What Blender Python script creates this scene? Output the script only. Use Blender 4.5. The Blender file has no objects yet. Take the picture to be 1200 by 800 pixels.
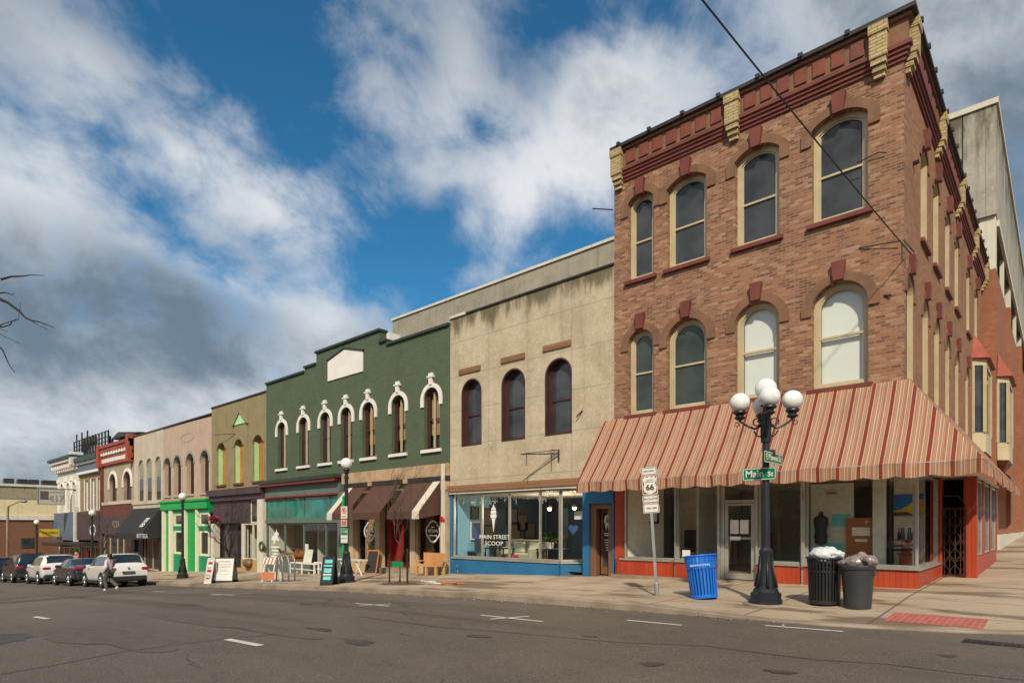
import bpy, bmesh, math, random
from mathutils import Vector, Matrix
from mathutils.geometry import tessellate_polygon

# ------------------------------------------------------------------ scene, camera, light
SC = bpy.context.scene
COL = SC.collection
R_ = math.radians
random.seed(7)

F_PX, CAM_D, CAM_Z, HORIZON = 718.0, 15.87, 1.5, 617.0     # photo focal length (px of 1200), distance to facades, eye height
YAW = R_(48.02)
FW = (-math.cos(YAW), math.sin(YAW)); RT = (math.sin(YAW), math.cos(YAW))

cam_d = bpy.data.cameras.new('camera'); cam = bpy.data.objects.new('camera', cam_d); COL.objects.link(cam)
cam.location = (0, -CAM_D, CAM_Z)
cam.rotation_euler = (R_(90), 0, math.atan2(-FW[0], FW[1]))
cam_d.sensor_width = 36; cam_d.lens = F_PX / 1200 * 36
cam_d.shift_y = (HORIZON - 400) / 1200
cam_d.clip_end = 3000; cam_d.clip_start = .05
SC.camera = cam
SC.cycles.use_denoising = True
SC.cycles.max_bounces = 7; SC.cycles.transparent_max_bounces = 12
SC.cycles.caustics_reflective = False; SC.cycles.caustics_refractive = False
SC.cycles.sample_clamp_indirect = 6
SC.view_settings.view_transform = 'Standard'; SC.view_settings.look = 'None'
SC.view_settings.exposure = 0.46; SC.view_settings.gamma = 1.0

SUN_EL, SUN_H = R_(40), (.62, -.785)
sv = Vector((SUN_H[0] * math.cos(SUN_EL), SUN_H[1] * math.cos(SUN_EL), math.sin(SUN_EL)))
sun_d = bpy.data.lights.new('sun', 'SUN'); sun = bpy.data.objects.new('sun', sun_d); COL.objects.link(sun)
sun_d.energy = 3.1; sun_d.angle = R_(2.2); sun_d.color = (1, .87, .68)
sun.rotation_euler = (-sv).to_track_quat('-Z', 'Y').to_euler(); sun.location = (20, -40, 40)

def ray(x, y):
    t = (x - 600) / F_PX
    return Vector((FW[0] + RT[0] * t, FW[1] + RT[1] * t, (HORIZON - y) / F_PX))
def fx(px, Y=0):                       # world X of a picture column on the plane Y
    d = ray(px, 0); return d.x * (Y + CAM_D) / d.y
def fz(px, py, Y=0):
    d = ray(px, py); return CAM_Z + d.z * (Y + CAM_D) / d.y

def world():
    w = bpy.data.worlds.new('World'); SC.world = w; w.use_nodes = True
    nt = w.node_tree; N = nt.nodes; L = nt.links; N.clear()
    out = N.new('ShaderNodeOutputWorld'); bg = N.new('ShaderNodeBackground')
    sky = N.new('ShaderNodeTexSky'); sky.sky_type = 'NISHITA'; sky.sun_disc = False
    sky.sun_elevation = SUN_EL; sky.sun_rotation = math.atan2(SUN_H[0], SUN_H[1])
    sky.air_density = 1.0; sky.dust_density = .4; sky.ozone_density = 3.0
    tc = N.new('ShaderNodeTexCoord')
    def math_(op, a, b=None, c=None, clamp=False):
        n = N.new('ShaderNodeMath'); n.operation = op; n.use_clamp = clamp
        for i, v in enumerate((a, b, c)):
            if v is None: continue
            if isinstance(v, (int, float)): n.inputs[i].default_value = v
            else: L.new(v, n.inputs[i])
        return n.outputs[0]
    def mixc(f, a, b, bt='MIX'):
        n = N.new('ShaderNodeMix'); n.data_type = 'RGBA'; n.blend_type = bt
        for s, v in ((n.inputs[0], f), (n.inputs[6], a), (n.inputs[7], b)):
            if isinstance(v, (int, float)): s.default_value = v
            elif isinstance(v, tuple): s.default_value = (*v, 1)
            else: L.new(v, s)
        return n.outputs[2]
    def smooth(v, a, b, lo=0, hi=1):
        n = N.new('ShaderNodeMapRange'); n.interpolation_type = 'SMOOTHSTEP'
        L.new(v, n.inputs[0])
        for i, q in enumerate((a, b, lo, hi)): n.inputs[i + 1].default_value = q
        return n.outputs[0]
    dirn = tc.outputs['Generated']
    sp = N.new('ShaderNodeSeparateXYZ'); L.new(dirn, sp.inputs[0])
    zc = math_('ADD', math_('MAXIMUM', sp.outputs[2], 0.0), .22)
    cb = N.new('ShaderNodeCombineXYZ')
    L.new(math_('DIVIDE', sp.outputs[0], zc), cb.inputs[0]); L.new(math_('DIVIDE', sp.outputs[1], zc), cb.inputs[1])
    def noise(scale, det, rough, dist, off=(0, 0, 0), sx=1, rot=0):
        mp = N.new('ShaderNodeMapping'); mp.inputs['Location'].default_value = off
        mp.inputs['Scale'].default_value = (sx, 1, 1); mp.inputs['Rotation'].default_value = (0, 0, rot)
        L.new(cb.outputs[0], mp.inputs[0])
        n = N.new('ShaderNodeTexNoise'); n.inputs['Scale'].default_value = scale; n.inputs['Detail'].default_value = det
        n.inputs['Roughness'].default_value = rough; n.inputs['Distortion'].default_value = dist
        L.new(mp.outputs[0], n.inputs['Vector']); return n.outputs[0]
    n1 = noise(2.6, 7, .52, .8, (3.1, 1.7, 0), 1.0)
    n3 = noise(2.0, 6, .52, .5, (7, 2, 0), .6, R_(20))
    # wind-drawn streaks and small puffs, laid over the sky sphere
    def snoise(scale, det, rough, dist, off, stretch=(1, 1, 1), rot=0):
        mp = N.new('ShaderNodeMapping'); mp.vector_type = 'TEXTURE'; mp.inputs['Location'].default_value = off
        mp.inputs['Rotation'].default_value = (0, R_(rot), -YAW + R_(90)); mp.inputs['Scale'].default_value = stretch
        L.new(dirn, mp.inputs[0]); n = N.new('ShaderNodeTexNoise'); n.inputs['Scale'].default_value = scale; n.inputs['Detail'].default_value = det
        n.inputs['Roughness'].default_value = rough; n.inputs['Distortion'].default_value = dist; L.new(mp.outputs[0], n.inputs['Vector']); return n.outputs[0]
    n2 = snoise(5.5, 8, .54, .3, (.3, .7, .2), (1.7, 1.7, 1), 32)
    n4 = snoise(10.0, 9, .62, .3, (.1, .2, .9), (1.25, 1.25, 1), 30)
    def blob(px, py, sx, sy, rot=0):
        c = ray(px, py).normalized(); e1 = Vector((RT[0], RT[1], 0)); e1 = (e1 - c * e1.dot(c)).normalized(); e2 = c.cross(e1)
        if e2.z < 0: e2 = -e2
        r = R_(rot); a = (e1 * math.cos(r) + e2 * math.sin(r)) / sx; b = (-e1 * math.sin(r) + e2 * math.cos(r)) / sy
        vs = []
        for v in (a, b):
            n = N.new('ShaderNodeVectorMath'); n.operation = 'DOT_PRODUCT'; L.new(dirn, n.inputs[0]); n.inputs[1].default_value = v
            vs.append(n.outputs['Value'])
        r2 = math_('ADD', math_('MULTIPLY', vs[0], vs[0]), math_('MULTIPLY', vs[1], vs[1]))
        front = N.new('ShaderNodeVectorMath'); front.operation = 'DOT_PRODUCT'; L.new(dirn, front.inputs[0]); front.inputs[1].default_value = c
        return math_('MULTIPLY', math_('EXPONENT', math_('MULTIPLY', r2, -1.0)), math_('GREATER_THAN', front.outputs['Value'], 0))
    def total(lst, start=0.0):
        acc = start
        for wgt, *b in lst:
            acc = math_('ADD', acc, math_('MULTIPLY', blob(*b), wgt)) if not isinstance(acc, float) else math_('MULTIPLY_ADD', blob(*b), wgt, acc)
        return acc
    # where cloud banks and clear gaps stand in this sky
    cover = total([(.62, 40, 185, .10, .07, -10), (.34, 150, 120, .03, .16, 45), (.30, 130, 90, .05, .13, 40), (.60, 330, 225, .15, .085, -30), (.34, 385, 95, .05, .17, 38), (.30, 445, 60, .03, .13, 34), (.45, 535, 90, .035, .11, -12),
                   (.85, 655, 190, .12, .085, 20), (.55, 600, 235, .05, .05, 30), (.75, 860, 60, .22, .10, 12), (.38, 545, 262, .022, .018, 40),
                   (.85, 100, 450, .40, .15, -8), (.6, 400, 380, .16, .09, -12), (.95, 1150, 90, .18, .22, 0), (.25, 490, 200, .06, .02, -10), (.3, 15, 60, .08, .06, 0),
                   (-.62, 270, 60, .09, .13, 25), (-.75, 500, 270, .09, .05, 10), (-.5, 440, 185, .05, .04, -20), (-.30, 170, 130, .07, .04, -30), (-.5, 620, 60, .05, .07, 0), (-.35, 230, 300, .08, .03, -25), (-.4, 800, 20, .05, .03, 0), (-.3, 470, 330, .10, .05, 0), (.30, 260, 130, .035, .14, 35), (.28, 440, 120, .03, .12, 30)], -.04)
    amp = math_('ADD', math_('MULTIPLY', math_('SUBTRACT', n1, .5), .9), math_('MULTIPLY', math_('SUBTRACT', n2, .5), 2.3))
    dens = math_('ADD', math_('ADD', math_('MULTIPLY', cover, .78), amp), math_('MULTIPLY', math_('SUBTRACT', n4, .5), 1.7))
    horizon_bank = smooth(sp.outputs[2], .0, .42, .55, 0.0)
    dens = math_('ADD', math_('ADD', dens, horizon_bank), smooth(sp.outputs[1], .1, -.5, 0, .55))  # unseen cloud added behind the camera for grey reflections and fill light
    mask = smooth(dens, -.24, .84)
    # lit tops and grey undersides
    dark = total([(.26, 60, 345, .30, .07, -8), (.50, 230, 400, .34, .10, -10), (.45, 30, 560, .40, .06, 0), (.3, 60, 450, .3, .1, 0), (.75, 1170, 190, .12, .14, 0), (.35, 980, 60, .2, .1, 0), (.3, 20, 60, .2, .1, 0), (-.35, 640, 215, .10, .09, 20),
                  (-.75, 255, 322, .085, .016, -24), (-.30, 340, 225, .14, .07, -28), (-.25, 50, 205, .09, .04, 0), (-.40, 385, 375, .06, .05, 0), (-.35, 70, 500, .22, .05, 0)])
    tone = math_('ADD', math_('ADD', dark, .26), math_('MULTIPLY', math_('SUBTRACT', n3, .5), 1.2))
    tone = math_('ADD', tone, math_('ADD', math_('MULTIPLY', math_('SUBTRACT', n2, .5), 1.5), math_('MULTIPLY', math_('SUBTRACT', n4, .5), 1.7)))
    thick = smooth(dens, .6, 1.6, 0, .12)
    shade = math_('ADD', tone, thick)
    ccol = mixc(smooth(shade, -.15, 1.45), (4.6, 4.7, 4.8), (.92, 1.22, 1.55))
    blue = mixc(1.0, sky.outputs[0], mixc(smooth(sp.outputs[2], .0, .34), (.40, .47, .54), (.18, .52, .61)), 'MULTIPLY')
    fin = mixc(math_('MULTIPLY', mask, .93), blue, ccol)
    L.new(fin, bg.inputs[0]); bg.inputs[1].default_value = .13
    L.new(bg.outputs[0], out.inputs[0])
world()

# ------------------------------------------------------------------ heights of ground
ZP = [(-400, -9), (-200, -6.5), (-100, -3.95), (-78, -3.0), (-48.4, -1.66), (-32.3, -.93), (-17.5, -.28), (-10.1, 0), (-2.4, .17), (8, .34), (60, 1.0), (400, 2)]
def zs(x):
    for (a, za), (b, zb) in zip(ZP, ZP[1:]):
        if x <= b: return za + (zb - za) * (x - a) / (b - a) if x > a else za
    return ZP[-1][1]
def fall(x): return max(0.0, min(1.0, (-x - 14) / 18))
def zside(x, y): return zs(x) + ((.016 + .024*fall(x)) * y if y < 0 else .02 * y)          # pavement surface
CURB_Y = -5.5
def zroad(x, y=-8): return zs(x) - .21 - .16*fall(x) + .012 * min(4, max(0, CURB_Y - y)) * .5

# ------------------------------------------------------------------ tagging and mesh builder
ORG = {}
def tag(o, label=None, cat=None, group=None, kind=None):
    if label: o['label'] = label
    if cat: o['category'] = cat
    if group: o['group'] = group
    if kind: o['kind'] = kind
    return o
def thing(name, label, cat, loc, rot=(0, 0, 0), group=None, local=True):
    o = bpy.data.objects.new(name, None); COL.objects.link(o); o.empty_display_size = .2
    o.location = loc; o.rotation_euler = rot
    ORG[o.name] = Vector((0, 0, 0)) if local else Vector(loc)
    return tag(o, label, cat, group)
def copy_tree(o, parent=None):
    c = o.copy(); COL.objects.link(c); ORG[c.name] = ORG.get(o.name, Vector())
    if parent: c.parent = parent
    for ch in list(o.children): copy_tree(ch, c)
    return c
def FRONT(Y0=0.0): return lambda u, v, d: (u, Y0 - d, v)
def SIDE(X0=0.0): return lambda u, v, d: (X0 + d, u, v)

class MB:
    def __init__(s): s.v = []; s.f = []; s.m = []; s.cur = 0
    def add(s, vs, fs):
        o = len(s.v); s.v += [tuple(p) for p in vs]
        for f in fs: s.f.append(tuple(i + o for i in f)); s.m.append(s.cur)
        return s
    def box(s, x0, x1, y0, y1, z0, z1):
        v = [(x, y, z) for z in (z0, z1) for x, y in ((x0, y0), (x1, y0), (x1, y1), (x0, y1))]
        return s.add(v, [(3, 2, 1, 0), (4, 5, 6, 7), (0, 1, 5, 4), (1, 2, 6, 5), (2, 3, 7, 6), (3, 0, 4, 7)])
    def mbox(s, mp, u0, u1, v0, v1, d0, d1):
        v = [mp(u, w, d) for d in (d0, d1) for u, w in ((u0, v0), (u1, v0), (u1, v1), (u0, v1))]
        return s.add(v, [(3, 2, 1, 0), (4, 5, 6, 7), (0, 1, 5, 4), (1, 2, 6, 5), (2, 3, 7, 6), (3, 0, 4, 7)])
    def quad(s, a, b, c, d): return s.add([a, b, c, d], [(0, 1, 2, 3)])
    def poly(s, pts, mp, d):
        return s.add([mp(u, v, d) for u, v in pts], [tuple(range(len(pts)))])
    def prism(s, pts, mp, d0, d1):
        n = len(pts); v = [mp(u, w, d1) for u, w in pts] + [mp(u, w, d0) for u, w in pts]
        tri = tessellate_polygon([[Vector((u, w, 0)) for u, w in pts]])
        def ok(t):
            a, b, c = (pts[i] for i in t)
            return (b[0]-a[0])*(c[1]-a[1]) - (b[1]-a[1])*(c[0]-a[0]) > 0
        tri = [t if ok(t) else t[::-1] for t in tri]
        fs = [tuple(t) for t in tri] + [tuple(i + n for i in t[::-1]) for t in tri]
        fs += [(i + n, (i + 1) % n + n, (i + 1) % n, i) for i in range(n)]
        return s.add(v, fs)
    def wall(s, outline, holes, mp, thick):
        loops = [outline] + holes
        tri = tessellate_polygon([[Vector((u, w, 0)) for u, w in l] for l in loops])
        flat = [p for l in loops for p in l]
        def ok(t):
            a, b, c = (flat[i] for i in t)
            return (b[0]-a[0])*(c[1]-a[1]) - (b[1]-a[1])*(c[0]-a[0]) > 0
        s.add([mp(u, w, 0) for u, w in flat], [tuple(t) if ok(t) else tuple(t[::-1]) for t in tri])
        for k, l in enumerate(loops):
            n = len(l); v = [mp(u, w, 0) for u, w in l] + [mp(u, w, -thick) for u, w in l]
            s.add(v, [(i + n, (i + 1) % n + n, (i + 1) % n, i) if k == 0 else (i, (i + 1) % n, (i + 1) % n + n, i + n) for i in range(n)])
        return s
    def strip(s, inner, outer, mp, d0, d1, closed=False):
        n = len(inner); v = [mp(u, w, d1) for u, w in inner] + [mp(u, w, d1) for u, w in outer] + [mp(u, w, d0) for u, w in inner] + [mp(u, w, d0) for u, w in outer]
        fs = []
        for i in range(n if closed else n - 1):
            j = (i + 1) % n
            fs += [(i, i + n, j + n, j), (i + 2*n, i, j, j + 2*n), (i + n, i + 3*n, j + 3*n, j + n)]
        if not closed:
            fs += [(0, 2*n, 3*n, n), (n - 1, 2*n - 1, 4*n - 1, 3*n - 1)]
        return s.add(v, fs)
    def tube(s, pts, rad, n=8, caps=True):
        pts = [Vector(p) for p in pts]
        if isinstance(rad, (int, float)): rad = [rad] * len(pts)
        rings = []; up = None
        for i, p in enumerate(pts):
            t = (pts[min(i + 1, len(pts) - 1)] - pts[max(i - 1, 0)])
            t = t.normalized() if t.length > 1e-9 else Vector((0, 0, 1))
            if up is None: up = Vector((0, 0, 1)) if abs(t.z) < .9 else Vector((1, 0, 0))
            a = t.cross(up)
            a = a.normalized() if a.length > 1e-6 else t.orthogonal().normalized()
            b = a.cross(t).normalized(); up = b
            rings.append([p + (a * math.cos(k * 2 * math.pi / n) + b * math.sin(k * 2 * math.pi / n)) * rad[i] for k in range(n)])
        v = [q for r in rings for q in r]; fs = []
        for i in range(len(rings) - 1):
            for k in range(n):
                k2 = (k + 1) % n; fs.append((i*n + k2, i*n + k, (i+1)*n + k, (i+1)*n + k2))
        if caps: fs += [tuple(range(n)), tuple(range((len(rings)-1)*n + n - 1, (len(rings)-1)*n - 1, -1))]
        return s.add(v, fs)
    def lathe(s, prof, n=20, c=(0, 0), start=0.0):
        v = []; fs = []
        for r, z in prof:
            v += [(c[0] + r * math.cos(start + k*2*math.pi/n), c[1] + r * math.sin(start + k*2*math.pi/n), z) for k in range(n)]
        for i in range(len(prof) - 1):
            for k in range(n):
                k2 = (k + 1) % n; fs.append((i*n + k, i*n + k2, (i+1)*n + k2, (i+1)*n + k))
        fs += [tuple(range(n - 1, -1, -1)), tuple(range((len(prof)-1)*n, len(prof)*n))]
        return s.add(v, fs)
    def ball(s, c, r, n=20, m=12, sq=(1, 1, 1), jit=0, rnd=None):
        v = []; fs = []
        for i in range(m + 1):
            a = math.pi * i / m
            for k in range(n):
                b = 2 * math.pi * k / n; j = 1 + (rnd.uniform(-jit, jit) if rnd and 0 < i < m else 0)
                v.append((c[0] + r*j*sq[0]*math.sin(a)*math.cos(b), c[1] + r*j*sq[1]*math.sin(a)*math.sin(b), c[2] + r*j*sq[2]*math.cos(a)))
        for i in range(m):
            for k in range(n):
                k2 = (k + 1) % n; fs.append((i*n + k, (i+1)*n + k, (i+1)*n + k2, i*n + k2))
        return s.add(v, fs)
    def build(s, name, mat, parent=None, smooth=False, bevel=0, loc=None):
        org = ORG.get(parent.name, Vector()) if parent else (Vector(loc) if loc else Vector())
        me = bpy.data.meshes.new(name)
        me.from_pydata([(x - org.x, y - org.y, z - org.z) for x, y, z in s.v], [], s.f)
        for m in (mat if isinstance(mat, (list, tuple)) else [mat]): me.materials.append(m)
        if any(s.m): me.polygons.foreach_set('material_index', s.m)
        if smooth:
            bm = bmesh.new(); bm.from_mesh(me)
            bmesh.ops.remove_doubles(bm, verts=bm.verts, dist=1e-5)
            bm.to_mesh(me); bm.free()
            me.polygons.foreach_set('use_smooth', [True] * len(me.polygons))
            if smooth != 'all': me.set_sharp_from_angle(angle=R_(smooth if isinstance(smooth, (int, float)) and smooth is not True else 40))
        me.update()
        o = bpy.data.objects.new(name, me); COL.objects.link(o)
        if parent: o.parent = parent
        elif loc: o.location = loc
        ORG[o.name] = org
        if bevel:
            b = o.modifiers.new('bevel', 'BEVEL'); b.width = bevel; b.segments = 2; b.limit_method = 'ANGLE'; b.angle_limit = R_(50)
        return o

def text(name, body, size, loc, mat, parent=None, rot=(R_(90), 0, 0), align='CENTER', sx=1.0, shear=0, ext=.002, bold=0):
    c = bpy.data.curves.new(name, 'FONT'); c.body = body; c.size = size; c.align_x = align; c.align_y = 'CENTER'
    c.extrude = ext; c.shear = shear; c.offset = bold; c.resolution_u = 3; c.space_line = .85
    c.materials.append(mat)
    f = bpy.data.objects.new(name, c); me = bpy.data.meshes.new_from_object(f); bpy.data.objects.remove(f); bpy.data.curves.remove(c)
    me.name = name; o = bpy.data.objects.new(name, me); COL.objects.link(o)
    o.location = Vector(loc) - (ORG.get(parent.name, Vector()) if parent else Vector()); o.rotation_euler = rot; o.scale = (sx, 1, 1)
    if parent: o.parent = parent
    ORG[o.name] = Vector()
    return o

def arch(u0, u1, v0, vs, rise, n=14):
    """Closed outline of an opening: flat sill, straight jambs, circular (or elliptic) head."""
    w = u1 - u0; uc = (u0 + u1) / 2; pts = [(u0, v0), (u1, v0)]
    return pts + arc(u0, u1, vs, rise, n)
def arc(u0, u1, vs, rise, n=14):
    w = u1 - u0; uc = (u0 + u1) / 2; out = []
    if rise < 1e-4: return [(u1, vs), (u0, vs)]
    if rise < w / 2 - 1e-4:
        r = (w*w/4 + rise*rise) / (2*rise); a = math.asin(min(1, w/2/r)); cv = vs + rise - r
        for i in range(n + 1):
            t = a - 2*a*i/n; out.append((uc + r*math.sin(t), cv + r*math.cos(t)))
    else:
        for i in range(n + 1):
            t = math.pi*i/n; out.append((uc + w/2*math.cos(t), vs + rise*math.sin(t)))
    return out
def lerp(a, b, t): return a + (b - a) * t
# ------------------------------------------------------------------ materials
class NT:
    def __init__(s, name):
        s.mat = bpy.data.materials.new(name); s.mat.use_nodes = True
        s.t = s.mat.node_tree; s.N = s.t.nodes; s.L = s.t.links
        s.b = s.N['Principled BSDF']; s.geo = None
    def pos(s):
        if s.geo is None: s.geo = s.N.new('ShaderNodeNewGeometry').outputs['Position']
        return s.geo
    def set(s, sock, v):
        if isinstance(v, (int, float)): sock.default_value = v
        elif isinstance(v, (tuple, list)): sock.default_value = (*v, 1) if len(v) == 3 and sock.type == 'RGBA' else v
        else: s.L.new(v, sock)
    def math(s, op, a, b=0.0, clamp=False):
        n = s.N.new('ShaderNodeMath'); n.operation = op; n.use_clamp = clamp; s.set(n.inputs[0], a); s.set(n.inputs[1], b); return n.outputs[0]
    def mix(s, f, a, b, bt='MIX'):
        n = s.N.new('ShaderNodeMix'); n.data_type = 'RGBA'; n.blend_type = bt
        s.set(n.inputs[0], f); s.set(n.inputs[6], a); s.set(n.inputs[7], b); return n.outputs[2]
    def rng(s, v, a, b, lo=0.0, hi=1.0):
        n = s.N.new('ShaderNodeMapRange'); n.interpolation_type = 'SMOOTHSTEP'; s.set(n.inputs[0], v)
        for i, q in enumerate((a, b, lo, hi)): n.inputs[i+1].default_value = q
        return n.outputs[0]
    def mapv(s, scale=(1, 1, 1), loc=(0, 0, 0), vec=None, rot=(0, 0, 0)):
        n = s.N.new('ShaderNodeMapping'); n.inputs['Scale'].default_value = scale; n.inputs['Location'].default_value = loc; n.inputs['Rotation'].default_value = rot
        s.L.new(vec if vec is not None else s.pos(), n.inputs[0]); return n.outputs[0]
    def noise(s, scale, det=5, rough=.55, vec=None, dist=0):
        n = s.N.new('ShaderNodeTexNoise'); n.inputs['Scale'].default_value = scale; n.inputs['Detail'].default_value = det
        n.inputs['Roughness'].default_value = rough; n.inputs['Distortion'].default_value = dist
        s.L.new(vec if vec is not None else s.pos(), n.inputs['Vector']); return n.outputs[0]
    def uv(s):                                # axis-aligned walls: along the wall, up, 0
        sp = s.N.new('ShaderNodeSeparateXYZ'); s.L.new(s.pos(), sp.inputs[0])
        c = s.N.new('ShaderNodeCombineXYZ'); s.L.new(s.math('ADD', sp.outputs[0], sp.outputs[1]), c.inputs[0]); s.L.new(sp.outputs[2], c.inputs[1]); return c.outputs[0]
    def xyz(s):
        sp = s.N.new('ShaderNodeSeparateXYZ'); s.L.new(s.pos(), sp.inputs[0]); return sp.outputs
    def bump(s, h, strength=.3, dist=.01):
        n = s.N.new('ShaderNodeBump'); n.inputs['Strength'].default_value = strength; n.inputs['Distance'].default_value = dist
        s.L.new(h, n.inputs['Height']); s.L.new(n.outputs[0], s.b.inputs['Normal'])
    def col(s, v): s.set(s.b.inputs['Base Color'], v)
    def rough(s, v): s.set(s.b.inputs['Roughness'], v)
    def brick(s, w, h, mortar, vec=None, off=.5, smooth=.1):
        n = s.N.new('ShaderNodeTexBrick'); n.inputs['Scale'].default_value = 1; n.inputs['Brick Width'].default_value = w; n.inputs['Row Height'].default_value = h
        n.inputs['Mortar Size'].default_value = mortar; n.inputs['Mortar Smooth'].default_value = smooth; n.offset = off
        n.inputs['Color1'].default_value = (0, 0, 0, 1); n.inputs['Color2'].default_value = (1, 1, 1, 1); n.inputs['Mortar'].default_value = (.5, .5, .5, 1)
        s.L.new(vec if vec is not None else s.uv(), n.inputs['Vector']); return n.outputs['Color'], n.outputs['Fac']

def scl(c, k): return tuple(x * k for x in c)
def M(name, col, rough=.6, col2=None, scale=2.0, vary=.18, streak=0.0, streak_col=(.05, .045, .04), bump=.15, bscale=60, metal=0.0, spec=.5, wear=None, coat=0):
    t = NT(name)
    c = t.mix(t.rng(t.noise(scale, 6), .35, .68), col, col2 or scl(col, 1 - vary))
    f = t.noise(scale * 14, 4)
    c = t.mix(t.rng(f, .3, .75, 0, .35), c, scl(col, 1 - vary * .8))
    if streak:
        n = t.noise(1.0, 6, .6, t.mapv((5, 5, .35)))
        c = t.mix(t.rng(n, .48, .78, 0, streak), c, streak_col)
    if wear:
        n = t.noise(wear[2] if len(wear) > 2 else 5, 8, .7)
        c = t.mix(t.rng(n, wear[1], wear[1] + .06), c, wear[0])
    t.col(c)
    t.rough(t.rng(t.noise(scale * 5, 4), .2, .8, rough * .8, min(1, rough * 1.2)))
    t.b.inputs['Metallic'].default_value = metal; t.b.inputs['Specular IOR Level'].default_value = spec
    if coat: t.b.inputs['Coat Weight'].default_value = coat; t.b.inputs['Coat Roughness'].default_value = .06
    if bump: t.bump(t.noise(bscale, 6, .6), bump, .006)
    return t.mat

def M_brick(name, c1, c2, c3, mortar, w=.215, h=.073, grime=.35, m=.009, light=None):
    t = NT(name); col, fac = t.brick(w, h, m)
    sp = t.N.new('ShaderNodeSeparateColor'); t.L.new(col, sp.inputs[0])
    c = t.mix(t.rng(sp.outputs[0], .0, 1), c1, c2)
    # some bricks burnt dark, some salmon pale, each picked by its own random tone
    tone = t.math('FRACT', t.math('MULTIPLY', sp.outputs[0], 7.31))
    c = t.mix(t.rng(tone, .62, .95, 0, .8), c, c3)
    if light: c = t.mix(t.rng(tone, .30, .04, 0, .75), c, light)
    c = t.mix(t.rng(t.noise(.7, 7, .62), .42, .72, 0, .5), c, scl(c3, .8))
    c = t.mix(t.rng(t.noise(2.5, 8, .65), .55, .8, 0, .35), c, scl(c1, 1.25))
    c = t.mix(t.rng(t.noise(1.0, 6, .6, t.mapv((2.2, 2.2, .22))), .52, .8, 0, grime), c, (.06, .045, .035))
    c = t.mix(fac, c, mortar)
    t.col(c); t.rough(.85); t.b.inputs['Specular IOR Level'].default_value = .25
    h_ = t.math('ADD', t.math('MULTIPLY', fac, -1.0), t.math('MULTIPLY', t.noise(90, 4), .5))
    t.bump(h_, .5, .012)
    return t.mat

def M_plain(name, col, rough=.5, metal=0.0, spec=.5, emit=0):
    t = NT(name); t.col(t.mix(t.rng(t.noise(8, 4), .3, .7), col, scl(col, .85))); t.rough(rough); t.b.inputs['Metallic'].default_value = metal
    t.b.inputs['Specular IOR Level'].default_value = spec
    if emit: t.b.inputs['Emission Color'].default_value = (*col, 1); t.b.inputs['Emission Strength'].default_value = emit
    return t.mat

def M_glass(name, tint=(.97, .98, .975), refl=1.0, wob=.0008):
    t = NT(name); t.N.remove(t.b); out = t.N['Material Output']
    tr = t.N.new('ShaderNodeBsdfTransparent'); tr.inputs[0].default_value = (*tint, 1)
    gl = t.N.new('ShaderNodeBsdfGlossy'); gl.inputs['Roughness'].default_value = .02; gl.inputs['Color'].default_value = (refl, refl, refl, 1)
    fr = t.N.new('ShaderNodeLayerWeight'); fr.inputs[0].default_value = .5
    bp = t.N.new('ShaderNodeBump'); bp.inputs['Strength'].default_value = .25; bp.inputs['Distance'].default_value = wob
    t.L.new(t.noise(1.4, 3), bp.inputs['Height']); t.L.new(bp.outputs[0], gl.inputs['Normal'])
    mx = t.N.new('ShaderNodeMixShader'); t.L.new(t.math('ADD', .05, t.math('MULTIPLY', t.math('POWER', fr.outputs['Facing'], 5.0), .9), True), mx.inputs[0])
    t.L.new(tr.outputs[0], mx.inputs[1]); t.L.new(gl.outputs[0], mx.inputs[2]); t.L.new(mx.outputs[0], out.inputs[0])
    return t.mat

def M_pane(name, col=(.026, .029, .031), spec=.5):
    t = NT(name); t.col(t.mix(t.rng(t.noise(1.3, 4), .3, .7), col, scl(col, 2.2))); t.rough(.06); t.b.inputs['Specular IOR Level'].default_value = spec
    t.bump(t.noise(.9, 2), .10, .012); return t.mat

def translucent(t, col, k):
    out = t.N['Material Output']; tl = t.N.new('ShaderNodeBsdfTranslucent'); t.set(tl.inputs[0], col)
    mx = t.N.new('ShaderNodeMixShader'); mx.inputs[0].default_value = k; t.L.new(t.b.outputs[0], mx.inputs[1]); t.L.new(tl.outputs[0], mx.inputs[2]); t.L.new(mx.outputs[0], out.inputs[0]); return t.mat
def M_stripes(name, axis, period=.40):
    t = NT(name); c = t.xyz()[axis]
    n = t.math('FRACT', t.math('DIVIDE', t.math('ADD', c, 40.0), period))
    r = t.N.new('ShaderNodeValToRGB'); r.color_ramp.interpolation = 'CONSTANT'; t.L.new(n, r.inputs[0])
    red = (.30, .042, .026); sal = (.53, .245, .155); tan = (.54, .37, .23); crm = (.68, .55, .40); brn = (.11, .07, .045); pink = (.48, .195, .12)
    st = [(0, red), (.13, brn), (.15, crm), (.19, sal), (.30, tan), (.34, brn), (.36, crm), (.42, sal), (.52, crm), (.56, brn), (.58, tan), (.62, pink), (.74, crm), (.79, brn), (.81, tan), (.85, sal), (.94, crm), (.97, brn)]
    e = r.color_ramp.elements; e[0].position = 0; e[0].color = (*red, 1); e[1].position = st[1][0]; e[1].color = (*st[1][1], 1)
    for p, q in st[2:]: k = e.new(p); k.color = (*q, 1)
    col = t.mix(t.rng(t.noise(1.2, 7, .65, t.mapv((1, 1, .4))), .45, .8, 0, .35), r.outputs[0], (.20, .12, .08))
    t.col(col); t.rough(.85); t.b.inputs['Specular IOR Level'].default_value = .2
    t.bump(t.math('ADD', t.noise(2.2, 5), t.math('MULTIPLY', t.noise(300, 2), .04)), .35, .06)
    return translucent(t, t.mix(.3, col, (.9, .8, .62)), .33)

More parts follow.
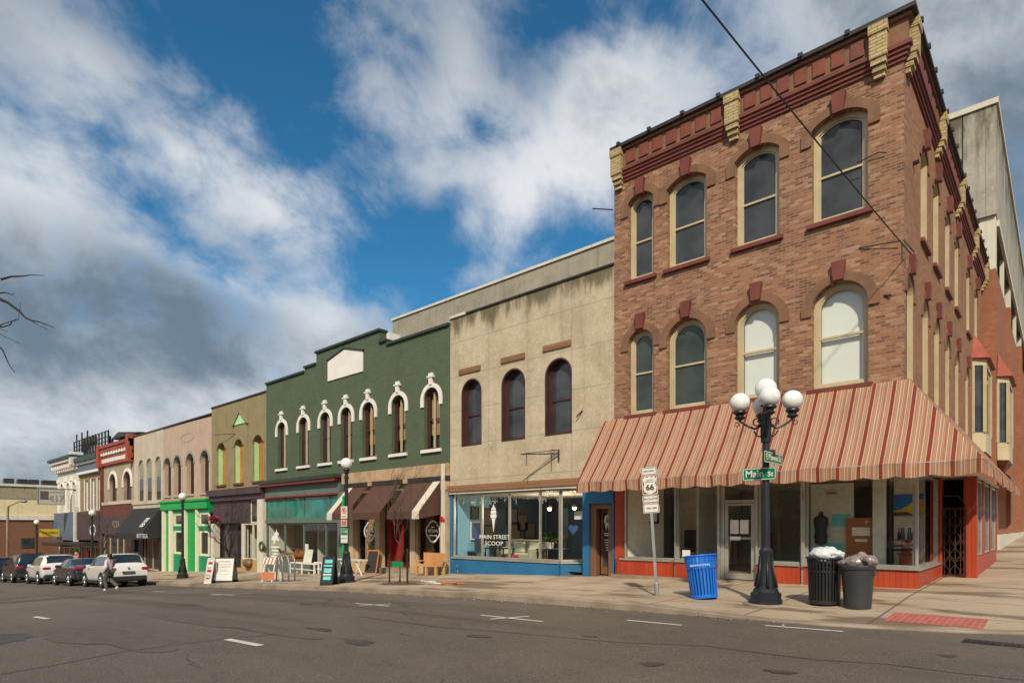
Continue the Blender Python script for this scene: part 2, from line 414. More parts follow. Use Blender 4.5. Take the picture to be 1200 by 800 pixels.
def M_asphalt():
    t = NT('asphalt'); big = t.noise(.16, 7, .6, t.mapv((.35, 1, 1))); mid = t.noise(1.1, 8, .68); fine = t.noise(48, 4, .75)
    c = t.mix(t.rng(big, .35, .68), (.112, .089, .070), (.165, .131, .102))
    c = t.mix(t.rng(mid, .40, .72, 0, .45), c, (.062, .05, .042))
    c = t.mix(t.rng(fine, .5, .68, 0, .7), c, (.34, .28, .22))
    c = t.mix(t.rng(fine, .47, .30, 0, .75), c, (.028, .022, .017))
    ln = t.noise(.5, 3, .5, t.mapv((.05, 1.6, 1)))
    c = t.mix(t.rng(ln, .56, .7, 0, .4), c, (.05, .04, .034))                          # tyre-polished wheel tracks
    vo = t.N.new('ShaderNodeTexVoronoi'); vo.feature = 'DISTANCE_TO_EDGE'; vo.inputs['Scale'].default_value = .22
    wv = t.N.new('ShaderNodeVectorMath'); wv.operation = 'ADD'; t.L.new(t.mapv((.55, 1, 0)), wv.inputs[0])
    nz = t.N.new('ShaderNodeTexNoise'); nz.inputs['Scale'].default_value = .9; nz.inputs['Detail'].default_value = 6; t.L.new(t.pos(), nz.inputs['Vector']); t.L.new(nz.outputs['Color'], wv.inputs[1])
    t.L.new(wv.outputs[0], vo.inputs['Vector'])
    crack = t.math('MULTIPLY', t.rng(vo.outputs['Distance'], .004, .0, 0, .75), t.rng(t.noise(.3, 3), .48, .6))
    c = t.mix(crack, c, (.018, .016, .015))
    t.col(c); t.rough(t.rng(big, .3, .7, .62, .85)); t.b.inputs['Specular IOR Level'].default_value = .4
    t.bump(t.math('ADD', t.noise(160, 3, .7), t.math('MULTIPLY', crack, -2.0)), .5, .01); return t.mat

def M_walk(name='pavement_concrete', c1=(.49, .385, .27), c2=(.40, .305, .21)):
    t = NT(name); col, fac = t.brick(1.85, 1.85, .024, t.mapv((1, 1, 0), (.4, .1, 0)), 0, .3)
    c = t.mix(t.rng(t.noise(.6, 7, .6), .36, .66), c1, c2)
    sp = t.N.new('ShaderNodeSeparateColor'); t.L.new(col, sp.inputs[0])
    c = t.mix(t.math('MULTIPLY', sp.outputs[0], .30), c, scl(c2, .75))
    damp = t.rng(t.noise(.55, 6, .55, t.mapv((.55, 1.5, 1), (2, .3, 0))), .52, .60, 0, .75)  # damp patches drying out
    c = t.mix(damp, c, (.13, .085, .05))
    c = t.mix(t.rng(t.noise(30, 5, .7), .45, .75, 0, .3), c, scl(c2, .55))
    c = t.mix(t.rng(t.noise(9, 2, .5), .70, .74, 0, .7), c, (.07, .055, .045))
    c = t.mix(t.math('MULTIPLY', fac, .8), c, (.10, .075, .055))
    t.col(c); t.set(t.b.inputs['Roughness'], t.math('SUBTRACT', .85, t.math('MULTIPLY', damp, .35))); t.bump(t.math('SUBTRACT', t.noise(70, 5, .65), fac), .35, .012); return t.mat

def M_panel(name, c1, c2, joint_w, joint_h, stain_z=None, streak=.3):
    """Cast concrete or stucco with score lines; moss and soot under the coping."""
    t = NT(name); col, fac = t.brick(joint_w, joint_h, .011, t.mapv((1, 1, 1), (.6, .62, 0), t.uv()), 0, .4)
    c = t.mix(t.rng(t.noise(.9, 7, .6), .35, .68), c1, c2)
    c = t.mix(t.rng(t.noise(26, 6, .7), .45, .7, 0, .6), c, scl(c2, .66))
    c = t.mix(t.rng(t.noise(2.4, 9, .72), .54, .72, 0, .5), c, scl(c2, .62))
    c = t.mix(t.rng(t.noise(5, 8, .72), .52, .7, 0, .55), c, scl(c1, 1.28))
    st = t.noise(1.0, 7, .62, t.mapv((2.6, 2.6, .16)))
    c = t.mix(t.rng(st, .5, .78, 0, streak), c, scl(c2, .42))
    if stain_z:
        z = t.xyz()[2]; g = t.rng(z, stain_z[0], stain_z[1])
        n = t.math('ADD', t.noise(1.0, 8, .65, t.mapv((1.6, 1.6, .35))), t.math('MULTIPLY', g, .32))
        c = t.mix(t.math('MULTIPLY', t.rng(n, .62, .86, 0, .82), t.rng(g, 0, .3)), c, (.075, .065, .03))
    c = t.mix(t.math('MULTIPLY', fac, .65), c, scl(c2, .45))
    t.col(c); t.rough(.9); t.b.inputs['Specular IOR Level'].default_value = .2
    t.bump(t.math('SUBTRACT', t.noise(55, 6, .7), t.math('MULTIPLY', fac, .6)), .4, .012); return t.mat

def M_planks(name, c1, c2, width, axis='u', groove=.006, rough=.6, vary=.3, streak=.2):
    """Painted or bare boards running up (axis u) or along (axis v)."""
    t = NT(name); vec = t.uv() if axis == 'u' else t.mapv((1, 1, 1), (0, 0, 0), t.uv(), (0, 0, R_(90)))
    col, fac = t.brick(width, 30, groove, vec, 0, .2)
    sp = t.N.new('ShaderNodeSeparateColor'); t.L.new(col, sp.inputs[0])
    c = t.mix(sp.outputs[0], c1, c2)
    g = t.noise(1, 6, .6, t.mapv((30, 30, 1.5) if axis == 'u' else (1.5, 1.5, 30)))
    c = t.mix(t.rng(g, .4, .75, 0, vary), c, scl(c2, .55))
    c = t.mix(t.rng(t.noise(1.8, 6, .65), .52, .8, 0, streak), c, scl(c2, .4))
    c = t.mix(fac, c, scl(c2, .25)); t.col(c); t.rough(rough); t.bump(t.math('SUBTRACT', t.math('MULTIPLY', g, .3), fac), .4, .008); return t.mat

m = {}
m['brick'] = M_brick('salmon_brick', (.335, .160, .090), (.26, .115, .064), (.13, .064, .042), (.28, .195, .13), w=.205, h=.069, grime=.5, light=(.44, .265, .17))
m['brick_side'] = M_brick('brown_brick', (.36, .175, .088), (.30, .14, .07), (.22, .10, .055), (.26, .16, .095), grime=.4)
m['brownstone'] = M('brownstone_paint', (.225, .115, .062), .8, vary=.3, streak=.35)
m['oxblood'] = M('oxblood_paint', (.185, .042, .026), .6, vary=.3, streak=.3)
m['oxblood_panel'] = M('oxblood_panel_paint', (.225, .055, .033), .7, vary=.3, scale=5, streak=.3)
m['pilaster'] = M_brick('cream_painted_brick', (.52, .42, .22), (.46, .36, .18), (.40, .31, .15), (.22, .17, .09), .24, .08, .5)
m['cream_frame'] = M('cream_window_paint', (.53, .44, .27), .5, vary=.15, streak=.15)
m['tin'] = M('dark_roof_tin', (.05, .042, .038), .55, vary=.4, metal=.3)
m['pane'] = M_pane('dark_window_pane')
m['pane_green'] = M_pane('greenish_window_pane', (.02, .028, .024))
m['glass'] = M_glass('shop_glass'); m['glass_teal'] = M_pane('teal_transom_glass', (.012, .105, .085))
m['blind'] = M('white_blind', (.70, .74, .69), .8, vary=.04, bump=0)
m['dark'] = M_plain('black_and_unlit', (.014, .012, .011), .9)  # near-black of black parts, also painted in for unlit rooms and hollows
m['orange'] = M_planks('orange_red_boards', (.44, .060, .018), (.36, .045, .014), .115, 'u', .003, .5)
m['alu'] = M('worn_aluminium', (.52, .51, .44), .38, vary=.2, metal=.55)
m['awn_x'] = M_stripes('striped_canvas_front', 0); m['awn_y'] = M_stripes('striped_canvas_side', 1)
m['asphalt'] = M_asphalt(); m['walk'] = M_walk()
m['curb'] = M('curb_concrete', (.36, .29, .215), .9, (.22, .17, .125), scale=1.2, vary=.4, bump=.5, bscale=30)
m['tactile'] = M('red_tactile_paving', (.46, .135, .11), .8, vary=.25, scale=6)
m['paint_white'] = M('worn_white_road_paint', (.66, .62, .54), .75, vary=.15, wear=((.10, .085, .07), .60, 9))
m['concrete'] = M_panel('cast_concrete_front', (.54, .46, .335), (.43, .36, .25), 3.7, 1.30, (8.2, 9.5))
m['concrete_back'] = M_panel('grey_concrete_block', (.37, .335, .26), (.29, .265, .205), 1.3, 30, None, .5)
m['tower'] = M_panel('weathered_tower_concrete', (.44, .41, .34), (.33, .31, .255), 5.2, 40, (14.5, 20.5), .55)
m['tower_panel'] = M('tower_cream_panel', (.62, .58, .46), .7, vary=.1, streak=.2)
m['tower_brick'] = M_brick('orange_tower_brick', (.36, .135, .065), (.32, .11, .055), (.26, .09, .05), (.30, .17, .10), grime=.25)
m['maroon'] = M('maroon_window_paint', (.072, .030, .026), .55, vary=.3)
m['old_wood'] = M_planks('weathered_beam', (.30, .165, .08), (.22, .115, .055), .14, 'v', .004, .7, .5, .5)
m['blue'] = M('blue_shop_paint', (.022, .155, .33), .5, vary=.2, scale=1.2)
m['brown_door'] = M_planks('brown_door_wood', (.21, .10, .05), (.16, .075, .036), .3, 'u', .001, .5)
m['green'] = M_brick('green_painted_brick', (.096, .130, .080), (.088, .120, .073), (.080, .11, .067), (.082, .112, .069), grime=.3, m=.006)
m['green_trim'] = M('dark_green_trim', (.030, .045, .033), .55, vary=.25)
m['white'] = M('white_trim_paint', (.78, .76, .70), .55, vary=.08, streak=.12)
m['white_worn'] = M('peeling_white_paint', (.68, .64, .54), .65, vary=.15, streak=.3)
m['slate'] = M('slate_green_paint', (.125, .165, .14), .55, vary=.15)
m['red_trim'] = M('dark_red_trim', (.24, .03, .022), .45, vary=.2)
m['stone'] = M('sandstone', (.50, .36, .22), .85, (.36, .22, .12), scale=3, vary=.3, streak=.3)
m['cream_wood'] = M('cream_shopfront_wood', (.56, .42, .26), .6, vary=.2, streak=.15)
m['canvas'] = M('brown_canvas', (.092, .040, .026), .9, vary=.15, bump=.2, bscale=20)
m['canvas_white'] = M('off_white_canvas', (.62, .55, .45), .9, vary=.1)
m['black_canvas'] = M('black_canvas', (.022, .022, .023), .85, vary=.2)
m['door_red'] = M('red_door_paint', (.30, .024, .02), .45, vary=.2)
m['olive'] = M('olive_stucco', (.275, .225, .115), .9, (.235, .19, .095), vary=.2, scale=1.2, streak=.35, bump=.35)
m['lime'] = M('pale_lime_paint', (.42, .74, .36), .5, vary=.1)
m['orange_wood'] = M('orange_window_board', (.48, .19, .035), .6, vary=.25, streak=.2)
m['plum'] = M_planks('plum_transom_boards', (.075, .045, .05), (.06, .036, .04), .5, 'u', .004)
m['pink'] = M('pink_stucco', (.49, .37, .285), .9, (.43, .325, .245), vary=.18, scale=1.0, streak=.4, streak_col=(.16, .12, .09), bump=.35)
m['shop_green'] = M('bright_green_paint', (.0, .36, .075), .45, vary=.12)
m['shop_green_dark'] = M('green_panel_paint', (.0, .27, .11), .45, vary=.15)
m['cream_trim'] = M('pale_cream_trim', (.74, .74, .54), .5, vary=.08)
m['cream'] = M('cream_stucco', (.54, .475, .37), .9, (.46, .40, .31), vary=.18, scale=1.0, streak=.35, streak_col=(.18, .15, .11), bump=.35)
m['sage'] = M('grey_green_infill', (.27, .275, .225), .85, vary=.15)
m['tan'] = M('tan_stucco', (.40, .31, .215), .9, (.34, .26, .175), vary=.2, scale=1.3, streak=.35, bump=.35)
m['rust'] = M('rust_red_cornice_paint', (.36, .062, .026), .6, vary=.3, streak=.25)
m['slate_blue'] = M('slate_blue_paint', (.115, .15, .205), .6, vary=.2)
m['teal_dark'] = M('dark_teal_paint', (.03, .07, .075), .6, vary=.2)
m['tan_brick'] = M_brick('tan_brick', (.33, .225, .145), (.27, .18, .12), (.22, .14, .09), (.33, .27, .19))
m['dk_red_brick'] = M_brick('dark_red_brick', (.18, .05, .034), (.14, .04, .028), (.11, .035, .025), (.14, .08, .06))
m['yellow_wall'] = M('pale_yellow_wall_paint', (.70, .60, .36), .8, vary=.12, streak=.25)
m['red_brick'] = M_brick('red_brown_brick', (.23, .092, .052), (.19, .075, .044), (.15, .058, .036), (.20, .13, .085))
m['taupe'] = M('taupe_render', (.32, .285, .19), .9, vary=.15, streak=.5)
m['iron'] = M('black_lamp_paint', (.016, .021, .027), .42, vary=.3, bump=.06, bscale=30)
m['iron_green'] = M('dark_green_lamp_paint', (.014, .022, .018), .45, vary=.3, bump=.05)
m['steel'] = M('galvanised_steel', (.36, .38, .38), .5, vary=.2, metal=.6)
m['globe'] = M_plain('white_globe_glass', (.86, .85, .82), .18)
m['sign_green'] = M_plain('street_sign_green', (.0, .20, .085), .4)
m['sign_white'] = M_plain('sign_white', (.74, .72, .66), .45); m['board_grey'] = M_plain('faded_sign_board', (.46, .44, .38), .6)
m['sign_brown'] = M_plain('sign_brown', (.115, .032, .018), .45)
m['black'] = M_plain('black_ink', (.02, .02, .02), .6)
m['sign_red'] = M_plain('sign_red', (.55, .02, .02), .5)
m['blue_bin'] = M('blue_bin_paint', (.010, .16, .66), .36, vary=.15, bump=.03)
m['black_bin'] = M('black_bin_paint', (.022, .023, .024), .38, vary=.3, bump=.04)
m['grey_bin'] = M('charcoal_bin_plastic', (.036, .040, .043), .5, vary=.2, bump=.12)
m['bag_white'] = M('white_bin_bag', (.66, .68, .70), .28, vary=.1, bump=.5, bscale=14)
m['bag_clear'] = M('crumpled_grey_bag', (.20, .17, .165), .22, (.36, .26, .24), scale=9, vary=.5, bump=.9, bscale=22)
m['rust_iron'] = M('rusty_iron', (.095, .038, .028), .75, vary=.4, scale=9, bump=.3)
m['varnish'] = M_planks('varnished_orange_wood', (.42, .17, .05), (.35, .13, .036), .3, 'v', .002, .4, .4)
m['bench_wood'] = M_planks('bench_slats', (.62, .34, .14), (.54, .27, .10), .4, 'u', .001, .5, .4)
m['pale_wood'] = M_planks('pale_boards', (.52, .36, .16), (.44, .29, .12), .12, 'u', .005, .65, .35)
m['bark'] = M('grey_bark', (.085, .064, .05), .9, vary=.4, scale=12, bump=.6, bscale=40)
m['bark_dark'] = M('dark_bark', (.035, .024, .018), .9, vary=.4, scale=8, bump=.5)
m['soil'] = M('tree_pit_mulch', (.075, .045, .03), .95, (.14, .09, .06), scale=8, vary=.5, bump=1.0, bscale=40)
m['int_sage'] = M_plain('sage_interior', (.62, .66, .53), .9); m['int_cream'] = M_plain('cream_interior', (.80, .77, .62), .9); m['int_ceiling'] = M_plain('white_ceiling', (.82, .81, .76), .9)
m['int_blue'] = M_plain('pale_blue_interior', (.22, .47, .60), .9); m['int_navy'] = M_plain('navy_interior', (.035, .06, .09), .9)
m['int_floor'] = M_planks('brown_floor', (.24, .15, .09), (.19, .12, .07), .14, 'u', .003, .5)
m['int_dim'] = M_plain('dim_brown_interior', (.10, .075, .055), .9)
m['curtain'] = M_planks('tan_curtain', (.42, .29, .15), (.34, .22, .11), .13, 'u', .012, .9)
m['sofa'] = M('cream_sofa_fabric', (.42, .42, .31), .95, vary=.15, bump=.3)
m['leaf'] = M('leaf_green', (.055, .115, .035), .6, vary=.4, scale=9)
m['net'] = M_plain('warm_bulb', (.85, .85, .8), .4)
m['lamp_lit'] = M_plain('lit_bulb', (1.0, .78, .42), .4, emit=6)
m['decal'] = M_plain('white_vinyl', (.82, .84, .83), .6)
m['hose_orange'] = M_plain('orange_plastic', (.52, .17, .07), .6)
m['skin'] = M_plain('skin', (.42, .24, .17), .55); m['hair'] = M_plain('dark_hair', (.022, .014, .011), .6)
m['lilac'] = M_plain('pale_pink_shirt', (.66, .52, .60), .9); m['olive_cloth'] = M_plain('olive_cloth', (.085, .10, .07), .9)
m['red_cloth'] = M_plain('red_cloth', (.50, .025, .035), .9); m['beige_cloth'] = M_plain('beige_cloth', (.55, .42, .28), .9); m['navy_cloth'] = M_plain('navy_cloth', (.03, .035, .06), .9)
m['tyre'] = M_plain('tyre_rubber', (.022, .022, .022), .8); m['rim'] = M_plain('alloy_rim', (.55, .55, .55), .3, .8)
m['car_white'] = M('white_car_paint', (.72, .72, .70), .28, vary=.03, bump=0, coat=.8); m['car_grey'] = M('charcoal_car_paint', (.042, .045, .05), .28, vary=.05, bump=0, metal=.4, coat=.8)
m['car_black'] = M('black_car_paint', (.014, .016, .020), .28, vary=.05, bump=0, coat=.8)
m['car_glass'] = M_pane('car_glass', (.010, .016, .022), .8); m['trim_black'] = M_plain('black_plastic', (.025, .025, .026), .6)
m['tail'] = M_plain('red_lens', (.42, .012, .015), .15); m['head'] = M_plain('clear_lens', (.7, .72, .72), .1)
m['teal_sign'] = M_plain('teal_chalk', (.16, .62, .58), .8); m['yellow_sign'] = M_plain('yellow_sign', (.62, .46, .03), .5)
m['paint_sky'] = M_plain('painting_blue', (.03, .22, .55), .7); m['paint_sun'] = M_plain('painting_yellow', (.78, .55, .06), .7)
m['paper'] = M_plain('paper', (.78, .78, .74), .8); m['photo_dark'] = M_plain('photo_print', (.10, .085, .07), .5); m['photo_blue'] = M_plain('photo_blue_print', (.05, .12, .28), .5)
m['berry'] = M_plain('magenta_flowers', (.40, .02, .07), .7); m['green_ribbon'] = M_plain('green_ribbon', (.0, .45, .10), .5)
m['iron_rail'] = M('dark_steel_paint', (.022, .018, .018), .6, vary=.3)
m['bell_red'] = M_plain('red_enamel', (.5, .02, .02), .4)
# ------------------------------------------------------------------ ground
def structure(name, mb, mat, **k): return tag(mb.build(name, mat, **k), kind='structure')
def sheet(xs, ys, zf):
    mb = MB(); nx, ny = len(xs), len(ys)
    mb.add([(x, y, zf(x, y)) for x in xs for y in ys], [(i*ny + j, (i+1)*ny + j, (i+1)*ny + j + 1, i*ny + j + 1) for i in range(nx-1) for j in range(ny-1)])
    return mb
xs_far = [-1500, -400, -200, -150, -100, -78, -64, -56, -48.4, -40, -32.3, -25, -17.5, -10.1, -2.4, 2, 8, 20, 60, 400, 1500]
structure('ground', sheet(xs_far, [-1500, -300, -100, -40, -25, -16, -10, -5.5, 0, 20, 60, 300, 1500], lambda x, y: zs(x) - .34), m['asphalt'])
structure('road', sheet([-160, -120, -100] + [-98 + i*1.5 for i in range(0, 90)] + [50, 90], [-60, -30, -18, -16, -14, -12, -10, -8.5, -7, -6, -5.4, -4, -2, 0, 4, 40], zroad), m['asphalt'])
# pavement with a kerb; rounds the corner and drops to the road at the ramp
def curb_drop(x): return .125 if x < -6.2 else max(.015, .125 - (x + 6.2) * .045)
def edge_path():
    pts = [(-90 + i*1.5, CURB_Y) for i in range(58)] + [(-3.5, CURB_Y)]
    for i in range(1, 17):
        a = math.pi/2 * i/16; pts.append((-3.5 + 6.5*math.sin(a), CURB_Y + 6.5 - 6.5*math.cos(a)))
    return pts + [(3, 6), (3, 20), (3, 60)]
EP = edge_path()
def inner(p): return (p[0], .4) if p[1] < .3 else (-3.2, p[1])
wk, cb_ = MB(), MB()
rows = []
for p in EP:
    q = inner(p) if p[1] <= CURB_Y + .01 else ((-3.2 if p[0] > -3.2 else p[0], max(.4, p[1])))
    row = []
    for k in range(6):
        t = k/5; x = lerp(p[0], q[0], t); y = lerp(p[1], q[1], t)
        zt = zside(x, y); ze = zroad(p[0]) + curb_drop(p[0]) if p[1] < 1 else zside(x, y) - .02
        row.append((x, y, lerp(ze, zt, min(1, t * (1 if p[0] < -6 else 1.6)))))
    rows.append(row)
n = len(rows)
wk.add([p for r in rows for p in r], [(i*6 + j, (i+1)*6 + j, (i+1)*6 + j + 1, i*6 + j + 1) for i in range(n-1) for j in range(5)])
from mathutils.bvhtree import BVHTree
PAVE = BVHTree.FromPolygons([Vector(p) for p in wk.v], wk.f)
def pave(x, y):
    h = PAVE.ray_cast(Vector((x, y, 20)), Vector((0, 0, -1)))[0]
    return h.z if h else zside(x, y)
structure('pavement', wk, m['walk'])
# kerb stone: top 15 cm wide plus face
for i, p in enumerate(EP):
    a = Vector(EP[max(0, i-1)]); b = Vector(EP[min(n-1, i+1)]); t = (b - a).normalized(); nn = Vector((-t.y, t.x))
    zt = rows[i][0][2] + .006; q = Vector(p) - nn * .012; r = Vector(p) + nn * .17
    for s_ in ((q.x, q.y, zt - .6), (q.x, q.y, zt - .018), (q.x + nn.x*.02, q.y + nn.y*.02, zt), (r.x, r.y, zt + .004), (r.x, r.y, zt - .3)): cb_.v.append(s_)
for i in range(n-1):
    for j in range(4): cb_.f.append((i*5 + j, (i+1)*5 + j, (i+1)*5 + j + 1, i*5 + j + 1)); cb_.m.append(0)
structure('kerb', cb_, m['curb'])
structure('opposite_pavement', sheet([-100, -60, -30, -10, 0, 10, 40], [-24, -18.2], lambda x, y: zroad(x) + .13), m['walk'])

def decal_strip(mb, pts, w, zf, dz):
    for (x0, y0), (x1, y1) in zip(pts, pts[1:]):
        d = Vector((x1 - x0, y1 - y0)).normalized(); q = Vector((-d.y, d.x)) * w / 2
        nseg = 4
        for k in range(nseg):
            ax, ay = lerp(x0, x1, k/nseg), lerp(y0, y1, k/nseg); bx, by = lerp(x0, x1, (k+1)/nseg), lerp(y0, y1, (k+1)/nseg)
            mb.quad(*[(x, y, zf(x, y) + dz) for x, y in ((ax - q.x, ay - q.y), (bx - q.x, by - q.y), (bx + q.x, by + q.y), (ax + q.x, ay + q.y))])
pk = MB()
for pts in ([(-5.55, -6.75), (-4.55, -6.75)], [(-3.5, -6.0), (-2.4, -5.95)], [(-8.1, -7.75), (-6.6, -7.75)], [(-7.55, -8.05), (-7.25, -7.35)], [(-12.2, -7.75), (-10.9, -7.75)], [(-11.6, -8.05), (-11.3, -7.4)],
            [(-20.2, -7.75), (-18.6, -7.75)], [(-19.4, -8.1), (-19.1, -6.9)], [(-25.5, -7.75), (-24.3, -7.75)]):
    decal_strip(pk, pts, .085, zroad, .008)
structure('parking_marking', pk, m['paint_white'])
ln_ = MB()
for x in (-9.2, -16.6, -24, -31.4, -38.8): decal_strip(ln_, [(x, -11.95 - (x+9.2)*.13*-1), (x + .95, -11.9 - (x+9.2)*.13*-1)], .12, zroad, .008)
structure('lane_marking', ln_, m['paint_white'])
# stains, patches and tar seams of the worn carriageway
def stain(cx, cy, rx, ry, seed, mat, name='road_stain', dz=.005):
    rn = random.Random(seed); ph = [rn.uniform(0, 6.28) for _ in range(4)]; mb = MB(); n = 28
    pts = []
    for k in range(n):
        a = 2*math.pi*k/n; r = 1 + .18*math.sin(2*a + ph[0]) + .12*math.sin(3*a + ph[1]) + .09*math.sin(5*a + ph[2]) + .05*math.sin(9*a + ph[3]); x, y = cx + rx*r*math.cos(a), cy + ry*r*math.sin(a); pts.append((x, y, zroad(x, y) + dz))
    mb.add(pts + [(cx, cy, zroad(cx, cy) + dz)], [(k, (k+1) % n, n) for k in range(n)]); structure(name, mb, mat)
m['oil'] = M('oil_stain', (.058, .047, .037), .6, (.088, .07, .056), scale=5, vary=.4, bump=.3, bscale=50); m['patch'] = M('asphalt_patch', (.100, .080, .063), .85, (.125, .10, .08), scale=4, vary=.4, bump=.6, bscale=70)
def road_at(px, py):
    d = ray(px, py); x, y = 0, -10
    for _ in range(20): k = (zroad(x, y) - CAM_Z)/d.z; x, y = d.x*k, -CAM_D + d.y*k
    return x, y
for i_, (px, py, rx, ry, mt) in enumerate(((764, 778, .13, .10, 'oil'), (915, 787, .14, .10, 'oil'), (560, 745, .22, .10, 'oil'), (375, 737, .3, .12, 'oil'), (220, 708, .5, .2, 'oil'), (420, 752, .35, .14, 'oil'), (1110, 768, .10, .08, 'oil'), (690, 745, .14, .06, 'oil'))): stain(*road_at(px, py), rx, ry, i_, m[mt])
stain(*road_at(120, 745), 2.2, .55, 31, m['patch'], 'road_patch'); stain(*road_at(250, 728), 2.8, .40, 32, m['patch'], 'road_patch'); stain(*road_at(0, 748), .9, .35, 33, m['oil'], 'road_patch')
seam = MB()
for chain in ([(830, 757), (900, 766), (960, 773), (1040, 778), (1110, 787), (1200, 797)], [(0, 790), (70, 778), (140, 764), (230, 752), (330, 742)], [(420, 722), (520, 735), (600, 741), (720, 752), (830, 757)]):
    decal_strip(seam, [road_at(*p) for p in chain], .022, zroad, .006)
structure('road_seam', seam, m['oil'])
tc_ = MB()
for i in range(9):
    for j in range(5):
        x0, y0 = -2.12 + i*.14, -4.74 + j*.19
        zt = lambda x, y: pave(x, y) + .006
        tc_.quad(*[(x, y, zt(x, y)) for x, y in ((x0, y0), (x0 + .137, y0), (x0 + .137, y0 + .186), (x0, y0 + .186))])
for i in range(15):
    for j in range(12):
        x, y = -2.07 + i*.082, -4.70 + j*.078; z = zt(x, y)
        tc_.add([(x - .02, y - .02, z), (x + .02, y - .02, z), (x + .02, y + .02, z), (x - .02, y + .02, z), (x, y, z + .012)], [(0, 1, 4), (1, 2, 4), (2, 3, 4), (3, 0, 4)])
structure('tactile_paving', tc_, m['tactile'])
pit = MB(); px0, py0 = -15.3, -4.0
pit.add([(px0 + 1.35*math.cos(a)*(1 + .1*math.sin(5*a)), py0 + .62*math.sin(a), zside(px0 + 1.35*math.cos(a), py0) - .03 + .0) for a in [k*2*math.pi/24 for k in range(24)]] + [(px0, py0, zside(px0, py0) + .06)], [(k, (k+1) % 24, 24) for k in range(24)])
structure('tree_pit', pit, m['soil'])

# ------------------------------------------------------------------ building kit
def building(name, label, x, z=None):
    return thing(name, label, 'building', (x, 0, zs(x) if z is None else z), local=False, group='shop buildings along the street')
def shell(b, x0, x1, y0, y1, z0, z1, mat, name='side_wall', roof=True):
    mb = MB(); g = .012
    for a, c in ((x0 + g, x0 + g + .2), (x1 - g - .2, x1 - g)): mb.box(a, c, y0, y1, z0, z1)
    mb.box(x0 + g + .2, x1 - g - .2, y1 - .2, y1, z0, z1); mb.build(name, mat, b)
    if roof: MB().box(x0 + g + .21, x1 - g - .21, y0 + .01, y1 - .21, z1 - .9, z1 - .75).build('roof', m['tin'], b)
SEPARATE = {'window_ledge', 'blue_pier', 'white_post', 'cream_panel', 'mullion_post', 'threshold', 'vestibule_wall', 'corner_pier', 'stall_riser', 'transom_board', 'board_riser', 'coping', 'shop_front_frame', 'cornice_console', 'green_panel', 'red_moulding', 'pilaster_block', 'window_trim'}
def slab(b, name, mat, *boxes, bevel=0):
    if name in SEPARATE:
        for q in boxes: o = MB().box(*q).build(name, mat, b, bevel=bevel)
        return o
    mb = MB()
    for q in boxes: mb.box(*q)
    return mb.build(name, mat, b, bevel=bevel)
def window(b, mp, u0, u1, v0, vs, rise, fm, pm, fw=.075, back=.14, rail=.48, mull=0, sill=None, blind=None, hood=None, key=None, n=14):
    """Sash window in an opening; child pieces: pane, sill, hood, keystone, blind."""
    w = u1 - u0; apex = vs + rise
    def inset(k):
        r = rise * (w - 2*k)/w; return (u0 + k, u1 - k, v0 + k, apex - k - r, r)
    mb = MB(); o_ = arch(*inset(.004), n); i_ = arch(*inset(fw), n)
    mb.strip(i_, o_, mp, -back - .12, -back, True)
    i2 = arch(*inset(fw + .035), n); mb.strip(i2, arch(*inset(fw - .001), n), mp, -back - .11, -back - .035, True)
    if rail: vr = lerp(v0, apex, rail); mb.mbox(mp, u0 + fw, u1 - fw, vr - .025, vr + .025, -back - .105, -back - .03)
    for k in range(mull):
        uc = lerp(u0, u1, (k+1)/(mull+1)); mb.mbox(mp, uc - .022, uc + .022, v0 + fw, apex - fw*1.1 - (0 if rise < .2 else rise*.06), -back - .104, -back - .028)
    fr = mb.build('window', fm, b)
    gp = MB(); gp.poly(arch(*inset(fw + .015), n), mp, -back - .075); pn = gp.build('pane', pm, fr)
    if sill:
        mat, h, pr, ex = sill; MB().mbox(mp, u0 - ex, u1 + ex, v0 - h, v0 - .002, -back, pr).build('sill', mat, fr, bevel=.008)
    if blind:
        vt, vb, mat = blind; bl = MB(); ii = inset(fw + .03); va = lerp(v0, apex, vb)
        bl.poly([(ii[0], va), (ii[1], va)] + arc(ii[0], ii[1], ii[3], ii[4], n), mp, -back - .16); bl.build('blind', mat, fr)
    if blind or pm in (m['glass'],):
        MB().poly(arch(*inset(.0), n), mp, -back - .30).build('shade_backing', m['dark'], fr)  # flat black sheet, the dark of an unlit room put into its colour
    if hood:
        mat, wd, leg, pr = hood; hb = MB()
        a = arc(u0 - .004, u1 + .004, vs, rise, n); c = arc(u0 - wd, u1 + wd, vs, rise + wd if rise >= w/2 - .01 else rise + wd*.85, n)
        a = [(u1 + .004, vs - leg)] + a + [(u0 - .004, vs - leg)]; c = [(u1 + wd, vs - leg)] + c + [(u0 - wd, vs - leg)]
        hb.strip(a, c, mp, -.02, pr); hb.build('hood', mat, fr)
    if key:
        mat, kw, kh, kv, pr = key; uc = (u0 + u1)/2
        MB().prism([(uc - kw*.36, kv), (uc + kw*.36, kv), (uc + kw*.5, kv + kh), (uc - kw*.5, kv + kh)], mp, -.05, pr).build('keystone', mat, fr)
    return fr
def rect(u0, u1, v0, v1): return [(u0, v0), (u1, v0), (u1, v1), (u0, v1)]
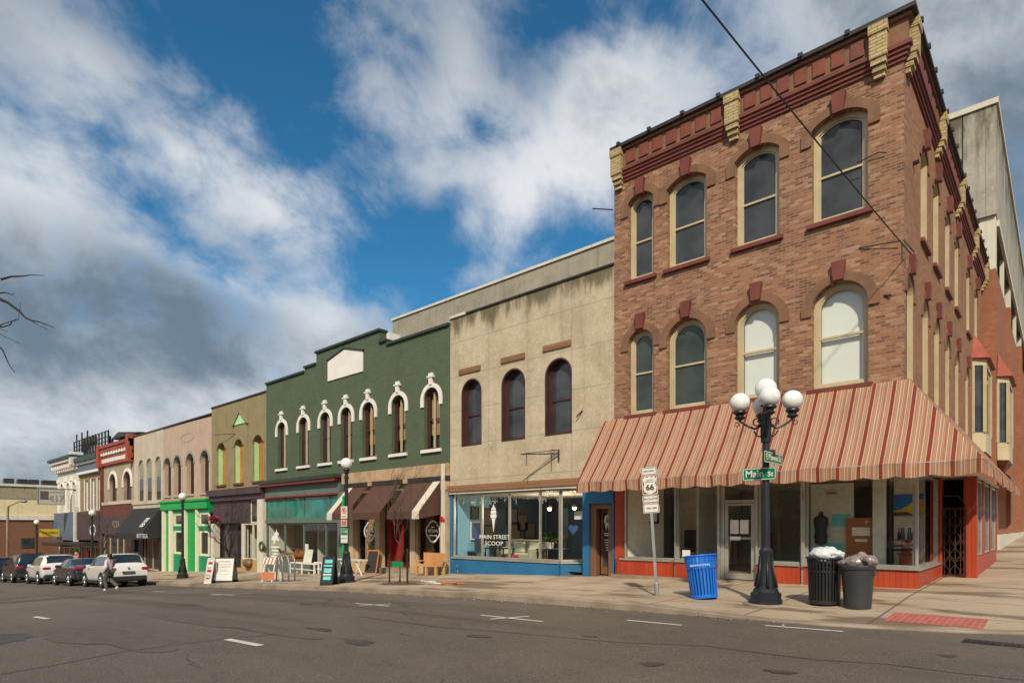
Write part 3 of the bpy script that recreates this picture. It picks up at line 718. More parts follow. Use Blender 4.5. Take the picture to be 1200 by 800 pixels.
def room(b, x0, x1, y0, y1, z0, z1, wl, wb, wr, fl, ceil=None, yr=None):
    """Open-fronted shop interior."""
    nm = 'interior_wall'
    MB().quad((x0, y0, z0), (x0, y1, z0), (x0, y1, z1), (x0, y0, z1)).build(nm, wl, b)
    MB().quad((x0, y1, z0), (x1, y1, z0), (x1, y1, z1), (x0, y1, z1)).build(nm, wb, b)
    MB().quad((x1, y1, z0), (x1, yr if yr is not None else y0, z0), (x1, yr if yr is not None else y0, z1), (x1, y1, z1)).build(nm, wr, b)
    MB().quad((x0, y0, z0), (x1, y0, z0), (x1, y1, z0), (x0, y1, z0)).build('interior_floor', fl, b)
    MB().quad((x0, y1, z1), (x1, y1, z1), (x1, y0, z1), (x0, y0, z1)).build('interior_ceiling', ceil or m['int_ceiling'], b)
def glazing(b, frame_mat, glass_mat, mp, us, v0, v1, fw=.05, depth=.09, d=0.0, transom=None):
    mb = MB(); mb.mbox(mp, us[0], us[-1], v0, v0 + fw, d - depth, d); mb.mbox(mp, us[0], us[-1], v1 - fw, v1, d - depth, d)
    for i, u in enumerate(us):
        a = u if i == 0 else (u - fw if i == len(us)-1 else u - fw/2); mb.mbox(mp, a, a + fw, v0 + fw, v1 - fw, d - depth + .002, d - .002)
    if transom: mb.mbox(mp, us[0] + fw, us[-1] - fw, transom, transom + fw*.8, d - depth + .004, d - .004)
    f = mb.build('shop_window', frame_mat, b, bevel=.004)
    MB().poly(rect(us[0] + fw*.5, us[-1] - fw*.5, v0 + fw*.5, v1 - fw*.5), mp, d - depth*.5).build('pane', glass_mat, f)
    return f

# ================================================================== 1: brick corner building
bk = building('corner_brick_building', 'three storey salmon brick corner building with red cornice and striped awning', -6.4, 0.0)
F0, SX = FRONT(0), SIDE(-2.62)
W3 = [(-9.62, -8.78), (-8.35, -7.18), (-6.40, -5.28), (-4.52, -3.32)]
def seg(w): return .26 * w / 1.2 + .02
H3 = [(a, b, 8.78, 11.02 - (.0 if b - a > 1 else -.03), .24) for a, b in W3]
H2 = [(a, b, 4.80, 7.27 - (b - a)*.42, (b - a)*.42) for a, b in W3]
wl = MB(); wl.wall(rect(-10.11, -2.62, 2.74, 12.74), [arch(*h) for h in H3 + H2], F0, .32); wl.build('front_wall', m['brick'], bk)
S3 = [(c - .5, c + .5, 8.62, 10.85, .22) for c in (2.65, 4.6, 6.85, 9.0, 12.25, 15.0)]
S2 = [(c - .45, c + .45, 4.80, 6.95, .36) for c in (.72, 2.85, 4.75, 6.85, 9.1, 11.9)]
ws = MB(); ws.wall([(.322, 2.805), (2.96, 2.805), (2.96, 0), (17.4, 0), (17.4, 12.74), (.322, 12.74)], [arch(*h) for h in S3 + S2], SX, .3); ws.build('side_wall', m['brick_side'], bk)
MB().box(-10.10, -9.9, .33, 17.4, -.3, 12.7).box(-9.88, -2.95, 17.1, 17.4, -.3, 12.7).build('rear_wall', m['brick_side'], bk)
MB().box(-9.89, -2.94, .33, 17.09, 11.9, 12.05).build('roof', m['tin'], bk)
for i, h in enumerate(H3):
    window(bk, F0, *h, m['cream_frame'], m['pane'], fw=.12, back=.14, sill=(m['oxblood'], .11, .10, .10), hood=(m['brownstone'], .24, .34, .040 + .006*(i % 2)), key=(m['oxblood'], .31, .46, 11.20, .13), rail=.46)
for i, h in enumerate(H2):
    window(bk, F0, *h, m['cream_frame'], m['pane_green'] if i < 2 else m['glass'], fw=.11, back=.14, sill=(m['oxblood'], .11, .10, .10), hood=(m['brownstone'], .24, .20, .040 + .006*(i % 2)),
           key=(m['oxblood'], .30, .44, 7.28, .13), rail=.5, blind=None if i < 2 else (1, 0, m['blind']))
def lined(h, f, dep):
    mb = MB(); mb.strip(arch(h[0] + .035, h[1] - .035, h[2] + .03, h[3], h[4] - .035), arch(h[0] + .001, h[1] - .001, h[2] + .001, h[3], h[4] - .001), SX, -dep + .002, -.012, True); mb.build('reveal_lining', m['cream_frame'], f)
for h in S3: lined(h, window(bk, SX, *h, m['cream_frame'], m['pane'], fw=.10, back=.17, sill=(m['oxblood'], .10, .09, .08), key=(m['oxblood'], .28, .46, 11.02, .14), hood=(m['brownstone'], .2, .2, .03)), .17)
for i, h in enumerate(S2): lined(h, window(bk, SX, *h, m['cream_frame'], m['pane_green'], fw=.10, back=.17, sill=(m['oxblood'], .10, .09, .08), key=(m['oxblood'], .26, .42, 7.28, .12), hood=(m['brownstone'], .2, .2, .03)), .17)
def cornice(mp, a, b, ext):
    mb = MB()
    for v0, v1, d in ((11.80, 11.88, .045), (11.88, 11.97, .085), (11.97, 12.05, .125), (12.05, 12.14, .17)): mb.mbox(mp, a, b + (d if ext else 0), v0, v1 - .001, -.02, d)
    mb.build('cornice_band', m['oxblood'], bk)
    MB().mbox(mp, a, b + (.1 if ext else 0), 12.141, 12.66, -.02, .10).build('frieze', m['brownstone'], bk)
    fascia = MB()
    fascia.mbox(mp, a, b + (.17 if ext else 0), 12.661, 12.74, -.02, .17); fascia.build('fascia', m['brownstone'], bk)
    mb = MB(); mb.mbox(mp, a, b + (.26 if ext else 0), 12.742, 12.835, -.35, .26)
    k = a + .3
    while k < b - .1: mb.mbox(mp, k - .05, k + .05, 12.79, 12.885, .20, .30); k += 1.02
    mb.build('coping', m['tin'], bk)
cornice(F0, -10.11, -2.62, True); cornice(SX, .16, 17.4, False)
PIL = [(-10.10, -9.74), (-6.60, -6.23), (-3.26, -2.90)]
def pilaster(mp, a, b):
    mb = MB(); c = (a + b)/2; w = (b - a)/2
    for k, (v0, v1, f, d) in enumerate(((11.60, 11.72, .62, .10), (11.722, 11.84, .74, .16), (11.842, 11.98, .86, .215), (11.982, 12.52, .98, .25), (12.522, 12.74, 1.08, .28))):
        mb.mbox(mp, c - w*f, c + w*f, v0, v1, .0, d)
    mb.build('cornice_pilaster', m['pilaster'], bk, bevel=.01)
for a, b in PIL: pilaster(F0, a, b)
SP = [(.10, .46), (4.3, 4.66), (8.6, 8.96), (13.0, 13.36), (17.0, 17.36)]
for a, b in SP: pilaster(SX, a, b)
def panels(mp, a, b, k):
    st = (b - a)/k
    for i in range(k):
        MB().mbox(mp, a + st*(i + .16), a + st*(i + .84), 12.24, 12.60, .05, .135).build('frieze_panel', m['oxblood_panel'], bk, bevel=.006)
for (p, q) in zip(PIL, PIL[1:]): panels(F0, p[1] + .05, q[0] - .05, 7)
for (p, q) in zip(SP, SP[1:]): panels(SX, p[1] + .05, q[0] - .05, 6)
# corner iron bits
br = MB()
br.tube([(-3.55, -.01, 9.9), (-3.1, -.08, 9.93), (-2.95, -.05, 9.88)], .012, 6); br.tube([(-3.5, -.02, 7.92), (-2.66, -.10, 7.80)], .013, 6); br.tube([(-2.62, -.05, 7.82), (-2.5, -.2, 7.60), (-2.42, -.05, 7.50)], .012, 6)
br.tube([(-2.62, 1.1, 10.0), (-2.5, 1.1, 10.02)], .05, 6); br.tube([(-3.0, -.01, 6.7), (-2.85, -.06, 6.66)], .02, 6); br.build('iron_bracket', m['iron_rail'], bk)
# shop front: boarded base, glass, recessed corner
zb = lambda x: zs(x)
base = MB()
cl = [(-10.0, .22)]
for k in range(7): a = math.pi + (math.pi/2)*k/6; cl.append((-9.70 + .36*math.cos(a), .06 + .36*math.sin(a)))
bl_in = [(p[0] + .25, .5) for p in cl]
def base_run(pts, z1, th=.2):
    base = MB()
    for (x0, y0), (x1, y1) in zip(pts, pts[1:]):
        d = Vector((x1 - x0, y1 - y0)); 
        if d.length < 1e-6: continue
        d.normalize(); nn = Vector((-d.y, d.x))
        v = []
        for x, y in ((x0, y0), (x1, y1)):
            for k in (0, th):
                v += [(x + nn.x*k, y + nn.y*k, -.35), (x + nn.x*k, y + nn.y*k, z1)]
        base.add(v, [(0, 4, 5, 1), (1, 5, 7, 3), (4, 6, 7, 5), (0, 1, 3, 2), (2, 3, 7, 6)])
    base.build('boarded_base', m['orange'], bk)
base_run(cl[:-1] + [(-9.70, -.30), (-8.05, -.30)], .53)
base_run([(-7.96, -.26), (-6.80, -.26)], .53)
base_run([(-5.76, -.26), (-4.72, -.26)], .55); base_run([(-4.62, -.26), (-4.40, -.26), (-2.32, -.26), (-2.30, 2.9)], .56)
slab(bk, 'corner_pier', m['orange'], (-10.08, -9.68, -.02, .30, .531, 2.74))
slab(bk, 'window_ledge', m['alu'], (-9.72, -8.06, -.34, -.08, .531, .575), (-7.98, -6.79, -.30, -.08, .531, .575), (-5.77, -4.73, -.30, -.08, .551, .595), (-4.63, -2.28, -.31, -.08, .561, .605), (-2.5, -2.27, -.079, 2.88, .561, .605))
FB = FRONT(-.12)
g1 = glazing(bk, m['alu'], m['glass'], FB, [-9.68, -8.03], .576, 2.70)
g2 = glazing(bk, m['alu'], m['glass'], FB, [-7.99, -6.80], .576, 2.70)
g3 = glazing(bk, m['alu'], m['glass'], FB, [-5.75, -4.70], .596, 2.70)
g4 = glazing(bk, m['alu'], m['glass'], FB, [-4.62, -2.34], .606, 2.70)
g5 = glazing(bk, m['alu'], m['glass'], SIDE(-2.36), [-.06, 2.86], .606, 2.70)
slab(bk, 'mullion_post', m['alu'], (-8.028, -7.992, -.20, -.02, .1 - .2, 2.72), (-4.698, -4.622, -.22, -.02, -.1, 2.72), (-5.80, -5.752, -.2, -.02, 0, 2.72), (-6.798, -6.75, -.2, -.02, 0, 2.72))
slab(bk, 'soffit', m['int_ceiling'], (-10.08, -1.55, -.42, -.001, 2.75, 2.80), (-2.61, -1.55, 0, 9.6, 2.75, 2.80))
dr = MB(); D0 = FB
for q in ((-6.745, -6.645, .12, 2.70), (-5.865, -5.805, .12, 2.70)): dr.mbox(D0, *q, -.10, .0)
dr.mbox(D0, -6.644, -5.866, 2.12, 2.20, -.10, 0); dr.mbox(D0, -6.644, -5.866, 2.64, 2.70, -.10, 0)
door = dr.build('door_frame', m['alu'], bk, bevel=.004)
lf = MB(); lf.strip(rect(-6.55, -5.95, .30, 2.05), rect(-6.64, -5.87, .14, 2.11), D0, -.075, -.02, True); lf.mbox(D0, -6.55, -5.95, 1.18, 1.23, -.07, -.025)
leaf = lf.build('glazed_door', m['alu'], bk, bevel=.004)
MB().poly(rect(-6.56, -5.94, .29, 2.06), D0, -.05).build('pane', m['glass'], leaf); MB().poly(rect(-6.64, -5.87, 2.20, 2.64), D0, -.05).build('pane', m['glass'], door)
MB().mbox(D0, -6.58, -6.52, 1.0, 1.3, -.02, .05).build('door_handle', m['steel'], leaf)
for u in (-6.50, -6.24): MB().mbox(D0, u, u + .22, 1.32, 1.68, -.045, -.04).build('paper_notice', m['paper'], leaf)
MB().mbox(D0, -6.50, -6.22, 1.15, 1.25, -.018, -.012).build('push_label', m['paper'], leaf)
MB().mbox(FRONT(-.12), -7.85, -7.62, .60, .86, -.04, -.03).build('window_card', m['paper'], g2)
slab(bk, 'threshold', m['curb'], (-6.75, -5.80, -.32, .3, -.1, .118), (-10.0, -2.4, -.36, -.305, -.3, zs(-6)+.02))
room(bk, -9.66, -2.40, -.10, 4.2, .30, 2.72, m['int_cream'], m['int_sage'], m['int_sage'], m['int_floor'], m['int_ceiling'], 2.88)
MB().box(-7.9, -7.83, .9, 4.1, .31, 2.70).build('interior_partition', m['int_sage'], bk)
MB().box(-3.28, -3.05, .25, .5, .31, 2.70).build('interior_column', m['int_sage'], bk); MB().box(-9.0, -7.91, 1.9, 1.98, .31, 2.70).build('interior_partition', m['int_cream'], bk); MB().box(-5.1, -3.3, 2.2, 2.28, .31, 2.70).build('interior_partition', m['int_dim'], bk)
MB().box(-3.04, -2.42, 1.3, 1.35, .31, 2.70).build('interior_partition', m['int_cream'], bk)
# vestibule with gate on the side street
slab(bk, 'vestibule_wall', m['orange'], (-1.84, -1.58, 2.95, 3.25, -.2, 2.74), (-1.80, -1.62, 3.26, 9.5, -.2, .75), (-1.78, -1.60, 4.9, 5.25, .751, 2.74), (-1.78, -1.60, 6.9, 7.25, .751, 2.74), (-1.78, -1.60, 9.2, 9.5, .751, 2.74))
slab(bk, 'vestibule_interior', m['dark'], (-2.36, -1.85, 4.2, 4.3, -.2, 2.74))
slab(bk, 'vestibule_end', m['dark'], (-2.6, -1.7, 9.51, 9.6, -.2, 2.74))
MB().box(-2.36, -2.28, 2.90, 3.05, -.2, 2.74).build('gate_post', m['orange'], bk)
for a, b in ((3.3, 4.85), (5.3, 6.85), (7.3, 9.15)): glazing(bk, m['alu'], m['pane'], SIDE(-1.62), [a, b], .77, 2.70)
# the awning
aw = MB(); NX, NV = 44, 8
XL0, XL1, XR0, XR1, YE, ZT, ZE = -10.44, -10.40, -2.50, -1.08, -1.52, 4.74, 2.76
def awn_pt(u, v):
    x = lerp(lerp(XL0, XR0, u), lerp(XL1, XR1, u), v); y = lerp(-.06, YE, v); z = lerp(ZT, ZE, v)
    return (x, y + .0, z - .035*math.sin(math.pi*v) - .05*abs(math.sin(math.pi*u*7))*math.sin(math.pi*min(1, v*1.05)) + .010*math.sin(u*NX*.9)*v)
rnd = random.Random(3)
aw.add([awn_pt(i/NX, j/NV) for i in range(NX+1) for j in range(NV+1)], [(i*(NV+1)+j, i*(NV+1)+j+1, (i+1)*(NV+1)+j+1, (i+1)*(NV+1)+j) for i in range(NX) for j in range(NV)])
awn = aw.build('awning', m['awn_x'], bk, smooth='all')
va = MB(); nu = 180
def val_pts(a, b, n_, fn, per):
    for i in range(n_+1):
        t = i/n_; s_ = lerp(a, b, t); sc = abs(math.sin(math.pi*s_/per + .3*math.sin(s_*2.1))); wob = .028*math.sin(s_*5.3) + .018*math.sin(s_*13) + .012*math.sin(s_*21 + 1)
        for k, z in enumerate((ZE, ZE - .12, ZE - .24 - .05*sc)): yield fn(s_, wob*(k/2), z)
va.add(list(val_pts(XL1, XR1, nu, lambda s_, w, z: (s_, YE - .012 - w, z), .62)), [(i*3+k, i*3+k+1, i*3+k+4, i*3+k+3) for i in range(nu) for k in range(2)])
va.build('valance', m['awn_x'], awn, smooth='all')
YF = 10.0; sd = MB()
def side_pt(u, v): return (lerp(-2.50, XR1, v), lerp(lerp(-.06, YF, u), lerp(YE, YF, u), v), lerp(ZT, ZE, v) - .03*math.sin(math.pi*v))
sd.add([side_pt(i/30, j/NV) for i in range(31) for j in range(NV+1)], [(i*(NV+1)+j, i*(NV+1)+j+1, (i+1)*(NV+1)+j+1, (i+1)*(NV+1)+j) for i in range(30) for j in range(NV)])
sd_o = sd.build('awning', m['awn_y'], bk, smooth='all')
vb_ = MB(); vb_.add(list(val_pts(YE, YF, 180, lambda s_, w, z: (XR1 + .012 + w, s_, z), .62)), [(i*3+k, i*3+k+1, i*3+k+4, i*3+k+3) for i in range(180) for k in range(2)])
vb_.build('valance', m['awn_y'], sd_o, smooth='all')
MB().add([(XL0, -.06, ZT), (XL0, -.06, 2.76), (XL1, YE, ZE)], [(0, 1, 2)]).build('awning_end', m['awn_y'], awn)
MB().tube([(XL1, YE + .02, ZE), (XR1 - .02, YE + .02, ZE), (XR1 - .02, YF, ZE)], .02, 6).build('awning_rail', m['steel'], awn)
# gable rod on the party wall
MB().tube([(-10.15, -.02, 11.1), (-10.7, -.3, 11.22)], .018, 6).build('wall_rod', m['iron_rail'], bk)
# oriel on the side street
def oriel(b, X, ya, yb, pr, zlo, zhi, zr):
    o_ = MB(); c = .32
    pts = [(X, ya), (X + pr, ya + c), (X + pr, yb - c), (X, yb)]
    for z0, z1, k in ((zlo, zlo + .75, 0), (zhi - .25, zhi, 0)):
        v = [(x, y, z) for z in (z0, z1) for x, y in pts]; o_.add(v, [(0, 1, 5, 4), (1, 2, 6, 5), (2, 3, 7, 6), (4, 5, 6, 7), (3, 2, 1, 0)])
    for (x, y) in pts[1:3]: o_.box(x - .09, x + .02, y - .09, y + .09, zlo + .751, zhi - .251)
    for y in (ya, yb - .1): o_.box(X - .02, X + .07, y, y + .1, zlo + .751, zhi - .251)
    f = o_.build('oriel', m['cream_frame'], b)
    p = MB(); q = [(X, ya + .06), (X + pr - .04, ya + c + .02), (X + pr - .04, yb - c - .02), (X, yb - .06)]
    p.add([(x, y, z) for z in (zlo + .75, zhi - .25) for x, y in q], [(0, 1, 5, 4), (1, 2, 6, 5), (2, 3, 7, 6)]); p.build('pane', m['pane'], f)
    r = MB(); e = .14; w = [(X, ya - e), (X + pr + e, ya + c - e), (X + pr + e, yb - c + e), (X, yb + e)]
    r.add([(x, y, zhi + .01) for x, y in w] + [(X, ya + .5, zr), (X, yb - .5, zr)], [(0, 1, 4), (1, 2, 5, 4), (2, 3, 5), (3, 2, 1, 0)]); r.build('oriel_roof', m['rust'], f)
    MB().add([(x, y, zlo - .001) for x, y in pts] + [(X, (ya+yb)/2, zlo - .7)], [(1, 0, 4), (2, 1, 4), (3, 2, 4)]).build('oriel_corbel', m['oxblood'], f)
oriel(bk, -2.62, 13.7, 16.7, .40, 4.4, 8.0, 9.1)

# ================================================================== tower behind the corner
tw = building('concrete_tower_building', 'tall weathered concrete tower over orange brick behind the corner building', -8, 0.3)
TX = -2.13
slab(tw, 'concrete_top', m['tower'], (-15, TX, 17.5, 62, 14.9, 19.6)); slab(tw, 'coping', m['tower_panel'], (-15.1, TX + .08, 17.42, 62, 19.61, 19.85))
slab(tw, 'brick_body', m['tower_brick'], (-15, TX - .02, 17.6, 62, -.2, 12.6))
slab(tw, 'cream_panel', m['tower_panel'], (-4.2, TX - .03, 17.65, 18.2, 12.61, 14.89), (-15, -5.6, 17.65, 18.2, 12.61, 14.89), (TX - .3, TX - .04, 27.3, 28.1, 12.61, 14.89), (TX - .3, TX - .04, 39, 39.8, 12.61, 14.89))
tg = slab(tw, 'window_band', m['pane'], (-14.5, TX - .25, 18.3, 61, 12.62, 14.88))
slab(tw, 'window_trim', m['tower_panel'], (TX - .06, TX + .06, 18.21, 61, 14.62, 14.89), (TX - .2, TX - .03, 22.6, 22.75, 12.61, 14.6), (TX - .2, TX - .03, 33, 33.15, 12.61, 14.6))
slab(tw, 'joint', m['dark'], (-3.32, -3.28, 17.492, 17.51, 14.9, 19.6)); slab(tw, 'plinth', m['tower_panel'], (-2.6, TX + .12, 17.5, 61, -.1, 1.15))
slab(tw, 'corner_pier', m['tower_brick'], (-2.5, TX + .22, 33, 34.2, 1.2, 12.6), (-2.5, TX + .14, 24, 24.8, 1.2, 12.6))
oriel(tw, TX, 18.0, 21.2, .38, 4.4, 8.0, 9.1)
a2 = MB()
for (y0, y1) in ((17.7, 24.5),):
    a2.add([(TX, y0, 4.2), (TX, y1, 4.2), (-1.15, y1, 3.0), (-1.15, y0, 3.0), (-1.15, y1, 2.75), (-1.15, y0, 2.75)], [(0, 3, 2, 1), (3, 5, 4, 2)])
a2.build('awning', m['awn_y'], tw)

# ================================================================== 2: concrete fronted shop
cf = building('concrete_front_shop', 'two storey stained concrete front with maroon arched windows above a blue ice cream shop', -13.8, -.15)
X0, X1 = -17.49, -10.11
CW = [(-16.87, -15.79, 4.5, 6.46, .54), (-14.81, -13.69, 4.5, 6.46, .56), (-12.83, -11.71, 4.5, 6.46, .56)]
wl = MB(); wl.wall(rect(X0, X1 - .006, 3.06, 9.44), [arch(*h) for h in CW], FRONT(.02), .4); wl.build('front_wall', m['concrete'], cf)
shell(cf, X0, X1, .43, 14, -.5, 9.40, m['concrete'])
slab(cf, 'coping', m['tin'], (X0 + .9, X1 - .02, -.03, .4, 9.442, 9.50)); slab(cf, 'coping_flashing', m['white_worn'], (X0, X0 + .89, -.04, .4, 9.442, 9.53))
for h in CW:
    f = window(cf, FRONT(.02), *h, m['maroon'], m['pane'], fw=.10, back=.20, rail=.47)
    mb = MB(); mb.strip(arch(h[0] + .05, h[1] - .05, 4.5 + .03, h[3], h[4] - .05), arch(h[0] + .001, h[1] - .001, 4.5 + .001, h[3], h[4] - .001), FRONT(.02), -.19, -.004, True); mb.build('reveal_lining', m['maroon'], f)
for i, (a, b, v) in enumerate(((-16.97, -15.83, 7.22), (-14.81, -13.69, 7.26), (-12.90, -11.74, 7.31))): slab(cf, 'lintel', m['old_wood'], (a, b, -.03, .05, v, v + .2), bevel=.008)
slab(cf, 'timber_beam', m['old_wood'], (X0 + .01, X1 - .3, -.13, .3, 2.82, 3.055), bevel=.01); slab(cf, 'white_fascia', m['white_worn'], (X0 + .02, -11.15, -.08, .25, 2.74, 2.818))
FS = FRONT(.06)
gl_ = glazing(cf, m['alu'], m['glass'], FS, [-17.36, fx(563), fx(595), fx(631), fx(655)], .36, 2.735, .06)
# slanted bay towards the recessed entrance
ax, ay, bx, by = fx(655), .06, -11.28, 1.15
sl = MB()
def slant(u, v, d): 
    L_ = math.hypot(bx - ax, by - ay); t = u / L_; nx, ny = (by - ay)/L_, -(bx - ax)/L_
    return (lerp(ax, bx, t) + nx*d, lerp(ay, by, t) + ny*d, v)
LL = math.hypot(bx - ax, by - ay)
glazing(cf, m['alu'], m['glass'], slant, [.03, LL - .02], .36, 2.735, .06)
bb = MB(); bb.box(X0 + .02, ax, .0, .25, -.7, .30); bb.mbox(slant, .001, LL, -.5, .30, -.2, .06); bb.build('blue_base', m['blue'], cf)
sll = MB(); sll.box(-17.40, ax, -.04, .2, .301, .358); sll.mbox(slant, .001, LL, .301, .358, -.15, .10); sll.build('window_ledge', m['alu'], cf)
slab(cf, 'blue_pier', m['blue'], (X0 + .02, -17.362, -.01, .28, .301, 2.738), (-11.27, -11.02, -.02, 1.4, -.3, 2.738), (-11.019, -10.13, -.02, .3, 2.22, 2.738), (-10.20, -10.13, .0, .3, -.3, 2.218))
dw = MB()
dw.box(-11.018, -10.80, .05, .25, -.1, 2.218); dw.box(-10.36, -10.205, .05, .25, -.1, 2.218); dw.box(-10.799, -10.361, .05, .25, 2.06, 2.218)
dfr = dw.build('door_frame', m['brown_door'], cf, bevel=.006)
dl = MB(); dl.strip(rect(-10.72, -10.44, .25, 1.95), rect(-10.80, -10.36, .02, 2.055), FRONT(.30), -.06, 0, True); dl_ = dl.build('shop_door', m['brown_door'], cf)
MB().poly(rect(-10.73, -10.43, .24, 1.96), FRONT(.30), -.03).build('pane', m['pane'], dl_)
def cone_decal(par, mp, u, v, s):
    mb = MB(); pts = [(0, -.62), (.10, -.02), (.17, .04), (.19, .14), (.15, .2), (.17, .30), (.13, .37), (.13, .46), (.06, .52), (.0, .66)]
    pts = pts + [(-a, b) for a, b in pts[::-1][1:-1]]
    mb.prism([(u + a*s, v + b*s) for a, b in pts], mp, .001, .004); mb.build('cone_decal', m['decal'], par)
    g = MB()
    for z, w in ((.02, .13), (.2, .13), (.37, .11)): g.mbox(mp, u - w*s, u + w*s*.8, v + z*s, v + (z + .022)*s, .0045, .0055)
    g.build('cone_swirl', m['int_navy'], par)
cone_decal(gl_, FS, fx(577), 1.80, .80)
text('lettering', 'MAIN STREET', .21, (fx(578), .055, 1.13), m['decal'], gl_, sx=1.2); text('lettering', 'SCOOP', .21, (fx(577.5), .055, .90), m['decal'], gl_, sx=1.3)
cone_decal(dl_, FRONT(.30), -10.60, 1.62, .40); cone_decal(dl_, FRONT(.30), -10.52, 1.65, .42)
for i, (v, w) in enumerate(((1.28, .26), (1.22, .2), (1.08, .2), (1.0, .2), (.92, .16), (.84, .12), (.76, .10))): MB().mbox(FRONT(.30), -10.57 - w/2, -10.57 + w/2, v, v + .03, -.025, -.02).build('opening_hours', m['decal'], dl_)
hd = MB(); pts = [(0.19*math.sin(a)**3, .012*(13*math.cos(a) - 5*math.cos(2*a) - 2*math.cos(3*a) - math.cos(4*a))) for a in [k*2*math.pi/24 for k in range(24)]]
hd.prism([(fx(673.5, .6) + a, 1.42 + b) for a, b in pts[::-1]], FRONT(.52), 0, .004); hd.build('heart_sticker', m['photo_blue'], cf)
MB().mbox(FRONT(.75), fx(679, .8) - .17, fx(679, .8) + .17, 1.75, 2.02, 0, .004).build('window_card', m['paper'], cf)
room(cf, -17.265, -11.3, .20, 5.6, .05, 2.74, m['int_blue'], m['int_navy'], m['int_navy'], m['int_floor'], m['int_ceiling'])
ic = MB(); rr = random.Random(5)
x = -17.25
while x < ax:
    l = rr.uniform(.1, .42)
    for k in range(max(2, int(l/.055))): ic.box(x - .007 + rr.uniform(-.01, .01), x + .007, .17, .184, 2.66 - k*.055 - .035, 2.66 - k*.055)
    x += rr.uniform(.05, .10)
ic.build('icicle_lights', m['net'], cf)
MB().quad((-17.262, 1.95, .06), (-17.262, 5.58, .06), (-17.262, 5.58, 2.72), (-17.262, 1.95, 2.72)).build('interior_wall', m['int_navy'], cf)
# tap pipe on the base
MB().tube([(-17.0, -.03, -.25), (-17.0, -.04, .0), (-17.0, -.1, .04), (-16.9, -.14, .02)], .022, 6).build('tap_pipe', m['steel'], cf)
# taller plain block behind
tb = building('grey_concrete_block', 'plain grey concrete block rising behind the concrete front', -20, 0)
Yb = 3.2; xl = fx(460, Yb)
slab(tb, 'wall', m['concrete_back'], (xl, -10.2, Yb, 12, 3, fz(600, 325, Yb))); slab(tb, 'coping', m['white_worn'], (xl - .05, -10.18, Yb - .06, 12, fz(600, 325, Yb) + .002, fz(600, 325, Yb) + .11))

# ================================================================== 3: green building with two shops
gb = building('green_brick_building', 'dark green painted building with seven white arched hoods and a blank white gable sign', -24.9)
X0, X1 = -32.3, -17.49
par = [(X0, 3.95), (X1 - .006, 3.95), (X1 - .006, 9.22), (-21.44, 9.22), (-21.44, 9.42), (-21.97, 9.42), (-21.97, 9.96), (-27.15, 9.96), (-27.15, 9.42), (-28.25, 9.42), (-28.25, 9.22), (X0, 9.22)]
GWX = [fx((a+b)/2) for a, b in ((325, 336), (351, 361), (375, 388), (400, 412), (425, 439), (459, 475), (497, 515))]
GW = [(c - .47, c + .47, 4.56, 6.53, .47) for c in GWX]
wl = MB(); wl.wall(par, [arch(*h) for h in GW], FRONT(0), .35); wl.build('front_wall', m['green'], gb)
shell(gb, X0, X1, .36, 14, -1.5, 9.1, m['green'])
cp = MB()
for a, b, z in ((X0, -28.25, 9.22), (-28.25, -27.15, 9.42), (-27.2, -21.92, 9.96), (-21.97, -21.44, 9.42), (-21.44, X1, 9.22)): cp.box(a, b - .003, -.09, .40, z + .001, z + .10)
cp.build('coping', m['green_trim'], gb)
slab(gb, 'parapet_return', m['white'], (-21.955, -21.75, .36, .95, 9.1, 9.95))
for h in GW:
    c = (h[0] + h[1])/2
    f = window(gb, FRONT(0), *h, m['maroon'], m['glass'] if h in GW[4:] else m['pane'], fw=.07, back=.16, rail=.5, mull=0, sill=(m['white'], .13, .10, .12), hood=(m['white'], .17, .26, .06), blind=(1, .25, m['curtain']) if h in GW[4:] else None)
    MB().mbox(FRONT(0), c - .035, c + .02, 4.64, 6.85, -.21, -.13).build('centre_post', m['cream_wood'], f)
    kb = MB(); kb.prism([(c - .08, 7.10), (c + .08, 7.10), (c + .11, 7.38), (c - .11, 7.38)], FRONT(0), .0, .10); kb.mbox(FRONT(0), c - .18, c + .18, 7.38, 7.44, 0, .13); kb.mbox(FRONT(0), c - .11, c + .11, 7.44, 7.56, 0, .09)
    kb.build('keystone', m['white'], f)
gs = MB(); gs.prism([(-26.05, 8.42), (-23.2, 8.42), (-23.2, 9.32), (-24.62, 9.68), (-26.05, 9.36)], FRONT(0), 0, .05); gsp = gs.build('blank_gable_sign', m['white'], gb)
mb = MB(); mb.strip([(-23.17, 9.33), (-24.62, 9.70), (-26.08, 9.37)], [(-23.10, 9.38), (-24.62, 9.78), (-26.15, 9.43)], FRONT(0), 0, .10); mb.build('gable_sign_rim', m['green_trim'], gsp)
# teal left shop
L0, L1 = fx(312) + .02, fx(398)
slab(gb, 'shop_cornice', m['green_trim'], (L0 - .1, L1 + .25, -.45, .3, 3.78, 3.945)); slab(gb, 'red_moulding', m['red_trim'], (L0 - .06, L1 + .15, -.38, .3, 3.64, 3.778), (L0 - .02, L1 + .1, -.16, .3, 3.02, 3.10))
slab(gb, 'fascia', m['slate'], (L0, L1 + .1, -.09, .3, 3.101, 3.638))
glazing(gb, m['slate'], m['glass_teal'], FRONT(-.02), [L0, fx(334), fx(356), L1 - .9, L1], 1.86, 3.018, .06)
slab(gb, 'transom_bar', m['slate'], (L0, L1, -.08, .2, 1.70, 1.858))
gh = glazing(gb, m['slate'], m['glass'], FRONT(-.02), [L0 + .02, fx(334), fx(356), fx(382), L1 - .02], -.35, 1.698, .07)
slab(gb, 'stall_riser', m['slate'], (L0, L1, -.06, .25, -1.4, -.352)); slab(gb, 'shop_pier', m['slate'], (L1 + .001, fx(411), -.12, .3, -1.4, 3.10))
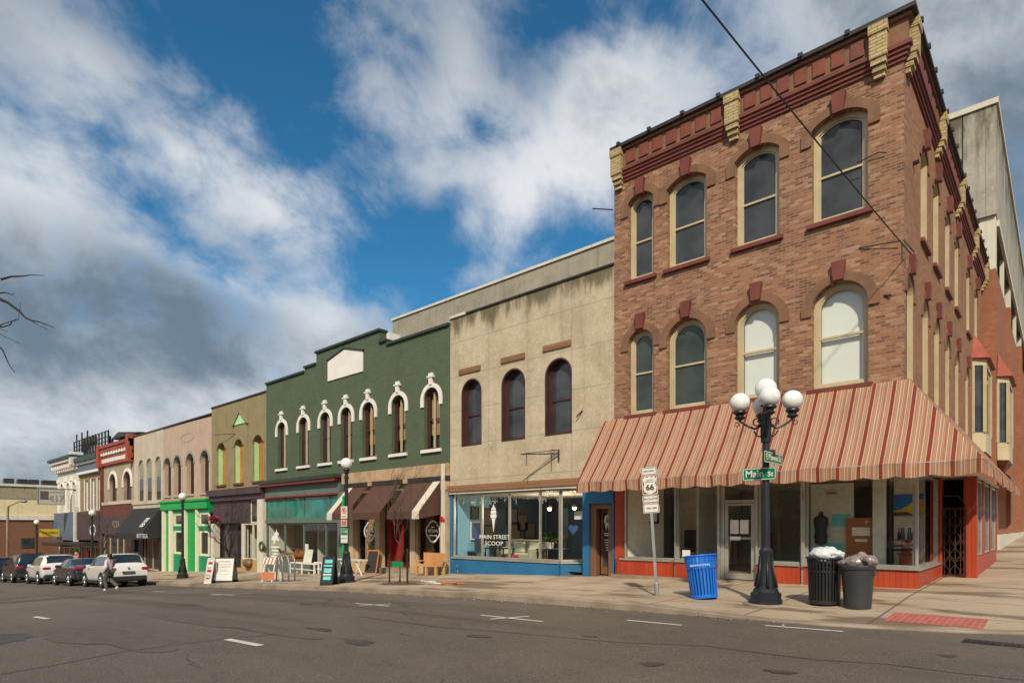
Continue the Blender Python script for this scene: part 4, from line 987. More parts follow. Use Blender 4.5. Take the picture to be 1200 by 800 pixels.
room(gb, L0 + .25, L1, .02, 5, -.7, 3.0, m['int_sage'], m['int_dim'], m['int_dim'], m['int_floor'])
MB().box(L0 + 3.2, L0 + 3.3, 1.2, 3.5, -.7, 2.2).build('interior_partition', m['int_sage'], gb)
ho = MB(); hx, hz = fx(323), .82
pts = [(-.55, .0), (-.42, .25), (-.2, .30), (-.05, .5), (.12, .55), (.2, .75), (.26, .55), (.45, .5), (.55, .38), (.35, .3), (.4, .1), (.62, .02), (.5, -.1), (.25, .0), (.05, -.05), (-.1, -.28), (-.35, -.35), (-.22, -.15), (-.35, -.02)]
ho.prism([(hx + a*.75, hz + b*.75) for a, b in pts[::-1]], FRONT(-.025), 0, .004); ho.build('horse_decal', m['decal'], gh)
for i, (v, w) in enumerate(((.38, .9), (.2, .7), (.02, .55), (-.12, .8))): MB().mbox(FRONT(-.025), hx - w/2, hx + w/2, v, v + .09, 0, .003).build('decal_line', m['decal'], gh)
MB().mbox(FRONT(-.025), fx(358), fx(362), .1, .65, 0, .003).build('window_poster', m['sign_white'], gh)
# right shop with brown awnings
R0, R1 = fx(411), X1
slab(gb, 'sandstone_lintel', m['stone'], (fx(398) + .3, R1 - .02, -.10, .3, 3.46, 3.945), bevel=.015)
slab(gb, 'dark_beam', m['tin'], (R0, R1 - .02, -.2, .2, 3.26, 3.455))
for a in (R0 + .02, R1 - .42): slab(gb, 'shop_pilaster', m['cream_wood'], (a, a + .36, -.14, .25, -1.4, 2.9), (a - .03, a + .39, -.2, .25, 2.901, 3.258), bevel=.01)
P1, P2 = fx(437.5), fx(481)
for p in (fx(443), fx(484)): slab(gb, 'shop_pilaster', m['cream_wood'], (p - .16, p + .16, -.04, .25, -1.2, 2.6))
ga = glazing(gb, m['cream_wood'], m['glass'], FRONT(.05), [R0 + .38, fx(443) - .16], -.05, 2.6, .06)
gd = glazing(gb, m['cream_wood'], m['glass'], FRONT(.05), [fx(484) + .16, R1 - .43], -.05, 2.6, .06)
slab(gb, 'stall_riser', m['cream_wood'], (R0 + .38, fx(443) - .16, -.02, .2, -1.1, -.052), (fx(484) + .16, R1 - .43, -.02, .2, -1.1, -.052))
slab(gb, 'shop_header', m['cream_wood'], (R0 + .39, R1 - .43, -.02, .2, 2.601, 3.255))
dd = MB(); da, db = fx(443) + .16, fx(484) - .16
dd.strip(rect(da + .62, db - .62, -.4, 2.35), rect(da + .001, db - .001, -.9, 2.598), FRONT(.6), -.1, 0, True); dd.mbox(FRONT(.6), da + .03, da + .25, -.9, 2.59, .001, .25); dd.mbox(FRONT(.6), db - .25, db - .03, -.9, 2.59, .001, .25); dd.build('red_door_surround', m['door_red'], gb)
do_ = MB(); do_.strip(rect(da + .75, db - .75, .0, 1.9), rect(da + .63, db - .63, -.55, 2.0), FRONT(.62), -.08, 0, True); dob = do_.build('shop_door', m['door_red'], gb); MB().poly(rect(da + .74, db - .74, -.01, 1.91), FRONT(.62), -.04).build('pane', m['glass'], dob)
slab(gb, 'door_step', m['curb'], (da, db, -.15, .9, -1.2, zs(-20) + .14))
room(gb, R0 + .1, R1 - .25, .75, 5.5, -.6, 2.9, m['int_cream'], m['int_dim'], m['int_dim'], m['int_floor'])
def drapes(par, x0, x1, z0, z1, y):
    mb = MB(); k = 24; mb.add([(lerp(x0, x1, i/k), y + .04*math.sin(i*1.9), z) for i in range(k+1) for z in (z0, z1)], [(i*2, i*2+2, i*2+3, i*2+1) for i in range(k)]); mb.build('curtain', m['curtain'], par)
drapes(ga, R0 + .5, R0 + 1.3, -.3, 2.55, .45); drapes(gd, fx(484) + .25, fx(484) + .75, -.3, 2.55, .45)
def quatre(par, u, v, s, mp):
    ps = []
    for k in range(48):
        a = 2*math.pi*k/48; ps.append((s*(.84 + .15*abs(math.cos(2*a))**.6)*math.cos(a), s*(.84 + .15*abs(math.cos(2*a))**.6)*math.sin(a)))
    mb = MB(); mb.strip([(u + a*.84, v + b*.84) for a, b in ps], [(u + a, v + b) for a, b in ps], mp, .001, .004, True); mb.build('quatrefoil_decal', m['decal'], par)
    x, y, z = mp(u, v, .006)
    text('lettering', 'IVY LANE', s*.31, (x, y, z + .02), m['decal'], par, sx=.95, bold=.012); MB().mbox(mp, u - s*.5, u + s*.5, v - s*.42, v - s*.28, .001, .004).build('decal_bar', m['decal'], par); MB().mbox(mp, u - s*.26, u + s*.26, v + s*.32, v + s*.42, .001, .004).build('decal_bar', m['decal'], par)
quatre(ga, fx(432.5), 1.30, .45, FRONT(.04)); quatre(gd, fx(506.5), 1.32, .45, FRONT(.04))
AX = [fx(398, -1.1) - .2, fx(427, -.9), fx(464, -.9), fx(517, -.9)]
segs = [(fx(412), fx(435)), (fx(441.5), fx(474.5)), (fx(483), fx(522) - .05)]
for i, (a, b) in enumerate(segs):
    mb = MB(); y1, z1, z0 = -1.25, 2.08, 3.24; dx = 0.0
    T = [(a, -.21, z0), (b, -.21, z0), (b + dx, y1, z1), (a + dx, y1, z1), (b + dx, y1 - .01, z1 - .28), (a + dx, y1 - .01, z1 - .28), (b, -.21, z1 - .1), (a, -.21, z1 - .1)]
    mb.add(T, [(0, 3, 2, 1), (3, 5, 4, 2)] + ([(1, 2, 4, 6)] if i == 2 else []))
    ao = mb.build('shop_awning', m['canvas'], gb)
    st = MB()
    for u, w in ([(a, .42)] if i == 0 else []) + ([(b - .42, .42)] if i == 2 else []):
        st.add([(u, -.22, z0 + .012), (u + w, -.22, z0 + .012), (u + w, y1 - .01, z1 + .012), (u, y1 - .01, z1 + .012), (u + w, y1 - .024, z1 - .285), (u, y1 - .024, z1 - .285)], [(0, 3, 2, 1), (3, 5, 4, 2)])
    if st.v: st.build('awning_stripe', m['canvas_white'], ao)
for p in (fx(440) - .1, fx(480)): slab(gb, 'corbel_block', m['stone'], (p - .12, p + .12, -.26, -.201, 3.27, 3.44))
mb = MB(); mb.ball((fx(524.5), -.28, 1.78), .13, 16, 8, (1, .35, 1)); mb.build('alarm_bell', m['bell_red'], gb, smooth='all')
slab(gb, 'downpipe', m['white_worn'], (X1 - .16, X1 - .06, -.30, -.18, -.9, 3.9))
# ================================================================== 4: olive building
ob = building('olive_stucco_building', 'narrow olive stucco building with lime edged orange boarded windows and a triangle ornament', -36)
X0, X1 = -39.47, -32.3
OW = [(fx(a), fx(b), 4.05, v, .40) for a, b, v in ((255, 264.5, 6.2), (275, 285, 6.2), (297, 308.5, 6.2))]
wl = MB(); wl.wall(rect(X0, X1 - .006, 3.72, 8.84), [arch(*h) for h in OW], FRONT(0), .4); wl.build('front_wall', m['olive'], ob)
shell(ob, X0, X1, .41, 14, -2.0, 8.8, m['olive'])
slab(ob, 'coping', m['tin'], (X0, X1 - .01, -.06, .4, 8.842, 8.92))
for a, b, v0, vs, r in OW:
    mb = MB(); mb.mbox(FRONT(0), a + .01, b - .01, v0, vs + r*.8, -.36, -.30)
    f = mb.build('window', m['orange_wood'], ob)
    MB().mbox(FRONT(0), a + .003, a + .04, v0 + .01, vs + .15, -.298, -.06).build('lime_jamb', m['lime'], f)
    MB().mbox(FRONT(0), (a+b)/2 + .2, b - .1, v0 + .05, vs + .2, -.298, -.27).build('pane', m['pane'], f)
    MB().mbox(FRONT(0), a - .08, b + .08, v0 - .12, v0 - .002, -.2, .08).build('sill', m['oxblood'], f)
    mb = MB(); mb.strip(arc(a, b, vs, r), arc(a - .14, b + .14, vs, r + .14), FRONT(0), 0, .05); mb.build('hood', m['olive'], f)
tx = fx(281.5); MB().prism([(tx - .72, 7.45), (tx + .85, 7.45), (tx + .05, 8.1)], FRONT(0), 0, .05).build('triangle_ornament', m['lime'], ob)
mb = MB(); mb.strip([(tx - .72, 7.45), (tx + .05, 8.1), (tx + .85, 7.45)], [(tx - .95, 7.39), (tx + .05, 8.23), (tx + 1.08, 7.39)], FRONT(0), 0, .12); mb.build('triangle_rim', m['olive'], ob)
MB().tube([(fx(262), -.5, 7.0), (fx(276), -.03, 6.95)], .02, 5).build('wall_rod', m['iron_rail'], ob)
slab(ob, 'shop_cornice', m['plum'], (X0 + .02, X1 - .02, -.35, .3, 3.35, 3.72), (X0 + .05, X1 - .05, -.2, .3, 3.05, 3.349))
mm = [fx(250), fx(272), fx(284.5), fx(301), fx(308)]
tf = slab(ob, 'transom_board', m['plum'], (mm[0], mm[1] - .06, -.04, .05, 1.72, 3.049), (mm[1], mm[2] - .06, -.04, .05, 1.72, 3.049), (mm[2], mm[3] - .8, -.04, .05, 1.72, 3.049))
glazing(ob, m['white_worn'], m['pane_green'], FRONT(0), [mm[3] - .75, mm[3] + .1], 1.72, 3.045, .07)
glazing(ob, m['white_worn'], m['glass'], FRONT(.0), [mm[2] + .1, mm[2] + 1.25, mm[3] + .1], -.35, 1.70, .08)
glazing(ob, m['iron_rail'], m['pane'], FRONT(.35), [mm[0] + .5, mm[1], mm[2]], -.9, 1.70, .09)
slab(ob, 'board_riser', m['pale_wood'], (mm[2] - .1, mm[3] + .6, -.06, .3, -1.7, -.355), (mm[1] - .5, mm[2] - .12, .1, .34, -1.7, -.9))
slab(ob, 'white_post', m['white_worn'], (fx(304.5), X1 - .08, -.16, .3, -1.6, 3.04), (X0 + .1, X0 + .5, -.1, .3, -1.6, 1.7), (mm[2] - .06, mm[2] + .09, -.05, .3, -.354, 1.71))
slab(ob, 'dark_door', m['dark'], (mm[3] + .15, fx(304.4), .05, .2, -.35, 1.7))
room(ob, mm[2], mm[3] + .2, .36, 3, -.7, 2.9, m['int_sage'], m['int_sage'], m['int_sage'], m['int_floor'])
# hanging basket
hb = thing('hanging_basket', 'magenta flowered hanging basket beside the bright green shop', 'hanging basket', (fx(251, -1.1), -1.1, 1.95))
mb = MB(); mb.lathe([(.05, -.25), (.22, -.1), (.27, .05)], 12); mb.build('basket', m['iron_rail'], hb)
rr = random.Random(4); mb = MB()
for k in range(150):
    a, r, z = rr.uniform(0, 6.28), rr.uniform(0, .36), rr.uniform(-.2, .2); p = (r*math.cos(a), r*math.sin(a), z*(1 - r*.6)); s_ = rr.uniform(.03, .06); d = Vector((rr.uniform(-1, 1), rr.uniform(-1, 1), rr.uniform(-1, 1))).normalized(); e = d.orthogonal().normalized()
    mb.quad(*[tuple(Vector(p) + q) for q in (d*s_, e*s_, -d*s_, -e*s_)])
mb.build('flowers', m['berry'], hb); MB().tube([(0, 0, .05), (0, .1, .75), (0, 1.05, .85)], .015, 5).build('bracket', m['iron_rail'], hb)

# ================================================================== 5: pink with bright green shop
pb = building('pink_stucco_building', 'pink stucco building with four narrow dark arched windows over a bright green shop', -43.6)
X0, X1 = -47.84, -39.47
PW = [(fx(c) - .62, fx(c) + .62, 3.66, 5.75, .60) for c in (196, 207.5, 222.5, 239.5)]
wl = MB(); wl.wall([(X0, 3.45), (X1 - .006, 3.45), (X1 - .006, 8.40), (X0, 8.52)], [arch(*h) for h in PW], FRONT(0.03), .4); wl.build('front_wall', m['pink'], pb)
shell(pb, X0, X1, .41, 14, -2.4, 8.35, m['pink']); slab(pb, 'coping', m['maroon'], (X0, X1 - .01, -.05, .4, 8.522, 8.60))
for h in PW: window(pb, FRONT(.03), *h, m['maroon'], m['pane'], fw=.12, back=.26, mull=1, sill=(m['pink'], .12, .08, .08), hood=(m['sage'], .16, .1, .05))
mb = MB(); cx = fx(219)
mb.strip([(cx + 1.1*math.cos(t), 7.45 + .25*math.sin(t)) for t in [k*2*math.pi/20 for k in range(20)]], [(cx + 1.18*math.cos(t), 7.45 + .31*math.sin(t)) for t in [k*2*math.pi/20 for k in range(20)]], FRONT(.03), 0, .012, True)
mb.build('ghost_sign', m['tan'], pb)
slab(pb, 'sill_band', m['stone'], (X0 + .02, X1 - .02, -.08, .3, 3.3, 3.448))
slab(pb, 'green_fascia', m['shop_green'], (X0 + .1, X1 - .25, -.24, .3, 2.66, 3.14), (X0 + .05, X1 - .2, -.32, .3, 3.141, 3.298), bevel=.03)
def gp(a, b, y0, y1, z0, z1, mt, nm): slab(pb, nm, mt, (a, b, y0, y1, z0, z1))
gx = lambda p: fx(p, -.1)
for a, b in ((190.5, 193.2), (198.5, 202), (216, 217.8), (229.8, 231.6)): gp(gx(a), gx(b), -.16, .2, -1.75, 2.659, m['cream_trim'], 'cream_pilaster')
gp(X0 + .2, gx(190.4), -.12, .2, -2.2, 2.659, m['shop_green'], 'green_panel')
gp(gx(193.3), gx(198.4), -.02, .1, -1.75, 2.659, m['shop_green'], 'green_door'); gp(gx(218), gx(229.2), .0, .1, -1.6, 2.659, m['shop_green'], 'green_door'); gp(gx(229.3), gx(229.75), -.1, .54, -1.6, 2.659, m['shop_green'], 'green_panel')
for a, b in ((202.2, 215.8), (231.8, X1 and 246)):
    A, B = gx(a), gx(b) if b != 246 else X1 - .25
    gp(A, B, -.04, .2, -1.6, -.36, m['shop_green_dark'], 'green_panel'); gp(A, B, -.06, .2, 1.28, 1.55, m['shop_green_dark'], 'green_panel'); gp(A, B, -.06, .2, 2.42, 2.659, m['shop_green_dark'], 'green_panel')
    glazing(pb, m['cream_trim'], m['pane_green'], FRONT(-.02), [A + .12, B - .12], -.355, 1.275, .15); glazing(pb, m['cream_trim'], m['pane_green'], FRONT(-.02), [A + .12, B - .12], 1.555, 2.415, .13)
gp(gx(190.5), gx(217), -.2, .25, -1.9, -1.751, m['cream_trim'], 'cream_base'); gp(gx(229.8), X1 - .25, -.2, .25, -1.9, -1.62, m['cream_trim'], 'cream_base'); gp(X0 + .2, X1 - .25, -.14, .3, -2.4, -1.901, m['shop_green_dark'], 'green_base')

# ================================================================== 6: cream with blind arches
cb2 = building('cream_stucco_building', 'cream stucco building with three grey blind arches over a black awning', -51)
X0, X1 = -54.11, -47.84
wl = MB(); wl.wall(rect(X0, X1 - .006, 3.45, 8.5), [arch(fx(c) - .62, fx(c) + .62, 3.4, 6.0, .62) for c in (165, 174.5, 185)], FRONT(0), .4); wl.build('front_wall', m['cream'], cb2)
shell(cb2, X0, X1, .41, 14, -2.6, 8.45, m['cream']); slab(cb2, 'coping', m['maroon'], (X0, X1 - .01, -.05, .4, 8.502, 8.60))
for c in (165, 174.5, 185):
    u = fx(c); f = MB().mbox(FRONT(0), u - .615, u + .615, 3.35, 6.65, -.3, -.12).build('blind_arch', m['sage'], cb2)
    MB().mbox(FRONT(0), u - .40, u + .45, 3.48, 5.15, -.1199, -.06).build('pane', m['pane'], f)
slab(cb2, 'cornice_band', m['cream'], (X0 + .02, X1 - .02, -.16, .3, 3.2, 3.449), (X0 + .02, X1 - .02, -.08, .3, 2.9, 3.199))
slab(cb2, 'shop_front_frame', m['trim_black'], (X0 + .05, X0 + .5, -.1, .3, -2.6, 2.9), (X1 - .5, X1 - .05, -.1, .3, -2.6, 2.9), (X0 + 2.0, X0 + 2.35, -.1, .3, -2.6, 1.0))
glazing(cb2, m['trim_black'], m['pane'], FRONT(0), [X0 + .51, X0 + 2.0], -1.7, 1.0, .08); glazing(cb2, m['cream_wood'], m['pane'], FRONT(0), [X0 + 2.36, X0 + 4.2, X1 - .51], -1.7, 1.0, .1)
slab(cb2, 'stall_riser', m['trim_black'], (X0 + .5, X1 - .5, -.05, .3, -2.6, -1.702))
mb = MB(); a, b = X0 + .1, X1 - .1; y1, z0, z1 = -1.3, 2.88, 1.05
mb.add([(a, -.1, z0), (b, -.1, z0), (b, y1, z1), (a, y1, z1), (b, y1 - .01, z1 - .45), (a, y1 - .01, z1 - .45), (b, -.1, z1 - .3), (a, -.1, z1 - .3)], [(0, 3, 2, 1), (3, 5, 4, 2), (1, 2, 4, 6), (0, 7, 5, 3)])
ao = mb.build('shop_awning', m['black_canvas'], cb2)
ang = math.atan2(z0 - z1, 1.2)
text('lettering', 'gg', 1.15, (fx(171, -.8), -.78, 2.0), m['decal'], ao, rot=(math.pi/2 - (math.pi/2 - ang), 0, 0), shear=.35, sx=.8)
text('lettering', 'BOTTEGA', .42, (fx(167, -1.3), y1 - .03, z1 - .2), m['decal'], ao, sx=1.2)

# ================================================================== 7: tan with red cornice
rb = building('tan_arched_building', 'tan stucco building with two white hooded arches under a rust red bracketed cornice', -58)
X0, X1 = -62.46, -54.11
RW = [(fx(c) - .95, fx(c) + .95, 3.62, 5.0, .95) for c in (132.5, 149.5)]
wl = MB(); wl.wall(rect(X0, X1 - .006, 3.5, 7.9), [arch(*h) for h in RW], FRONT(0), .4); wl.build('front_wall', m['tan'], rb)
shell(rb, X0, X1, .41, 14, -3.2, 8.3, m['tan'])
for h in RW: window(rb, FRONT(0), *h, m['maroon'], m['pane'], fw=.14, back=.22, sill=(m['white_worn'], .2, .12, .2), hood=(m['white'], .26, .3, .08))
ZC = -.42
slab(rb, 'cornice_band', m['rust'], (X0 + .02, X1 - .02, -.2, .3, 7.15 + ZC, 7.35 + ZC), (X0 + .02, X1 - .02, -.14, .3, 7.75 + ZC, 7.98 + ZC), (X0 + .02, X1 - .02, -.4, .3, 8.6 + ZC, 8.85 + ZC), (X0 + .02, X1 - .02, -.3, .3, 8.25 + ZC, 8.599 + ZC), (X0 + .02, X1 - .02, -.08, .3, 7.351 + ZC, 7.749 + ZC), (X0 + .02, X1 - .02, -.09, .3, 7.981 + ZC, 8.249 + ZC))
for k in range(11):
    u = lerp(X0 + .7, X1 - .7, k/10); MB().box(u - .19, u + .19, -.28, -.081, 7.99 + ZC, 8.50 + ZC).build('cornice_bracket', m['white'], rb, bevel=.03)
mb = MB()
for k in range(16): u = lerp(X0 + .6, X1 - .6, k/15); mb.box(u - .16, u + .16, -.17, -.079, 7.40 + ZC, 7.72 + ZC)
mb.build('dentil_course', m['white'], rb)
slab(rb, 'cornice_console', m['rust'], (X0 + .02, X0 + .42, -.5, .3, 6.6, 8.55), (X1 - .42, X1 - .02, -.5, .3, 6.6, 8.75), bevel=.06)
slab(rb, 'red_fascia', m['dk_red_brick'], (X0 + .3, X1 - .1, -.12, .3, 2.3, 3.35)); slab(rb, 'stone_band', m['cream'], (X0 + .02, X1 - .02, -.18, .3, 3.351, 3.6))
slab(rb, 'brick_pier', m['dk_red_brick'], (X0 + .02, X0 + .45, -.2, .3, -3.2, 6.59))
slab(rb, 'grey_fascia', m['plum'], (X0 + .46, X1 - .1, -.3, .3, .9, 2.299), bevel=.02); text('lettering', 'PIZZA', .7, (fx(141), -.33, 1.7), m['tan'], rb)
glazing(rb, m['cream_wood'], m['pane'], FRONT(0), [X0 + .5, X0 + 2.2, X0 + 4.2, X0 + 5.8, X1 - .2], -2.6, .89, .12); slab(rb, 'stall_riser', m['trim_black'], (X0 + .46, X1 - .1, -.04, .3, -3.3, -2.602))

# ================================================================== 8: slate blue cornice
sb = building('blue_cornice_building', 'brick building with slate blue and teal cornice and white framed slit windows', -66)
X0, X1 = -69.59, -62.46
SW = [(fx(c) - .55, fx(c) + .6, 3.0, 5.8, 0) for c in (101.5, 109, 116.5)]
wl = MB(); wl.wall(rect(X0, X1 - .006, 2.9, 6.6), [arch(*h) for h in SW], FRONT(0), .4); wl.build('front_wall', m['tan_brick'], sb)
shell(sb, X0, X1, .41, 14, -3.4, 7.5, m['tan_brick'])
for h in SW:
    f = window(sb, FRONT(0), *h, m['white'], m['pane'], fw=.14, back=.12)
    MB().mbox(FRONT(0), h[0] - .22, h[0] - .002, 2.98, 5.85, .001, .03).build('white_shutter', m['white'], f)
slab(sb, 'cornice_band', m['slate_blue'], (X0 + .02, X1 - .02, -.2, .3, 6.6, 7.3)); slab(sb, 'white_moulding', m['white'], (X0 + .02, X1 - .02, -.32, .3, 6.38, 6.599), (X0 + .02, X1 - .02, -.36, .3, 7.301, 7.52)); slab(sb, 'teal_cornice', m['teal_dark'], (X0 + .02, X1 - .02, -.55, .3, 7.521, 7.95))
slab(sb, 'fascia', m['plum'], (X0 + .05, X1 - .05, -.3, .3, .3, 2.89)); mb = MB(); u = fx(113.5); mb.strip([(u + .75*math.cos(k*math.pi/10), 1.2 + .42*math.sin(k*math.pi/10)) for k in range(20)], [(u + .9*math.cos(k*math.pi/10), 1.2 + .55*math.sin(k*math.pi/10)) for k in range(20)], FRONT(-.3), 0, .03, True); mb.build('oval_emblem', m['decal'], sb)
slab(sb, 'canopy', m['tin'], (X0 + .05, X1 - .2, -1.6, .2, -.15, .10))
glazing(sb, m['cream_wood'], m['pane'], FRONT(0), [X0 + .3, X0 + 2, X0 + 3.4, X0 + 5.1, X1 - .3], -3.2, -.2, .16)
MB().box(fx(103.5) - .5, fx(103.5) + .5, -.12, -.06, -1.75, -.75).build('red_poster', m['bell_red'], sb)

# ================================================================== 9: white ornate end building
wb = building('white_ornate_building', 'white ornate end of row building with carved pilasters and heavy cornice', -74)
X0, X1 = -78.1, -69.59
WW = [(fx(c) - .45, fx(c) + .5, 3.0, 5.6, .3) for c in (73.5, 80.5, 87.5)]
wl = MB(); wl.wall(rect(X0, X1 - .006, 2.9, 7.4), [arch(*h) for h in WW], FRONT(0), .4); wl.build('front_wall', m['white_worn'], wb)
shell(wb, X0, X1, .41, 14, -4.0, 8.0, m['tan_brick'])
for h in WW: window(wb, FRONT(0), *h, m['white'], m['pane'], fw=.1, back=.2, hood=(m['white'], .2, .1, .1))
for u in (X0 + .3, fx(77.2), fx(84), X1 - .3): slab(wb, 'pilaster', m['white'], (u - .26, u + .26, -.08, .1, 2.9, 6.0), (u - .34, u + .34, -.14, .1, 6.001, 6.4), bevel=.03)
slab(wb, 'cornice_band', m['white_worn'], (X0 - .1, X1 - .02, -.3, .3, 7.0, 7.25), (X0 - .1, X1 - .02, -.2, .3, 7.251, 7.6), (X0 - .2, X1 - .02, -.45, .3, 7.601, 7.8), (X0 - .35, X1 - .02, -.7, .3, 7.801, 8.1)); slab(wb, 'cornice_cap', m['teal_dark'], (X0 - .5, X1 - .02, -.85, .3, 8.101, 8.35))
slab(wb, 'corner_block', m['white_worn'], (X1 - .6, X1 - .03, -.8, .3, 7.3, 8.6), bevel=.08)
for k in range(10): u = lerp(X0 + .2, X1 - .9, k/9); MB().box(u - .12, u + .12, -.6, -.21, 7.3, 7.6).build('cornice_bracket', m['white'], wb, bevel=.02)
slab(wb, 'fascia', m['slate_blue'], (X0 + .05, X1 - .4, -.35, .3, .2, 2.89)); slab(wb, 'blue_panel', m['blue'], (X0 + .05, X0 + 1.2, -.37, -.351, .3, 2.0)); slab(wb, 'white_pipe', m['white_worn'], (X1 - .5, X1 - .15, -.45, -.1, -.1, 3.4))
slab(wb, 'canopy', m['tin'], (X0 + 1, X1 - .1, -1.6, .2, -.35, -.1))
glazing(wb, m['white_worn'], m['pane'], FRONT(0), [X0 + .3, X0 + 2.5, X0 + 4.6, X0 + 6.6, X1 - .2], -3.4, -.36, .2)
# yellow hanging sign at the far corner
ys = thing('yellow_shop_sign', 'yellow hanging shop sign on the far street corner', 'sign', (-76, -1.1, .9), (0, 0, R_(90))); MB().box(-.85, .85, -.1, .1, -.38, .38).build('sign_board', m['yellow_sign'], ys)
text('lettering', 'TAVERN', .34, (0, -.12, 0), m['black'], ys); MB().box(.85, 1.3, -.05, .05, .2, .3).build('bracket', m['iron_rail'], ys)

# roof terrace railing and steel deck seen over the row
rt = thing('roof_terrace', 'dark steel roof terrace with tall railing posts above the blue cornice building', 'roof terrace', (-66, 6, 0), local=False)
ya, yb = 4.5, 9.0; xa, xb = fx(87, ya), fx(127, ya); zr = lambda px, py: fz(px, py, ya)
zd = zr(100, 531); zt_ = zr(100, 514)
for k in range(13): x = lerp(xa, xb, k/12); MB().box(x - .07, x + .07, ya - .07, ya + .07, zd - 2.5, zt_ + (.9 if k in (1, 3, 5) else .1)).build('railing_post', m['iron_rail'], rt)
mb = MB()
for z in (lerp(zd, zt_, .35), lerp(zd, zt_, .65), zt_): mb.box(xa, xb, ya - .04, ya + .04, z, z + .07)
mb.build('railing', m['iron_rail'], rt); mb = MB(); mb.box(xa, xb, ya, yb, zd - .35, zd)
for k in range(6): x = lerp(xa, xb, k/6); mb.tube([(x, ya, zd - 2.2), (x + 1.4, ya, zd - .2)], .09, 5)
mb.build('deck', m['iron_rail'], rt)
for px in (89.5, 93, 96.5, 100, 103.5): x = fx(px, ya); MB().lathe([(.06, zd), (.10, zd + .9), (.24, zd + 1.2), (.20, zd + 1.9), (.05, zt_ + .55)], 8, (x, ya + .7)).build('folded_parasol', m['iron_rail'], rt, smooth=40)
sl2 = MB(); x2, x3 = fx(130, ya), fx(166, ya); z2 = zr(135, 513); sl2.add([(x2, ya, z2), (x3, ya, z2 - .2), (x3, yb, z2 - .2), (x2, yb, z2), (lerp(x2, x3, .25), ya, z2 + .55), (lerp(x2, x3, .25), yb, z2 + .55)], [(0, 1, 4), (1, 2, 5, 4), (2, 3, 5), (3, 0, 4, 5)])
for x in (x2 + .1, fx(139, ya), fx(147, ya)): sl2.box(x - .10, x + .10, ya, ya + .2, z2 - 4, z2)
sl2.build('stair_roof', m['tin'], rt); MB().box(x2 - 1.3, x2 - 1.0, ya, ya + .3, z2 - 4, z2 + .5).build('terrace_post', m['iron_rail'], rt)

# ================================================================== building closing the street
fb = building('yellow_and_brick_building', 'pale yellow over red brick building closing the far end of the street', -100)
XF = -100.0; yA, yB = -40, 40
slab(fb, 'brick_wall', m['red_brick'], (-125, XF, yA, yB, -5, 2.4)); slab(fb, 'stone_band', m['white_worn'], (-125, XF + .2, yA, yB, 2.401, 2.95)); slab(fb, 'yellow_wall', m['yellow_wall'], (-125, XF - .05, yA, yB, 2.951, 5.1)); slab(fb, 'taupe_wall', m['taupe'], (-125, XF + .02, yA, yB, 5.101, 6.7)); slab(fb, 'coping', m['white_worn'], (-125, XF + .2, yA, yB, 6.701, 7.0))
for y, z in ((1.2, -.6), (1.2, -3.1)): MB().box(XF - .1, XF + .06, y - .65, y + .65, z - .65, z + .65).build('window', m['pane'], fb)
for y in (-.4, 1.0, 2.2, 3.6, 4.6): MB().box(XF - 2.5, XF - 1.3, y - .55, y + .45, 7.0, 7.75).build('roof_vent', m['tin'], fb)
bs = thing('board_sign', 'white hanging sign board reading 417 at the far end of the row', 'sign', (-72.0, -1.8, 4.4), (0, 0, R_(90)))
MB().box(-1.05, 1.05, -.08, .08, -.78, .78).build('sign_board', m['board_grey'], bs); mb = MB(); mb.strip(rect(-1.0, 1.0, -.72, .72), rect(-1.08, 1.08, -.8, .8), FRONT(-.08), 0, .05, True); mb.build('sign_frame', m['steel'], bs)
text('lettering', '417', .85, (.42, -.10, -.22), m['steel'], bs, sx=.95, bold=.02); MB().box(-.1, .95, -.10, -.081, .38, .46).build('sign_line', m['steel'], bs)
MB().box(-.85, -.2, -.10, -.081, -.3, .5).build('picture_panel', m['photo_dark'], bs); MB().box(1.0, 2.0, -.04, .04, .70, .78).build('bracket', m['iron_rail'], bs)

# the other side of the street, which the shop windows mirror
for k, (xa, xb, h, mt, lab) in enumerate(((-62, -46, 7.5, 'tan_brick', 'tan brick shop across the street at the far end'), (-45.6, -31, 8.5, 'red_brick', 'red brown brick shop across the street facing the bright green shop'), (-30.6, -19, 7.0, 'pink', 'pale stucco shop across the street facing the green building'),
        (-18.6, -6, 9.0, 'dk_red_brick', 'dark red brick building across the street facing the concrete front'), (-5.6, 9, 8.0, 'tan', 'tan stucco building across the street facing the corner building'))):
    Yo = -25.5; z0 = zs((xa + xb)/2) - .3; o = thing('opposite_building', lab, 'building', ((xa + xb)/2, Yo, z0), local=False, group='buildings across the street')
    MB().box(xa, xb, Yo - 12, Yo, z0 - .6, z0 + h).build('wall', m[mt], o); MB().box(xa + .02, xb - .02, Yo + .002, Yo + .35, z0 + h - .7, z0 + h - .1).build('cornice', m['brownstone'], o)
    n_ = int((xb - xa)/2.4)
    for q in range(n_):
        u = lerp(xa + 1.2, xb - 1.2, q/(n_ - 1)); MB().box(u - .5, u + .5, Yo - .05, Yo + .03, z0 + 4.3, z0 + 6.2).build('window', m['pane'], o)
    MB().box(xa + .6, xb - .6, Yo - .05, Yo + .04, z0 + .7, z0 + 3.0).build('shop_window', m['pane'], o)

# overhead wire
wr = MB(); A = Vector((-2.5, .1, 7.52)); B = A + (Vector((-3.42, -8.2, 8.37)) - A) * 1.9
wr.tube([A.lerp(B, k/24) - Vector((0, 0, .35*4*(k/24)*(1 - k/24)*.4)) for k in range(25)], .014, 6); tag(wr.build('overhead_wire', m['black']), 'black overhead wire running down to the corner of the brick building', 'wire')
